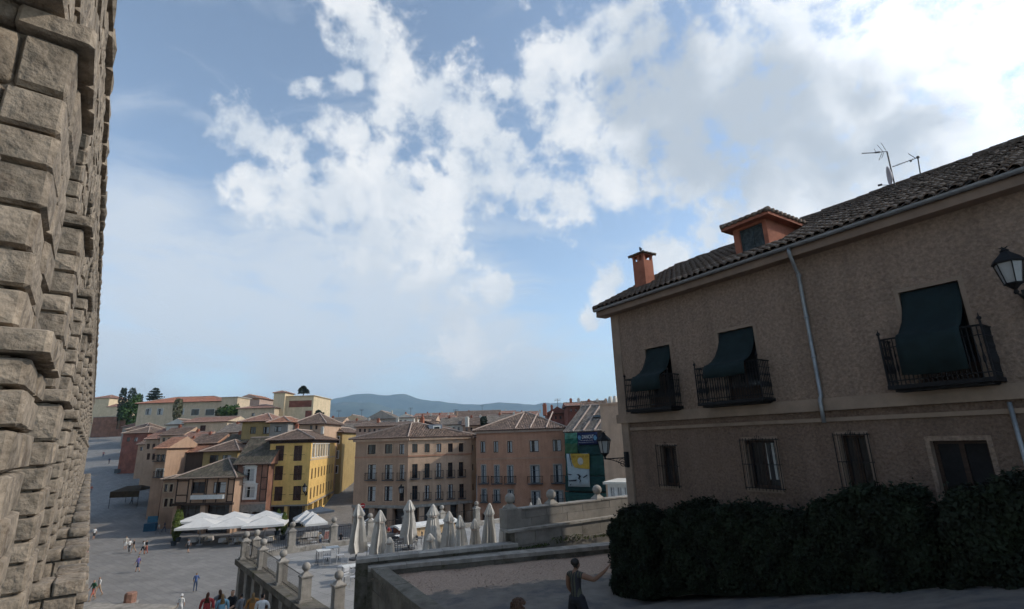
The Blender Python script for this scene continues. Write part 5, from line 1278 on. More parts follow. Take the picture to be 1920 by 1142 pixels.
def make_mid():
    A, B = front(664, 764, 83, 80, 900); C = ray(884, 900) * 84.5
    ze = zat(715, 823, 81); b = Bld('corner_block', 'tan three-storey corner block with rows of iron balconies above a stone arcade', A, B, 14, PLZ, ze, WM['tan'], C)
    b.win('AB', Z6, ((272, 348, 728, 825), (445, 518, 722, 818), (592, 640, 722, 825)), 'window', trim=WM['tan2'])
    b.win('AB', Z6, ((272, 348, 930, 1085), (445, 518, 930, 1085), (595, 640, 930, 1085)), 'window', trim=WM['tan2'], balc=.45)
    b.win('AB', Z2, ((272, 345, 175, 330), (442, 518, 172, 325), (595, 638, 172, 325)), 'window', trim=WM['tan2'])
    b.win('BC', Z6, ((722, 776, 720, 808), (847, 900, 718, 806), (968, 1018, 716, 804), (1087, 1136, 714, 802), (1198, 1245, 712, 800)), 'window', trim=WM['tan2'])
    b.win('BC', Z6, ((722, 776, 925, 1070), (848, 900, 920, 1065), (968, 1018, 915, 1060), (1087, 1135, 910, 1055), (1198, 1245, 905, 1050)), 'window', trim=WM['tan2'], balc=.5)
    b.win('BC', Z2, ((722, 776, 168, 310), (850, 898, 163, 305), (972, 1018, 158, 300), (1090, 1138, 153, 295), (1202, 1250, 148, 290)), 'window', trim=WM['tan2'], balc=.3)
    zb = zat(715, 950, 81); P, L, *_ = b.frame('AB')
    for i in range(3): b.add('AB', .7 + i * L / 3, L / 3 - .25 + i * L / 3, PLZ, zb - .3, 'arcade')
    P, L2, *_ = b.frame('BC')
    for i in range(5): b.add('BC', .6 + i * L2 / 5, L2 / 5 - .2 + i * L2 / 5, PLZ, zb - .15, 'arcade')
    b.walls({'BC': WM['tan2'], 'AB': WM['tan']})  # BC has a lighter plaster: its sunlit look is put in the colour
    b.band(zb - .25, zb + .15, .15, PALESTONE, ('AB', 'BC'), 'arcade_lintel'); b.band(ze - .35, ze, .35, WM['tan2'], ('AB', 'BC', 'DA')); zm = zat(715, 857, 81); b.band(zm - .12, zm + .12, .08, WM['rust'], ('AB', 'BC'), 'string_course')
    b.roof('hip', .42, .65, ROOFT['brown']); b.chimney(3, 8, ze + 1.9, .5, 1.2); b.chimney(9, 10, ze + 1.5, .5, 1.3, WM['white'])
    # dormer on the slope above the bright side
    P, L2, d, n, P0 = b.frame('BC'); m = MB(); fbox(m, P, L2 * .36, L2 * .36 + 2.2, 1.6, 5.0, ze + .5, ze + 2.0); dm = m.build('dormer', mat('lead_grey', (.16, .18, .21), .6, .2, 2), b.root); m = MB(); fbox(m, P, L2 * .36 + .7, L2 * .36 + 1.9, 1.56, 1.6, ze + .65, ze + 1.8); m.build('dormer_frame', WHITEP, dm); m = MB(); fbox(m, P, L2 * .36 + .85, L2 * .36 + 1.75, 1.54, 1.57, ze + .8, ze + 1.65); m.build('pane', GLASS, dm)
    # narrow end return with small windows
    A2 = C; B2 = ray(893, 900) * 85.5
    e = Bld('end_house', 'slim pale end house with small square windows beside the tan corner block', A2, B2, 10, PLZ, zat(888, 822, 85), WM['cream'], None, 'house')
    for j in range(4): e.add('AB', .25, .62, e.ze - 1.9 - j * 3.0, e.ze - 1.0 - j * 3.0, 'window')
    e.walls(); e.roof('shed', .3, .3, ROOFT['brown'])
make_mid()

def make_right():
    A, B = front(894, 1062, 80, 78, 870); ze = zat(985, 806, 79)
    b = Bld('russet_block', 'russet plastered block with grey-framed french windows facing the terrace', A, B, 14, PLZ, ze, WM['rust'])
    b.win('AB', Z7, ((222, 272, 585, 700), (355, 405, 583, 698), (495, 548, 582, 700), (722, 818, 575, 692), (957, 1050, 568, 685)), 'curtain', trim=WM['rust2'])
    b.win('AB', Z7, ((235, 275, 830, 1012), (368, 412, 832, 1012), (500, 553, 835, 1012), (735, 825, 832, 1012), (970, 1055, 824, 1006)), 'curtain', trim=WM['grey'], balc=.5, bw=.5, frame=mat('bluegrey_paint', (.07, .10, .13), .6, .2, 3))
    b.win('AB', Z3, ((238, 280, 205, 332), (362, 415, 210, 332), (508, 555, 212, 330), (745, 830, 225, 372), (975, 1065, 220, 372)), 'curtain', trim=WM['grey'], balc=.4, frame=mat('bluegrey_paint', (.07, .10, .13)))
    P, L, *_ = b.frame('AB'); zb = zat(985, 962, 79)
    for i in range(5): b.add('AB', .7 + i * L / 5, L / 5 - .3 + i * L / 5, PLZ, zb, 'arcade')
    b.walls(); zm = zat(985, 859, 79); b.band(zm - .12, zm + .14, .07, WM['rust2'], ('AB',), 'string_course'); b.band(ze - .3, ze, .3, MORTAR, ('AB', 'BC'), 'eaves_moulding')
    b.roof('hip', .40, .55, ROOFT['brown'])
    for i, u in enumerate((L * .45, L * .62, L * .8)):
        m = MB(); m.tube([b.Q(u, -.4, ze + .25), b.Q(u + .6, 6, ze + .25 + .4 * 6.4)], .12, 5); m.build('mortar_rib', MORTAR, b.roofobj)
    b.chimney(L * .75, 6, ze + 2.3, .6, 1.6)
    # lantern camera box etc. left out; netted house
    A, B = front(1063.5, 1146, 76, 72, 870); ze = zat(1100, 810, 74)
    s = Bld('netted_house', 'house front wrapped in green scaffold netting next to the russet block', A, B, 12, PLZ, ze, WM['dark'], None, 'house')
    s.walls(); s.roof('gable', .62, .3, ROOFT['grey'], 'x'); P, L, d, n, P0 = s.frame('AB')
    for u in (L * .2, L * .45, L * .7): m = MB(); m.tube([s.Q(u, -.3, ze + .2), s.Q(u, 5.9, ze + .2 + .62 * 6.2)], .13, 5); m.build('mortar_rib', MORTAR, s.roofobj)
    m = MB(); c0 = s.Q(L * .55, 3.0, ze + .2 + .62 * 3.3); m.box(c0, (1.1, 1.2, .25), 0); m.build('skylight', mat('skylight_glass', (.12, .14, .16), .2), s.roofobj)
    net = thing('scaffold_netting', 'green scaffold netting in overlapping sheets hung down the house front', 'netting', P(L / 2, -.5, PLZ))
    cols = [(.085, .22, .155), (.02, .12, .08), (.014, .055, .048), (.045, .11, .05), (.02, .08, .07), (.011, .042, .04)]
    NM = [mat(f'net_{i}', c, .85, .25, 1.4, .02, 3, coord='World') for i, c in enumerate(cols)]
    def sheet(x0, x1, y0, y1, out, mi, name='net_sheet', parent=None, wav=.06, material=None):
        ua, zt = s.px('AB', (x0, y0)); ub, zb_ = s.px('AB', (x1, y1)); m = MB(); V = []; F = []; nx, nz = 10, 6
        for j in range(nz + 1):
            for i in range(nx + 1): V.append(P(ua + (ub - ua) * i / nx, -out - wav * math.sin(i * 1.3 + j * .9 + x0) - wav * .6 * math.sin(j * 2.2 + i * .4), zt + (zb_ - zt) * j / nz - .05 * math.sin(math.pi * i / nx) * (j == 0)))
        for j in range(nz):
            for i in range(nx): a = j * (nx + 1) + i; F.append((a, a + nx + 1, a + nx + 2, a + 1))
        m.add(V, F); o = m.build(name, material or NM[mi], parent or net, True); o.modifiers.new('t', 'SOLIDIFY').thickness = .02; return o
    sheet(1064.5, 1088, 812, 823, .9, 0); sheet(1064.5, 1089, 822, 832, .86, 1); sheet(1064.5, 1089, 831, 850, .9, 3); sheet(1088, 1146, 832, 853, .85, 5); sheet(1064.5, 1146, 851, 892, .8, 2); sheet(1064.5, 1146, 891, 922, .84, 5); sheet(1064.5, 1146, 921, 990, .8, 2)
    sc = thing('scaffold', 'steel scaffold poles and planks behind the green netting', 'scaffold', P(L / 2, -.5, PLZ))
    for u in np.linspace(.2, L - .2, 4): m = MB(); m.tube([P(u, -.62, PLZ), P(u, -.62, ze + .1)], .04, 5); m.build('pole', DARKMETAL, sc)
    for z in np.arange(PLZ + 2, ze, 2.0): m = MB(); fbox(m, P, .1, L - .1, -.68, -.05, z, z + .06); m.build('walkway_plank', WOODDARK, sc)
    # banners
    bn = thing('company_banner', 'dark blue company banner with white lettering tied to the netting', 'banner', P(L * .55, -1.1, zat(1110, 820, 74)))
    BL = mat('banner_blue', (.008, .014, .06), .6, .2, 2); sheet(1089, 1128, 811, 833, 1.08, 0, 'banner_sheet', bn, .03, BL)
    def text(txt, x0, x1, y0, y1, out, material, parent):
        cu = bpy.data.curves.new('lettering', 'FONT'); cu.body = txt; cu.extrude = .01; to = bpy.data.objects.new('lettering', cu); COL.objects.link(to); bpy.context.view_layer.update()
        me = bpy.data.meshes.new_from_object(to.evaluated_get(bpy.context.evaluated_depsgraph_get())); bpy.data.objects.remove(to)
        co = np.array([v.co[:] for v in me.vertices]); lo, hi = co.min(0), co.max(0); ua, zt = s.px('AB', (x0, y1)); ub, zt2 = s.px('AB', (x1, y0)); og = origin(parent)
        for v in me.vertices:
            f = (v.co.x - lo[0]) / (hi[0] - lo[0]); g = (v.co.y - lo[1]) / (hi[1] - lo[1]); q = P(ua + (ub - ua) * f, -out - v.co.z, zt + (zt2 - zt) * g) - og; v.co = Vector(q)
        me.materials.clear(); me.materials.append(material); lk('lettering', me, parent)
    text('DANCAT', 1099, 1120, 815, 822.5, 1.16, WHITEP, bn)
    for (x0, x1, y0, y1) in ((1096, 1119, 824.5, 826), (1092, 1121, 828.5, 829.8)):
        text('IIIIIIIIIII IIIIIIII IIIIIIIIII', x0, x1, y0, y1, 1.16, WHITEP, bn)
    LB = mat('banner_pale_blue', (.09, .22, .33), .6, .3, 3)
    for x in (1094, 1123):
        m = MB(); u, z = s.px('AB', (x, 820.5)); m.add([P(u + .28 * math.cos(t), -1.155, z + .36 * math.sin(t)) for t in np.linspace(0, 2 * math.pi, 7)[:-1]], [tuple(range(6))]); m.build('emblem', LB, bn)
    b2 = thing('mural_banner', 'pale banner with yellow panel and dark flying birds hung on the netting', 'banner', P(L * .4, -1.1, zat(1090, 910, 74)))
    sheet(1069, 1113, 850, 912, 1.02, 0, 'banner_sheet', b2, .04, mat('banner_pale', (.34, .40, .42), .8, .12, 1.2)); 
    m = MB(); pts = [(1076.5, 850.3), (1112, 850.3), (1112.5, 879), (1098, 877.5), (1085, 876), (1080, 867)]
    YB = mat('banner_yellow', (.46, .29, .04), .8, .2, 1.2); m.poly([P(s.px('AB', q)[0], -1.135, s.px('AB', q)[1]) for q in pts]); m.build('yellow_panel', YB, b2)
    BD = mat('banner_black', (.018, .02, .028), .8, .2, 2)
    for st in ([(1074, 850), (1075.5, 850), (1080.5, 874), (1079.5, 874)], [(1072, 887), (1080, 888.5), (1078, 890), (1073, 889)], [(1088, 888), (1093, 888), (1096.5, 892), (1094, 896), (1097, 900), (1094, 904), (1095, 899), (1091, 896), (1093, 892)], [(1100, 894), (1108, 888.5), (1109, 890.5), (1102, 895)], [(1073, 899.5), (1089, 898), (1088, 901), (1075, 901.5)], [(1076, 908), (1079, 905), (1078, 909)]):
        m = MB(); q = [s.px('AB', p) for p in st]; m.poly([P(u, -1.14, z) for u, z in q]); m.build('painted_bird', BD, b2)
    text('IIII IIIIII III', 1080, 1110, 853.5, 857, 1.145, mat('banner_brown', (.25, .13, .02), .8), b2)
    m = MB(); u, z = s.px('AB', (1095.5, 864)); m.add([P(u + .45 * math.cos(t), -1.143, z + .5 * math.sin(t)) for t in np.linspace(0, 2 * math.pi, 13)[:-1]], [tuple(range(12))]); m.build('emblem', mat('banner_grey', (.42, .40, .36), .8), b2)
    # beige party-wall building and glazed kiosk front
    A, B = front(1132, 1185, 60, 57, 860); q = Bld('beige_tower_house', 'plain beige building standing between the netted house and the stucco house', A, B, 10, PLZ, zat(1150, 758, 58.5), WM['tan2'], None, 'house'); q.walls(); q.roof('flat', 0, .1, WM['tan2'], thick=.2)
    _, L, *_ = q.frame('AB')
    for du in (.8, 1.5): m = MB(); c = q.Q(du, 1.0, q.ze); m.lathe([(.35, q.ze + .2), (.18, q.ze + 1.0)], 4, (c[0], c[1], 0)); m.build('chimney', WM['white'], q.root)
    A, B = front(1140, 1180, 52, 51, 920); g = Bld('glazed_porch', 'white glazed porch with a low roof at the foot of the beige building', A, B, 4, PLZ, zat(1155, 908, 51.5), WHITEP, None, 'porch')
    _, L, *_ = g.frame('AB')
    for i in range(3): g.add('AB', .15 + i * L / 3, L / 3 - .05 + i * L / 3, g.ze - 1.9, g.ze - .25, 'curtain', frame=WHITEP)
    g.walls(); g.roof('flat', 0, .35, WM['white'], thick=.22)
make_right()

def simple(name, label, x0, x1, ye, Y, wm, roofk, pitch, depth, kind='gable', axis=None, wins=(), cat='house', group=None, zb=None, oh=.4, Y1=None, chim=0, split=None):
    A, B = front(x0, x1, Y, Y1 or Y, ye + 8); b = Bld(name, label, A, B, depth, zb if zb is not None else float(gz(0, Y)) - 1.0, zat((x0 + x1) / 2, ye, (Y + (Y1 or Y)) / 2), wm, None, cat, group)
    for (zf, rects, st, kw) in wins: b.win('AB', zf, rects, st, **kw)
    b.walls(); b.roof(kind, pitch, oh, ROOFT[roofk] if isinstance(roofk, str) else roofk, axis)
    _, L, *_ = b.frame('AB')
    for i in range(chim): b.chimney(L * (.3 + .4 * i), depth * .5, b.ze + pitch * (depth if axis == 'x' else L) * .38, .5, 1.0, [BRICKRED, WM['white'], WM['tan2']][i % 3])
    return b
PX = lambda x, y: (x, y)
def make_left_town():
    D = {}
    simple('long_institution', 'long cream building with a wide red hipped roof on the rise', 259, 416, 755, 176, WM['cream'], 'red', .30, 15, 'hip', 'x', [(Z4, ((620, 665, 470, 530), (740, 785, 470, 530), (970, 1000, 470, 530), (1085, 1155, 475, 535), (1230, 1310, 475, 535)), 'window', dict(trim=WM['white']))], 'building', oh=.8)
    simple('stair_tower', 'plain cream stair tower against the red-roofed long building', 415, 445, 745, 168, WM['cream'], WM['white'], 0, 8, 'flat', None, (), 'tower')
    simple('gabled_rooftop_house', 'pinkish building with a white gable end beside the stair tower', 445, 486, 748, 185, WM['pink'], 'terracotta', .35, 12, 'gable', 'y')
    b = simple('brick_panelled_tower', 'cream flat-roofed tower block with red brick panels', 531, 588, 743, 150, WM['pale'], WM['pale'], 0, 14, 'flat', None, (), 'tower', oh=.35)
    for (x0, x1, y0, y1) in ((775, 1000, 390, 450), (940, 1000, 490, 555)):
        ua, z1 = b.px('AB', Z5(x0, y0)); ub, z0 = b.px('AB', Z5(x1, y1)); P, *_ = b.frame('AB'); m = MB(); fbox(m, P, ua, ub, -.06, .02, z0, z1); m.build('brick_panel', WM['red'], b.root)
    simple('corner_turret', 'small cream turret with a tiled cap joined to the brick-panelled tower', 513, 534, 737, 149, WM['pale'], 'rose', .35, 6, 'hip', None, (), 'tower', oh=.3)
    simple('low_cream_house', 'low cream house with a flat ridge between the stair tower and brick-panelled tower', 446, 514, 766, 146, WM['cream'], 'rose', .25, 9, 'hip', 'x', [(Z5, ((390, 420, 515, 545), (500, 530, 515, 545)), 'window', {})])
    simple('pale_yellow_house', 'pale yellow house behind the brick wall close to the aqueduct', 172, 204, 747, 240, WM['pale'], 'rose', .3, 12, 'hip', 'x', (), 'house', oh=.5)
    simple('pale_yellow_wing', 'low pale yellow wing with pink tiles below the round green tree', 200, 234, 763, 236, WM['pale'], 'rose', .3, 10, 'gable', 'x')
    A, B = front(174, 236, 206, 206, 790); b = Bld('garden_wall', 'long reddish brick garden wall closing the top of the street', A, B, .8, 0, zat(200, 782, 206), WM['brick'], None, 'wall'); b.walls(); b.roof('flat', 0, .1, PALESTONE, thick=.2)
    simple('red_brick_house', 'low red brick house with a dark tiled roof up the street', 230, 276, 813, 138, WM['red'], 'brown', .35, 10, 'hip', 'x', [(PX, ((238, 243, 820, 828), (252, 257, 820, 828)), 'window', {})])
    simple('added_shade_house', 'plain tan house added behind the red brick house to shade the street', 236, 268, 806, 156, WM['tan'], 'brown', .35, 11, 'hip', 'x')  # mostly hidden house, added to throw shade on the street
    simple('added_upper_shade_house', 'upper house added below the round green tree to shade the street', 229, 254, 801, 178, WM['grey'], 'rose', .35, 11, 'hip', 'x')  # second added house, closing the row so the street falls in shade
    simple('cream_gabled_house', 'cream house with a small window and pale gable behind the terracotta roofs', 345, 425, 792, 122, WM['cream'], 'rose', .25, 10, 'gable', 'x', [(Z4, ((1172, 1222, 640, 700),), 'shutter', {})])
    simple('white_gable_house', 'small house with a whitewashed gable poking above the terracotta roofs', 312, 352, 797, 126, WM['white'], 'brown', .45, 9, 'gable', 'y')
    simple('grey_eaved_house', 'narrow plastered house on the rising street with shuttered windows', 272, 298, 824, 122, WM['tan'], 'rose', .4, 12, 'gable', 'x', [(PX, ((276, 280, 832, 842), (286, 290, 832, 842), (276, 280, 850, 862), (286, 290, 850, 862)), 'shutter', {})])
    b = simple('terracotta_house', 'wide house under a broad terracotta roof above the half-timbered house', 293, 386, 850, 104, WM['dark'], 'terracotta', .42, 13, 'gable', 'x', [(PX, ((296, 301, 858, 868), (304, 309, 858, 868), (296, 301, 880, 894), (304, 309, 880, 894)), 'window', dict(trim=WM['cream']))], chim=1)
    simple('balconied_house', 'tall brown house with enclosed balconies on the street side of the half-timbered house', 291, 312, 842, 98, WM['tan'], 'terracotta', .4, 10, 'gable', 'x', [(PX, ((294, 299, 852, 864), (303, 308, 852, 864)), 'window', dict(balc=.6)), (PX, ((294, 299, 880, 894), (303, 308, 880, 894)), 'window', dict(trim=WM['white'], balc=.5))])
    simple('street_side_house', 'dark street house with a lean-to porch beside the half-timbered house', 306, 331, 900, 91, WM['tan'], 'dark', .35, 8, 'hip', None, [(PX, ((309, 313, 908, 922), (319, 323, 908, 922), (309, 313, 935, 950), (319, 323, 935, 950)), 'window', dict(trim=WM['cream']))], zb=PLZ)
    for (nm, lb, x0, x1, ye, Y, w, r, p, dp, ax) in (('stepped_tile_house', 'small brown-tiled house stepping up behind the broad terracotta roof', 300, 342, 817, 117, 'tan2', 'brown', .4, 8, 'x'), ('rose_tile_house', 'rose-tiled house wedged between the terracotta roof and the cream gable', 334, 376, 826, 112, 'pink', 'rose', .4, 8, 'x'), ('shadowed_eave_house', 'house with deep dark eaves under the cream gabled house', 356, 402, 833, 107, 'rust2', 'brown', .42, 8, 'x'), ('low_lane_house', 'low tan house with brown tiles at the bend of the rising street', 258, 284, 834, 132, 'tan', 'brown', .4, 8, 'x'), ('patched_roof_house', 'house with a patched grey roof between the cream gable and the mustard house', 408, 456, 812, 112, 'tan2', 'grey', .4, 9, 'x'), ('dull_red_house', 'dull red house squeezed behind the ochre attic house', 418, 458, 832, 103, 'brick', 'dark', .45, 7, 'x')):
        simple(nm, lb, x0, x1, ye, Y, WM[w], r, p, dp, 'gable', ax, [(PX, tuple((x0 + 5 + j * 10, x0 + 9 + j * 10, ye + 4, ye + 11) for j in range(int((x1 - x0 - 6) / 10))), 'window', {})], chim=1)
    simple('ochre_attic_house', 'ochre house with two dark windows rising behind the half-timbered house', 381, 445, 847, 98, WM['ochre'], 'brown', .4, 9, 'hip', 'x', [(Z8, ((835, 915, 180, 262), (965, 1045, 180, 258)), 'window', {})], oh=.6)
    simple('mustard_house', 'mustard house under shallow rose tiles behind the yellow corner house', 454, 507, 791, 104, WM['ochre'], 'rose', .35, 9, 'hip', 'x', [(Z5, ((380, 430, 655, 725), (510, 565, 655, 725)), 'window', {})], oh=.6)
    simple('arched_attic_house', 'grey attic storey with an arched window and pointed tiled roof', 506, 540, 793, 101, WM['grey'], 'terracotta', .5, 7, 'hip', None, [(Z5, ((625, 690, 650, 705),), 'window', {})], oh=.6)
    simple('tiled_back_house', 'brown tiled house just behind the ridge of the yellow corner house', 551, 608, 796, 104, WM['tan2'], 'brown', .42, 10, 'hip', 'x', [(Z5, ((985, 1010, 640, 680), (1040, 1060, 640, 680)), 'window', {})], oh=.6)
    simple('lane_house', 'tall grey-beige house closing the narrow lane', 634, 664, 812, 128, WM['grey'], 'grey', .4, 10, 'gable', 'x', [(PX, ((640, 645, 820, 830), (652, 657, 820, 830), (640, 645, 842, 854), (652, 657, 842, 854), (640, 645, 864, 876), (652, 657, 864, 876)), 'window', dict(balc=.4))])
make_left_town()
def make_back_roofs():
    G = 'crowded rooftops below the mountains'
    L = [('gravel_roofed_house', 'broad house with a pale gravelly gable roof left of the tall grey gable', 632, 690, 792, 172, 'cream', 'grey', .42, 12, 'y'), ('grey_gabled_house', 'grey house with the highest gable among the back roofs', 686, 742, 786, 182, 'grey', 'grey', .50, 14, 'y'),
         ('pink_parapet_house', 'pinkish plastered house rising directly behind the tan corner block', 668, 762, 800, 104, 'pink', 'brown', .16, 10, 'x'), ('white_gabled_house', 'white house with twin gables in the crowded rooftops', 744, 776, 784, 150, 'white', 'rose', .35, 10, 'y'),
         ('clay_roofed_house', 'low clay-roofed house with red chimney pots behind the dormer', 775, 815, 790, 158, 'tan2', 'brown', .35, 9, 'x'), ('rust_walled_house', 'rust-walled house between the clay roofs and the long striped building', 808, 850, 786, 172, 'rust2', 'rose', .3, 9, 'x'),
         ('long_striped_building', 'long brown-roofed building with a white band under its eaves', 850, 937, 784, 195, 'rust2', 'brown', .4, 14, 'x'), ('red_flats', 'reddish block of flats on the skyline under the low hills', 905, 966, 776, 240, 'rust', 'rose', .2, 14, 'x'), ('skyline_house', 'small pale house on the skyline behind the russet block', 966, 1010, 781, 215, 'tan2', 'rose', .35, 12, 'x'),
         ('red_gable_house', 'dark red gabled house next to the tall brick chimney stack', 1026, 1066, 776, 112, 'red', 'brown', .5, 8, 'y'), ('brick_stack_house', 'square red brick upper storey with an ochre side above the netted house', 1064, 1102, 762, 104, 'red', 'rose', .2, 8, 'x'), ('brown_slope_house', 'house with a long brown slope behind the beige building', 1100, 1142, 775, 98, 'tan2', 'brown', .5, 9, 'x'),
         ('tan_gabled_house', 'tan house with a shallow gable behind the lane', 600, 636, 798, 140, 'tan2', 'grey', .4, 10, 'x'), ('stepped_roof_house', 'house with stepped grey roofs behind the pink parapet house', 640, 700, 801, 135, 'tan2', 'brown', .35, 9, 'x'), ('ochre_skyline_house', 'ochre house low on the skyline left of the long striped building', 776, 846, 781, 225, 'cream', 'rose', .25, 12, 'x'),
         ('small_white_house', 'small white house tucked in front of the long striped building', 826, 868, 797, 128, 'white', 'grey', .4, 8, 'x'), ('low_brown_house', 'low brown-tiled house in front of the red flats', 868, 912, 798, 125, 'tan', 'brown', .4, 9, 'x'), ('grey_slope_house', 'house with a long grey slope behind the russet block', 915, 985, 793, 118, 'tan2', 'grey', .35, 10, 'x')]
    for i, (nm, lb, x0, x1, ye, Y, w, r, p, dp, ax) in enumerate(L):
        wins = [(PX, tuple((x0 + 5 + j * 9, x0 + 9 + j * 9, ye + 4, ye + 10) for j in range(int((x1 - x0 - 6) / 9))), 'window', {})]
        b = simple(nm, lb, x0, x1, ye, Y, WM[w], r, p, dp, 'gable', ax, wins, 'building' if 'flats' in nm or 'building' in nm else 'house', G, chim=1 + i % 3)
        if nm == 'long_striped_building': b.band(b.ze - .7, b.ze - .1, .3, WHITEP, ('AB',), 'white_band')
        if i % 3 == 0:
            _, Lw, *_ = b.frame('AB'); c = b.Q(Lw * .6, dp * .5, b.ze); m = MB(); h = b.ze + p * (dp if ax == 'x' else Lw) * .5; m.tube([(c[0], c[1], h - .3), (c[0], c[1], h + 2.4)], .05, 4)
            for t in (2.3, 2.0): m.tube([(c[0] - .7, c[1], h + t), (c[0] + .7, c[1], h + t)], .03, 4)
            m.build('antenna', DARKMETAL, b.root)
make_back_roofs()

# ------------------------------------------------------------------ plaza: canopies, kiosk, furniture
CAN = {}
def canopy(p, w, dpt, zb, zt, label, group, rot=0.0):
    root = thing('patio_umbrella', label, 'umbrella', p, group, rot)
    key = (w, dpt, zb, zt)
    if key not in CAN:
        m = MB(); n = 8; h = zt - zb; V = [(0, 0, zt)]; F = []; per = []
        for (a, b) in (((-1, -1), (1, -1)), ((1, -1), (1, 1)), ((1, 1), (-1, 1)), ((-1, 1), (-1, -1))):
            for t in (0, .5): per.append((a[0] * (1 - t) + b[0] * t, a[1] * (1 - t) + b[1] * t))
        for ring, (f, z) in enumerate(((.5, zt - h * .55), (1, zb))):
            for i, q in enumerate(per): V.append((q[0] * w / 2 * f, q[1] * dpt / 2 * f, z - (.05 if i % 2 and ring else 0)))
        V += [(V[9 + i][0] * 1.005, V[9 + i][1] * 1.005, V[9 + i][2] - .28) for i in range(8)]
        for i in range(8): j = (i + 1) % 8; F += [(0, 1 + i, 1 + j), (1 + i, 9 + i, 9 + j, 1 + j), (9 + i, 17 + i, 17 + j, 9 + j)]
        m.add(V, F); c = m.build('canopy', CANVASW, root, local=True)
        m = MB(); m.tube([(0, 0, 0), (0, 0, zt + .05)], .04, 8); m.box((0, 0, .06), (.7, .7, .1)); q = m.build('pole', PALEMETAL, root, local=True); CAN[key] = (c.data, q.data)
    else: lk('canopy', CAN[key][0], root); lk('pole', CAN[key][1], root)
    return root
ZF = PLZ
def pl(x, y): return pz(x, y, ZF)
row = [pl(x, 1022) for x in (376, 437, 497)]
G1 = 'white canopies of the restaurant terrace'
for i, x in enumerate((376, 437, 497)):
    q = ray(x, 1000) * 75.0; canopy((q[0], q[1], ZF), 5.25, 4.4, 2.55, 3.45, ('front-row white restaurant canopy at the street end', 'middle white restaurant canopy of the front row', 'front-row white restaurant canopy next to the potted conifer by the arcade')[i], G1, .28)
    q = ray(x - 1, 990) * 79.6; canopy((q[0], q[1], ZF), 5.25, 4.4, 2.75, 3.65, ('back-row white restaurant canopy under the white window balcony', 'back-row white restaurant canopy at the join of the timbered houses', 'back-row white restaurant canopy below the stone arches')[i], G1, .28)
G2 = 'small white parasols at the lane corner'
for i, (x, y, Y, w) in enumerate(((573, 985, 78, 3.2), (583, 990, 76.5, 3.0), (590, 992, 74, 2.9))):
    q = ray(x, y) * Y; canopy((q[0], q[1], ZF), w, w, 2.6, 3.7, ('white square parasol close to the yellow house arcade', 'middle white square parasol at the lane corner', 'white square parasol at the lane corner nearest the terrace fence')[i], G2, .5)
q = ray(693, 990) * 70; canopy((q[0], q[1], ZF), 2.6, 2.6, 2.7, 3.5, 'small white parasol between the first two closed parasols', G2, .2)
q = ray(600, 955) * 84; r = canopy((q[0], q[1], ZF), 3.3, 3.3, 2.9, 3.5, 'grey square parasol shading the lane mouth', G2, .7)
r.children[0].material_slots[0].link = 'OBJECT'; r.children[0].material_slots[0].material = mat('grey_canvas', (.24, .24, .24), .9, .1, 2)

def kiosk():
    ZF = TZ; A = ray(750, 1000) * 40.6; B = ray(853, 1000) * 43.6; root = thing('drinks_kiosk', 'tan panelled kiosk with a curved white top between the closed parasols', 'kiosk', (*lerp(A, B, .5)[:2], ZF)); d = B - A; d[2] = 0; L = np.linalg.norm(d); d /= L; inn = np.array([-d[1], d[0], 0]); zt = zat(800, 983, 42.1)
    P = lambda u, k, z: np.array([A[0], A[1], 0]) + d * u + inn * k + np.array([0, 0, z])
    m = MB(); fbox(m, P, 0, L, 0, 1.1, ZF, zt); m.build('body', mat('kiosk_tan', (.50, .34, .19), .8, .1, .7), root)
    m = MB(); fbox(m, P, -.02, .3, -.03, 1.13, ZF, zt - .05); m.build('corner_panel', mat('kiosk_brown', (.20, .08, .05), .7, .2, 1), root)
    m = MB(); V = []; F = []
    for i, t in enumerate(np.linspace(0, 1, 9)):
        for u in (-.2, L + .2): V.append(P(u, -.2 + 1.5 * t, zt + .14 * math.sin(math.pi * t) + .02)); V.append(P(u, -.2 + 1.5 * t, zt + .14 * math.sin(math.pi * t) - .12))
    for i in range(8): a = i * 4; b = a + 4; F += [(a, a + 2, b + 2, b), (a + 1, b + 1, b + 3, a + 3), (a, b, b + 1, a + 1), (a + 2, a + 3, b + 3, b + 2)]
    F += [(0, 1, 3, 2), (32, 34, 35, 33)]; m.add(V, F); m.build('roof', WHITEP, root)
    for u in np.linspace(1.6, L - .3, 4): m = MB(); fbox(m, P, u, u + .05, -.02, .01, ZF + .3, zt - .1); m.build('panel_joint', mat('kiosk_joint', (.36, .24, .13), .8), root)
kiosk()

def potted_conifer(p, h, label):
    root = thing('potted_conifer', label, 'tree', p, 'potted conifers round the restaurant terrace'); rs = np.random.default_rng(int(abs(p[0] * 100)))
    m = MB(); m.lathe([(.28, 0), (.40, .55), (.42, .6), (.36, .6)], 10); m.build('pot', mat('pot_dark', (.05, .06, .07), .7), root, local=True)
    m = MB(); m.tube([(0, 0, .5), (0, 0, h * .9)], [.06, .02], 6); m.build('trunk', BARK, root, local=True)
    n = 1500; t = rs.random(n) ** .8; rad = (.06 + .62 * np.sin(np.pi * np.clip(1 - t, 0, 1) ** .75) ** .9 * (1 - t * .55)) * rs.uniform(.5, 1.05, n); a = rs.uniform(0, 2 * np.pi, n)
    P = np.stack([p[0] + rad * np.cos(a), p[1] + rad * np.sin(a), p[2] + .55 + t * (h - .55)], 1); N = np.stack([np.cos(a), np.sin(a), np.full(n, .6)], 1)
    leaves('crown', P, N, .11, CONELEAF, root, .7, .5)
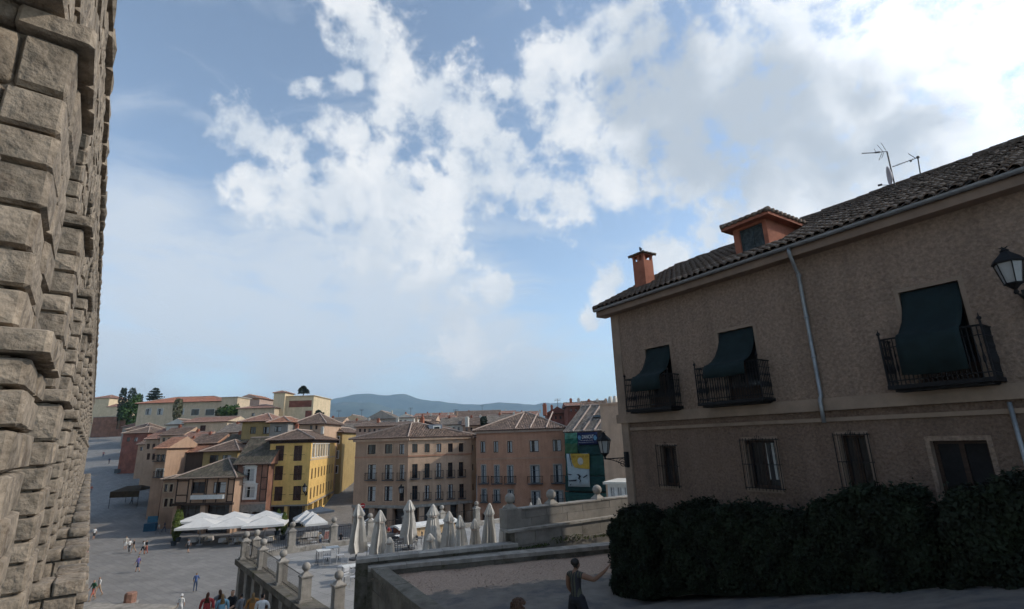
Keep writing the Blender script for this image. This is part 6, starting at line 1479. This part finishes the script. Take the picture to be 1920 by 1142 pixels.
for (x, y, Y, h, lb) in ((326, 1016, 75, 4.6, 'tall potted conifer at the street end of the restaurant canopies'), (333, 1014, 78, 4.2, 'potted conifer pressed behind the one at the street end of the canopies'), (530, 1012, 77, 3.6, 'potted conifer between the restaurant canopies and the yellow house arcade'), (519, 1005, 81, 3.6, 'potted conifer beside the stone arches')):
    q = ray(x, y) * Y; potted_conifer(np.array([q[0], q[1], ZF]), h, lb)

WICK = mat('cream_wicker', (.46, .36, .24), .9, .2, 5); CLOTH = mat('white_tablecloth', (.66, .63, .60), .9, .1, 3)
def plaza_table(p, label, rot=.3):
    root = thing('restaurant_table', label, 'table', p, 'tables under the restaurant canopies', rot)
    m = MB(); m.box((0, 0, .73), (.95, .95, .04)); m.add([(-.48, -.48, .74), (.48, -.48, .74), (.48, .48, .74), (-.48, .48, .74), (-.52, -.52, .2), (.52, -.52, .2), (.52, .52, .2), (-.52, .52, .2)], [(0, 1, 5, 4), (1, 2, 6, 5), (2, 3, 7, 6), (3, 0, 4, 7)]); m.build('tablecloth', CLOTH, root, local=True); m = MB(); m.tube([(0, 0, 0), (0, 0, .7)], .05, 6); m.build('pedestal', DARKMETAL, root, local=True)
i = 0
for (x, y) in ((361, 1019), (392, 1016), (418, 1019), (447, 1018), (476, 1017), (505, 1017), (574, 1010), (590, 1008)):
    plaza_table(pz(x, y, ZF), ('draped table at the street end of the restaurant', 'draped table under the first front canopy', 'draped table in the middle of the restaurant row', 'draped table under the middle front canopy', 'draped table between the middle and last front canopies', 'draped table at the conifer end of the restaurant', 'draped table under the lane corner parasols', 'draped table at the lane mouth')[i]); i += 1
for k, (x, y) in enumerate(((421, 1021), (431, 1021), (447, 1022), (458, 1021), (375, 1021), (384, 1020), (490, 1020), (515, 1018), (565, 1012), (598, 1010), (612, 1009))):
    cafe_chair(pz(x, y, ZF), ('cream wicker chair by the draped table in the middle of the restaurant row', 'cream wicker chair between the middle draped tables', 'cream wicker chair drawn up to the draped table under the middle front canopy', 'cream wicker chair just past the middle front canopy pole', 'cream wicker chair near the street-end draped table', 'cream wicker chair under the first front canopy', 'cream wicker chair between the middle and last front canopies', 'cream wicker chair next to the potted conifer by the arcade', 'cream chair at the draped table under the lane corner parasols', 'cream chair at the draped table in the lane mouth', 'cream chair standing beside the leaning menu board')[k], random.uniform(0, 6), WICK, 'wicker chairs under the canopies' if k < 8 else 'chairs by the lane')
q = pz(611, 1013, ZF); m = MB(); rt = thing('menu_board', 'leaning white menu board beside the lane corner parasols', 'sign', q)
m.obox(q + np.array([-.35, 0, .05]), (.7, .1, 0), (0, .04, 0), (0.05, .35, 1.15)); m.build('board', WHITEP, rt); m = MB(); m.obox(q + np.array([-.30, -.012, .16]), (.6, .085, 0), (0, .01, 0), (0.04, .29, .92)); m.build('print', mat('menu_print', (.45, .22, .18), .8, .4, 9), rt)
m = MB(); m.obox(q + np.array([-.33, .75, 0]), (.05, 0, 0), (0, .04, 0), (0, -.35, 1.15)); m.obox(q + np.array([.28, .75, 0]), (.05, 0, 0), (0, .04, 0), (0, -.35, 1.15)); m.build('legs', WOODDARK, rt)

def misc():
    # round road sign at the corner of the tan block
    q = ray(679, 975) * 74; zt = zat(679, 948, 74); rt = thing('road_sign', 'round red no-entry sign over a blue plate at the corner of the tan block', 'sign', (q[0], q[1], ZF))
    m = MB(); m.tube([(q[0], q[1], ZF), (q[0], q[1], zt + .3)], .04, 6); m.build('post', PALEMETAL, rt)
    m = MB(); m.tube([(q[0], q[1] - .05, zt), (q[0], q[1] - .08, zt)], .34, 16); m.build('red_disc', mat('sign_red', (.45, .02, .02), .5), rt); m = MB(); m.box((q[0], q[1] - .09, zt), (.46, .02, .11)); m.build('white_bar', WHITEP, rt)
    m = MB(); m.box((q[0], q[1] - .07, zt - .95), (.6, .03, .8)); m.build('blue_plate', mat('sign_blue', (.02, .10, .30), .5), rt)
    # stone post and block by the aqueduct foot
    q = pz(152, 1100, ZF); rt = thing('stone_post', 'slender reddish stone post on a square base at the foot of the aqueduct', 'post', q); h = zat(155, 1027, q[1]) - ZF
    m = MB(); m.box((q[0], q[1], ZF + .45), (.85, .85, .9), .4); m.build('base', PALESTONE, rt); m = MB(); m.tube([(q[0], q[1], ZF + .9), (q[0], q[1], ZF + h)], [.17, .12], 8); m.sphere((q[0], q[1], ZF + h + .12), .17, 8); m.build('shaft', mat('pink_stone', (.36, .23, .19), .9, .2, 3), rt)
    q = pz(243, 1132, ZF); rt = thing('stone_bollard', 'squat brick-red stone block standing alone on the plaza kerb', 'bollard', q); m = MB(); m.lathe([(.46, 0), (.46, .78), (.40, .86), (.38, .9)], 8, (q[0], q[1], ZF)); m.build('drum', mat('red_block', (.27, .15, .11), .95, .3, 4, .02, 9), rt); m = MB(); m.box((q[0], q[1], ZF + .05), (1.15, 1.15, .1), .5); m.build('foot_slab', PALESTONE, rt)
    A, B = pz(120, 1134, ZF), pz(330, 1140, ZF); rt = thing('kerb', 'pale stone kerb line at the edge of the plaza steps', 'kerb', (*lerp(A, B, .5)[:2], ZF)); coping(rt, 'kerb_stone', A, B, ZF - .05, ZF + .16, 1.6, .3, 9, PALESTONE, 31)
    # fountain up the street
    q0 = ray(233, 886); Yq = 140.; q = q0 * Yq; gz_ = float(gz(0, Yq)); rt = thing('street_fountain', 'small fountain with a pale central column on the rising street', 'fountain', (q[0], q[1], gz_)); m = MB(); m.lathe([(2.2, -.2), (2.2, .8), (1.9, .8), (1.9, .5)], 8, (q[0], q[1], gz_)); m.build('basin', mat('fountain_dark', (.06, .065, .07), .8), rt); m = MB(); m.lathe([(.6, .4), (.45, 1.2), (.35, 3.6), (.5, 3.8), (.2, 4.6)], 8, (q[0], q[1], gz_)); m.build('column', PALESTONE, rt)
    # dark brown awning tents
    Yq = 108.; q = ray(246, 932) * Yq; g = float(gz(0, Yq)); rt = thing('brown_awning', 'wide dark brown awning on posts set out on the shaded street', 'awning', (q[0], q[1], g)); m = MB(); zt = zat(246, 912, Yq)
    BR = mat('brown_canvas', (.055, .036, .02), .95, .3, 1.5); m.add([(q[0] - 2.9, q[1] - 2, zt - .8), (q[0] + 2.9, q[1] - 2, zt - .8), (q[0] + 2.9, q[1] + 2.5, zt - .5), (q[0] - 2.9, q[1] + 2.5, zt - .5), (q[0] - 1.2, q[1], zt + .1), (q[0] + 1.8, q[1], zt + .2)], [(0, 1, 5, 4), (1, 2, 5), (2, 3, 4, 5), (3, 0, 4)]); m.obox((q[0] - 2.9, q[1] - 2, zt - 1.9), (5.8, 0, 0), (0, .05, 0), (0, 0, 1.1)); m.build('canopy', BR, rt)
    for dx in (-2.8, 2.8):
        for dy in (-1.9, 2.4): m = MB(); m.tube([(q[0] + dx, q[1] + dy, g - .3), (q[0] + dx, q[1] + dy, zt - .7)], .06, 5); m.build('post', DARKMETAL, rt)
    # blue stand
    q = pz(281, 996, ZF); rt = thing('blue_stand', 'blue information stand in the shade at the street corner', 'stand', q); m = MB(); m.box(q + [0, 0, .6], (1.7, .8, 1.2), .2); m.build('counter', mat('stand_blue', (.03, .10, .17), .7, .2, 2), rt); m = MB(); m.box(q + [0, .3, 1.75], (1.5, .08, 1.0), .2); m.build('panel', mat('stand_blue2', (.05, .16, .24), .7, .2, 2), rt)
    # lamp on the yellow house, on the tan block
    for (x, y, Y, lb) in ((571, 917, 87.0, 'white globe street lantern on the yellow house front'), (752, 920, 79.5, 'white globe street lantern on the tan block corner')):
        p = ray(x, y) * Y; wall_lantern(lb, p + np.array([0, .9, -.3]), p, 1.6)
misc()

# ------------------------------------------------------------------ people
SKIN = [mat('skin_%d' % i, c, .6, .1, 5) for i, c in enumerate(((.42, .25, .17), (.33, .19, .125), (.18, .095, .06)))]
HAIR = [mat('hair_%d' % i, c, .7, .2, 9) for i, c in enumerate(((.016, .012, .010), (.05, .025, .014), (.20, .12, .05), (.33, .32, .30), (.065, .024, .013)))]
def cl(name, c): return mat('cloth_' + name, c, .9, .15, 6, .003, 30)
CL = dict(white=cl('white', (.66, .65, .63)), red=cl('red', (.35, .05, .05)), pink=cl('pink', (.45, .20, .20)), blue=cl('blue', (.07, .12, .28)), sky=cl('sky', (.20, .38, .48)), green=cl('green', (.03, .10, .05)), black=cl('black', (.018, .018, .022)), grey=cl('grey', (.16, .16, .17)), navy=cl('navy', (.02, .03, .07)), tan=cl('tan', (.32, .24, .16)), orange=cl('orange', (.36, .17, .05)), coral=cl('coral', (.42, .13, .09)), jean=cl('jean', (.05, .075, .13)), cream=cl('cream', (.5, .46, .4)), violet=cl('violet', (.11, .09, .24)))
def skin_body(J, E, lab, sub=1):
    """J: name -> (xyz, radius or (rx, ry)); E: bones (a, b, slot). One continuous skinned surface, slot per nearest bone."""
    names = list(J); idx = {n: i for i, n in enumerate(names)}; me = bpy.data.meshes.new('skeleton'); me.from_pydata([J[n][0] for n in names], [(idx[a], idx[b]) for a, b, _ in E], [])
    o = bpy.data.objects.new('skeleton', me); COL.objects.link(o); md = o.modifiers.new('skin', 'SKIN'); md.use_smooth_shade = True; md.branch_smoothing = .4
    for i, n in enumerate(names): r = J[n][1]; sv = me.skin_vertices[0].data[i]; sv.radius = (r, r) if not isinstance(r, tuple) else r; sv.use_root = (n == 'pelvis')
    sb = o.modifiers.new('sub', 'SUBSURF'); sb.levels = sub; sb.render_levels = sub
    bpy.context.view_layer.update(); ev = o.evaluated_get(bpy.context.evaluated_depsgraph_get()); out = bpy.data.meshes.new_from_object(ev); bpy.data.objects.remove(o)
    out.materials.clear()
    for q in range(6): out.materials.append(SKIN[0])
    segs = [(np.array(J[a][0]), np.array(J[b][0]), sl) for a, b, sl in E]
    for p in out.polygons:
        c = np.array(p.center[:]); best = None
        for a, b, sl in segs:
            t = np.clip((c - a) @ (b - a) / max(1e-9, (b - a) @ (b - a)), 0, 1); dd = np.linalg.norm(c - a - t * (b - a))
            if best is None or dd < best[0]: best = (dd, sl)
        p.material_index = lab(c, best[1]); p.use_smooth = True
    return out
def stand_joints(step=0.0, arm=(0, 0), bend=0.0):
    J = {'pelvis': ((0, 0, .96), (.155, .105)), 'waist': ((0, .0 + bend * .02, 1.12), (.135, .09)), 'chest': ((0, .0 + bend * .05, 1.32), (.165, .105)), 'neckb': ((0, bend * .06, 1.45), (.085, .07)), 'neck': ((0, .01 + bend * .07, 1.50), .05), 'jaw': ((0, .03 + bend * .08, 1.555), .068), 'skull': ((0, .015 + bend * .08, 1.635), .088), 'crown': ((0, .0 + bend * .08, 1.705), .055)}
    for s, n in ((-1, 'l'), (1, 'r')):
        f = step * s; a = arm[0] if s < 0 else arm[1]
        J['sh' + n] = ((s * .175, bend * .05, 1.405), .068); J['el' + n] = ((s * .235, .02 + .16 * a - .10 * f, 1.13 + .05 * abs(a)), .047); J['wr' + n] = ((s * (.245 - .08 * a), .10 + .30 * a - .20 * f, .90 + .22 * a), .034); J['ha' + n] = ((s * (.245 - .10 * a), .13 + .36 * a - .22 * f, .82 + .24 * a), (.042, .03))
        J['hip' + n] = ((s * .09, 0, .90), .095); J['kn' + n] = ((s * .10, .03 + .20 * f, .50), .062); J['an' + n] = ((s * .105, -.02 + (.30 * f if f > 0 else .42 * f), .085 + (.06 if f < -.2 else 0)), .042); J['to' + n] = ((s * .115, .12 + (.30 * f if f > 0 else .40 * f), .04), (.042, .03))
    return J
BON = [('pelvis', 'waist', 2), ('waist', 'chest', 2), ('chest', 'neckb', 2), ('neckb', 'neck', 0), ('neck', 'jaw', 0), ('jaw', 'skull', 0), ('skull', 'crown', 0)] + [q for n in 'lr' for q in (('neckb', 'sh' + n, 2), ('sh' + n, 'el' + n, 5), ('el' + n, 'wr' + n, 0), ('wr' + n, 'ha' + n, 0), ('pelvis', 'hip' + n, 3), ('hip' + n, 'kn' + n, 3), ('kn' + n, 'an' + n, 4), ('an' + n, 'to' + n, 1))]
def lab_fn(hair_long=False):
    def f(c, sl):                        # slots: 0 skin, 1 shoes/hair, 2 top, 3 bottoms, 4 lower leg, 5 sleeve
        x, y, z = c
        if sl == 0 and z > 1.5:
            if z > 1.665 or (y < .0 and z > (1.42 if hair_long else 1.56)) or (abs(x) > .07 and y < .03 and z > 1.6): return 1
            return 0
        return sl
    return f
PVAR = {}
def person_mesh(v):
    if v in PVAR: return PVAR[v]
    arg = {'stand': (0, (0, 0), 0), 'walk': (.8, (0, 0), .4), 'walk2': (-.8, (0, 0), .4), 'phone': (0, (.9, .9), .6), 'bag': (.35, (.2, .8), .3), 'long': (0, (.3, 0), .2), 'longwalk': (.7, (0, .3), .3)}[v]
    J = stand_joints(*arg)
    if v.startswith('long'): J['hairb'] = ((0, -.07, 1.56), .055); J['haire'] = ((0, -.09, 1.40), .045); E = BON + [('skull', 'hairb', 1), ('hairb', 'haire', 1)]
    else: E = BON
    PVAR[v] = skin_body(J, E, lab_fn(v.startswith('long')), 1); return PVAR[v]
def person(p, label, v, top, bot, hair=0, skin=0, face=0.0, h=1.7, legs='long', sleeve=True, group=None, shoes='black', hat=None):
    root = thing('person', label, 'person', p, group, face); root.scale = (h / 1.76,) * 3
    o = lk('body', person_mesh(v), root); ms = [SKIN[skin], HAIR[hair], CL[top], CL[bot], CL[bot] if legs == 'long' else SKIN[skin], CL[top] if sleeve else SKIN[skin]]
    for i, q in enumerate(ms): o.material_slots[i].link = 'OBJECT'; o.material_slots[i].material = q
    if hat: m = MB(); m.lathe([(.13, 1.66), (.10, 1.69), (.10, 1.74), (.06, 1.79)], 10); m.build('hat', CL[hat], root, local=True)
    return root
def on_plaza(x, y): return pz(x, y, ZF)
def on_street(x, y):
    r = ray(x, y); lo, hi = 50., 207.
    for _ in range(40):
        m_ = (lo + hi) / 2
        if r[2] * m_ > float(gz(0, m_)): lo = m_
        else: hi = m_
    return r * lo
PEOPLE = [(175, 1012, 'in a white top and dark shorts near the aqueduct', 'walk', 'white', 'black', 1, 0, .8, 'short'), (241, 1036, 'in a white shirt and black trousers leading the small group crossing the plaza', 'walk', 'white', 'black', 0, 0, 1.2, 'long'), (234, 1031, 'in pale clothes half behind the group crossing the plaza', 'stand', 'cream', 'white', 2, 0, .5, 'short'), (249, 1037, 'in a dark brown top among the group crossing the plaza', 'walk2', 'black', 'tan', 1, 0, 2.2, 'short'), (266, 1040, 'in a pale top and black skirt beside the red-legged walker', 'longwalk', 'white', 'black', 1, 0, -.4, 'short'), (273, 1039, 'in a dark jacket and coral trousers in the plaza', 'bag', 'black', 'coral', 0, 0, 2.6, 'long'), (257, 1073, 'in a violet top and navy shorts walking alone across the plaza', 'walk', 'violet', 'navy', 1, 0, 1.6, 'short'), (352, 1037, 'in a grey top walking past the restaurant tables', 'walk', 'grey', 'black', 0, 0, 1.2, 'short'), (365, 1110, 'in blue clothes with a pale bag standing in the open plaza', 'bag', 'blue', 'jean', 2, 0, .4, 'long'), (172, 1127, 'in a green top and coral shorts by the aqueduct foot', 'walk2', 'green', 'coral', 2, 0, 2.8, 'short'), (183, 1118, 'in a white top beside the green-topped walker by the aqueduct', 'walk', 'white', 'tan', 2, 0, 2.8, 'short'), (336, 1158, 'in white with a white cap standing near the terrace steps', 'stand', 'white', 'white', 3, 0, .2, 'long')]
for (x, y, lb, v, top, bot, hr, sk, fa, lg) in PEOPLE: person(on_plaza(x, y), 'person ' + lb, v, top, bot, hr, sk, fa, random.uniform(1.62, 1.76), lg, hat='white' if 'cap' in lb else None)
FAR = [(193, 857, 'in a pink top far up the street', 'pink'), (204, 870, 'in dark clothes far up the street', 'navy'), (170, 925, 'in bright pink beside the aqueduct wall', 'coral'), (168, 912, 'in black beside the aqueduct wall', 'black'), (246, 946, 'in grey in front of the brown awning', 'grey'), (252, 884, 'in dark clothes by the street fountain', 'black'), (300, 985, 'in violet in the shade by the blue stand', 'violet'), (296, 1002, 'in cream by the blue stand', 'cream'), (307, 998, 'in navy in the shade of the street houses', 'navy'), (228, 885, 'in white by the street fountain basin', 'white')]
for (x, y, lb, top) in FAR: person(on_street(x, y), 'distant person ' + lb, random.choice(['walk', 'walk2', 'stand']), top, random.choice(['black', 'jean', 'grey']), random.randrange(3), 0, random.uniform(0, 6), 1.7)
CR = ['black', 'navy', 'white', 'grey', 'red', 'blue', 'cream', 'jean', 'tan', 'black', 'white', 'navy', 'grey', 'coral', 'green', 'sky', 'white', 'black']
for i, x in enumerate((683, 697, 703, 724, 729, 737, 743, 748, 868, 876, 884, 899, 905, 910, 928, 934, 602, 640)):
    Y = random.uniform(66, 77) if x < 860 else random.uniform(62, 76); q = ray(x, 990) * Y
    person((q[0], q[1], ZF), 'person in %s among the crowd in front of the arcades' % CR[i] if i < 8 else 'person in %s standing on the plaza past the tan kiosk' % CR[i] if i < 16 else ('person in white at the lane mouth' if i == 16 else 'person in black walking up the lane'), random.choice(['walk', 'stand', 'bag', 'phone', 'long']), CR[i], random.choice(['black', 'jean', 'grey', 'tan']), random.randrange(4), random.randrange(2), random.uniform(0, 6), random.uniform(1.6, 1.8), random.choice(['long', 'short']), group='crowd before the arcades')
# group on the steps below the terrace wall: heads given, feet found from the height
for (x, y, Y, lb, v, top, bot, hr, h, fa) in ((391, 1106, 20.0, 'person with long reddish hair and a red top on the steps', 'long', 'red', 'black', 4, 1.66, .3), (414, 1101, 21.5, 'person with brown hair in a dark top on the steps behind the pale blue shirt', 'long', 'grey', 'jean', 1, 1.66, .9), (419, 1109, 20.3, 'person with fair hair in a pale blue top on the steps', 'long', 'sky', 'white', 2, 1.62, .6), (440, 1102, 21.6, 'person with dark hair and black top holding something pale on the steps', 'phone', 'black', 'tan', 0, 1.7, 2.8), (454, 1111, 21.2, 'dark haired child in grey beside the buttressed wall', 'stand', 'grey', 'black', 0, 1.35, 1.2), (476, 1107, 21.0, 'person with long ginger hair facing the buttressed wall', 'long', 'orange', 'white', 2, 1.64, .4), (493, 1110, 20.0, 'person with dark hair in a white top by the buttressed wall', 'bag', 'white', 'red', 0, 1.68, .2), (500, 1132, 19.0, 'small child in pink by the buttressed wall', 'stand', 'pink', 'white', 1, 1.15, .2)):
    t = ray(x, y) * Y; person((t[0], t[1], t[2] - h), lb, v, top, bot, hr, 0, fa, h, 'long', group='people gathered on the steps')

def near_man():
    best = min(((abs(ray(1078, 1047)[2] * Y - 1.80 - path_z(ray(1078, 1047)[0] * Y, Y)), Y) for Y in np.arange(12.4, 14.5, .05))); feet = ray(1078, 1047) * best[1]; z0 = path_z(feet[0], feet[1]); face = -0.75
    z0 = min(z0, ray(1078, 1047)[2] * best[1] - 1.78) if abs(best[0]) < .25 else z0
    root = thing('person', 'man in striped vest and black shorts stretching one arm out on the gravel path', 'person', (feet[0], feet[1], z0), None, face); root.scale = (1.02,) * 3
    J = {'pelvis': ((0, 0, .97), (.16, .11)), 'waist': ((-.01, .0, 1.13), (.14, .095)), 'chest': ((-.02, .01, 1.33), (.18, .115)), 'neckb': ((-.02, .015, 1.46), (.09, .075)), 'neck': ((-.02, .02, 1.52), .056), 'jaw': ((.0, .045, 1.575), .07), 'skull': ((-.005, .025, 1.655), .09), 'crown': ((-.01, .01, 1.725), .06),
         'nose': ((.03, .125, 1.615), .016),
         'shl': ((-.20, .0, 1.41), .072), 'ell': ((-.25, .03, 1.14), .05), 'wrl': ((-.20, .17, .96), .036), 'hal': ((-.18, .22, .90), (.045, .03)),
         'shr': ((.17, .02, 1.42), .074), 'elr': ((.41, .10, 1.36), .052), 'wrr': ((.61, .20, 1.53), .036), 'har': ((.665, .23, 1.60), (.045, .028)),
         'hipl': ((-.10, 0, .90), .10), 'knl': ((-.17, .04, .51), .066), 'anl': ((-.22, -.04, .085), .044), 'tol': ((-.25, .10, .04), (.045, .03)),
         'hipr': ((.10, 0, .90), .10), 'knr': ((.17, .10, .51), .066), 'anr': ((.26, .06, .085), .044), 'tor': ((.30, .20, .04), (.045, .03))}
    fx = [('f%d' % i, .02 * (i - 1.5)) for i in range(4)]; hand = np.array(J['har'][0]); dirr = np.array([.55, .42, .72]); dirr /= np.linalg.norm(dirr); side = np.cross(dirr, [0, 0, 1.0]); side /= np.linalg.norm(side)
    E = [q for q in BON] + [('jaw', 'nose', 0)]
    for i, (n, o) in enumerate(fx):
        a = hand + side * o + dirr * .045; b = a + dirr * (.045, .052, .05, .038)[i]; c = b + dirr * .03 + np.array([-.012, -.005, .004]); J[n + 'a'] = (tuple(a), .0095); J[n + 'b'] = (tuple(b), .009); J[n + 'c'] = (tuple(c), .0075); E += [('har', n + 'a', 0), (n + 'a', n + 'b', 0), (n + 'b', n + 'c', 0)]
    a = hand - side * .045 + dirr * .0; b = a - side * .02 + dirr * .04; J['ta'] = (tuple(a), .011); J['tb'] = (tuple(b), .009); E += [('har', 'ta', 0), ('ta', 'tb', 0)]
    E = [(a, b, (0 if sl == 5 else sl)) for a, b, sl in E]
    def lf(c, sl):
        x, y, z = c
        if sl == 0 and z > 1.53 and abs(x) < .14: return 1 if (z > 1.67 or (y < .02 and z > 1.565)) else 0
        if sl == 4 or (sl == 3 and z < .53): return 0
        return sl
    me = skin_body(J, E, lf, 2); o = lk('body', me, root)
    VS = bpy.data.materials.new('striped_vest'); VS.use_nodes = True; nt = VS.node_tree; bs = nt.nodes['Principled BSDF']; tc = nt.nodes.new('ShaderNodeTexCoord'); wv = nt.nodes.new('ShaderNodeTexWave'); wv.inputs['Scale'].default_value = 5.2; wv.inputs['Distortion'].default_value = .6; nt.links.new(tc.outputs['Object'], wv.inputs['Vector']); cr = nt.nodes.new('ShaderNodeValToRGB'); cr.color_ramp.elements[0].position = .45; cr.color_ramp.elements[0].color = (.02, .018, .022, 1); cr.color_ramp.elements[1].position = .6; cr.color_ramp.elements[1].color = (.055, .055, .036, 1); nt.links.new(wv.outputs['Fac'], cr.inputs[0]); nt.links.new(cr.outputs[0], bs.inputs['Base Color']); bs.inputs['Roughness'].default_value = .9
    for i, q in enumerate([SKIN[2], HAIR[0], VS, CL['black'], SKIN[2], SKIN[2]]): o.material_slots[i].link = 'OBJECT'; o.material_slots[i].material = q
    # loose shorts over the thighs
    m = MB()
    for s in (-1, 1): m.tube([(s * .07, 0, .98), (s * .105, .01, .86), (s * .14, .03 + .02 * s, .70), (s * .172, .05 + .03 * s, .54)], [.115, .120, .112, .112], 12, caps=False)
    m.tube([(0, 0, .90), (0, 0, 1.02)], [.165, .15], 12); sh = m.build('shorts', CL['black'], root, True, local=True)
    m = MB(); m.sphere((-.008, -.002, 1.672), .098, 14, 0, (.95, 1.02, .82)); m.build('hair', HAIR[0], root, True, local=True)
    m = MB()
    for s in (-1, 1): m.sphere((-.02 + .09 * s + .015, .02, 1.61), .022, 8, 0, (.5, .8, 1.2))
    m.build('ears', SKIN[2], root, True, local=True)
near_man()
t = ray(972, 1123) * 8.8; r = person((t[0], t[1], t[2] - 1.66), 'person with short reddish brown hair walking up the path below the man in the vest', 'stand', 'black', 'jean', 1, 1, -1.0, 1.66)
m = MB(); rs = random.Random(4)
for k in range(170):
    a, b = rs.uniform(0, 2 * math.pi), rs.uniform(0, 2.0)
    if b > 1.15 and math.sin(a) > .45: continue
    c = np.array([.105 * math.sin(b) * math.cos(a), -.005 + .115 * math.sin(b) * math.sin(a), 1.655 + .10 * math.cos(b)]); m.sphere(c, rs.uniform(.022, .036), 6)
m.build('hair', HAIR[1], r, True, local=True)

# ------------------------------------------------------------------ trees
def tree(p, h, rx, rz, label, material, n, seed, name='tree', shape='round', leaf=.35, group='trees on the rise beyond the plaza'):
    p = np.array(p, float); root = thing(name, label, 'tree', p, group); rs = np.random.default_rng(seed); rr = random.Random(seed)
    cz = h - rz; m = MB(); m.tube([(0, 0, -1), (.1, 0, h * .3), (0, .1, max(.5, cz))], [h * .03 + .08, h * .024 + .06, h * .012 + .03], 7); lim = []
    for k in range(7):
        a = rr.uniform(0, 6.28); e = np.array([rx * .7 * math.cos(a), rx * .7 * math.sin(a), cz + rr.uniform(-.4, .5) * rz]); m.tube([(0, 0, h * rr.uniform(.3, .55)), e * .5 + [0, 0, h * .25], e], [h * .012 + .03, .05, .02], 5)
    m.build('trunk', BARK, root, True, local=True)
    if shape == 'round':
        nc = 26; C = rs.normal(size=(nc, 3)); C /= np.linalg.norm(C, axis=1, keepdims=True); C *= rs.uniform(.45, .95, (nc, 1)) * np.array([[rx, rx, rz]]); C[:, 2] += cz; k = rs.integers(0, nc, n); off = rs.normal(size=(n, 3)); off /= np.linalg.norm(off, axis=1, keepdims=True); off *= (rs.random((n, 1)) ** .4) * rx * .38; P = C[k] + off; N = off
    elif shape == 'column':
        t = rs.random(n); a = rs.uniform(0, 6.283, n); rad = rx * np.sin(np.pi * np.clip(.08 + .92 * (1 - t), 0, 1) ** .8) ** .6 * rs.uniform(.6, 1.1, n); P = np.stack([rad * np.cos(a), rad * np.sin(a), h * .08 + t * h * .92], 1); N = np.stack([np.cos(a), np.sin(a), np.full(n, .5)], 1)
    else:                                   # tiered cedar
        lev = rs.integers(0, 5, n); a = rs.uniform(0, 6.283, n); rad = rx * np.array([1.0, .95, .75, .55, .3])[lev] * rs.random(n) ** .5 * (1 + .25 * np.sin(a * 3 + lev)); P = np.stack([rad * np.cos(a), rad * np.sin(a), h * (.45 + .12 * lev) + rs.normal(0, h * .015, n) - .08 * rad], 1); N = np.tile([0, 0, 1.0], (n, 1))
    leaves('crown', P + p, N, leaf, material, root, .9, .6)
def grow(x, yb, yt, Y, rxpx, lb, material, n, seed, shape='round', leaf=.35, rzf=.38):
    b = ray(x, yb) * Y; zt = zat(x, yt, Y); h = zt - b[2]; tree((b[0], b[1], b[2]), h, rxpx * Y / 983., h * rzf, lb, material, n, seed, shape=shape, leaf=leaf)
grow(238, 812, 737, 195, 22, 'round bright green tree in front of the garden wall', TREELEAF, 3000, 1, leaf=.45, rzf=.44)
grow(221, 800, 728, 205, 6, 'dark slim cypress behind the round green tree', PINELEAF, 900, 2, 'column', .4)
grow(238, 800, 728, 206, 7, 'second dark cypress rising over the round green tree', PINELEAF, 900, 3, 'column', .4)
grow(254, 800, 740, 207, 6, 'short dark cypress between the round tree and the long building', PINELEAF, 700, 4, 'column', .4)
grow(287, 765, 727, 215, 14, 'dark flat-topped cedar above the red hipped roof', PINELEAF, 900, 5, 'cedar', .5)
grow(568, 745, 724, 190, 10, 'dark tiered cedar over the brick-panelled tower', PINELEAF, 900, 6, 'cedar', .5)
grow(329, 800, 748, 160, 8, 'pale narrow conifer in front of the long cream building', mat('dusty_conifer', (.10, .10, .055), .9, .4, 1, coord='World'), 700, 7, 'column', .35)
grow(433, 795, 762, 150, 20, 'dense green tree below the stair tower', TREELEAF, 1600, 8, leaf=.4)
grow(598, 800, 770, 140, 10, 'dark green tree behind the brick-panelled tower', PINELEAF, 1000, 9, leaf=.35)
grow(907, 806, 781, 112, 6, 'small dark fir among the rooftops beyond the tan block', PINELEAF, 700, 10, 'column', .22)
grow(407, 790, 764, 158, 6, 'thin grey-green tree against the end of the long building', mat('dusty_conifer', (.10, .10, .055)), 500, 11, leaf=.3)

# ------------------------------------------------------------------ steps down to the plaza and landing
def make_steps():
    d = TDL; a0 = TA + np.array([0, 0, 0]); mb = MB(); nrm = TNL
    near = a0 - d * 5.2; wdt = 8.0; n = 14
    V = [near, near + nrm * wdt, near + nrm * wdt - d * 6, near - d * 6]
    mb.obox(np.array([*(near - d * 7)[:2], PLZ]), d * 7, nrm * wdt, (0, 0, -6.74 - PLZ))
    for i in range(n):
        mb.obox(np.array([*(near + d * (i * .42))[:2], PLZ]) + nrm * .5, d * .42, nrm * (wdt - .5), (0, 0, (-6.74 - PLZ) * (1 - (i + 1) / (n + 1))))
    o = mb.build('steps', GRANITE2); tag(o, None, None, None, 'structure')
make_steps()

# ------------------------------------------------------------------ air
def haze():
    m = bpy.data.materials.new('haze_air'); m.use_nodes = True; nt = m.node_tree; nt.nodes.clear(); o = nt.nodes.new('ShaderNodeOutputMaterial'); v = nt.nodes.new('ShaderNodeVolumePrincipled'); v.inputs['Color'].default_value = (.52, .76, 1.0, 1); v.inputs['Density'].default_value = HAZE; v.inputs['Anisotropy'].default_value = .15; nt.links.new(v.outputs[0], o.inputs['Volume'])
    mb = MB(); mb.obox((-9500, -300, -40), (19000, 0, 0), (0, 9800, 0), (0, 0, 795)); ob = mb.build('haze', m); tag(ob, 'thin blue air between the plaza and the mountains', 'haze', None, 'stuff')
HAZE = 1.0e-4
haze()
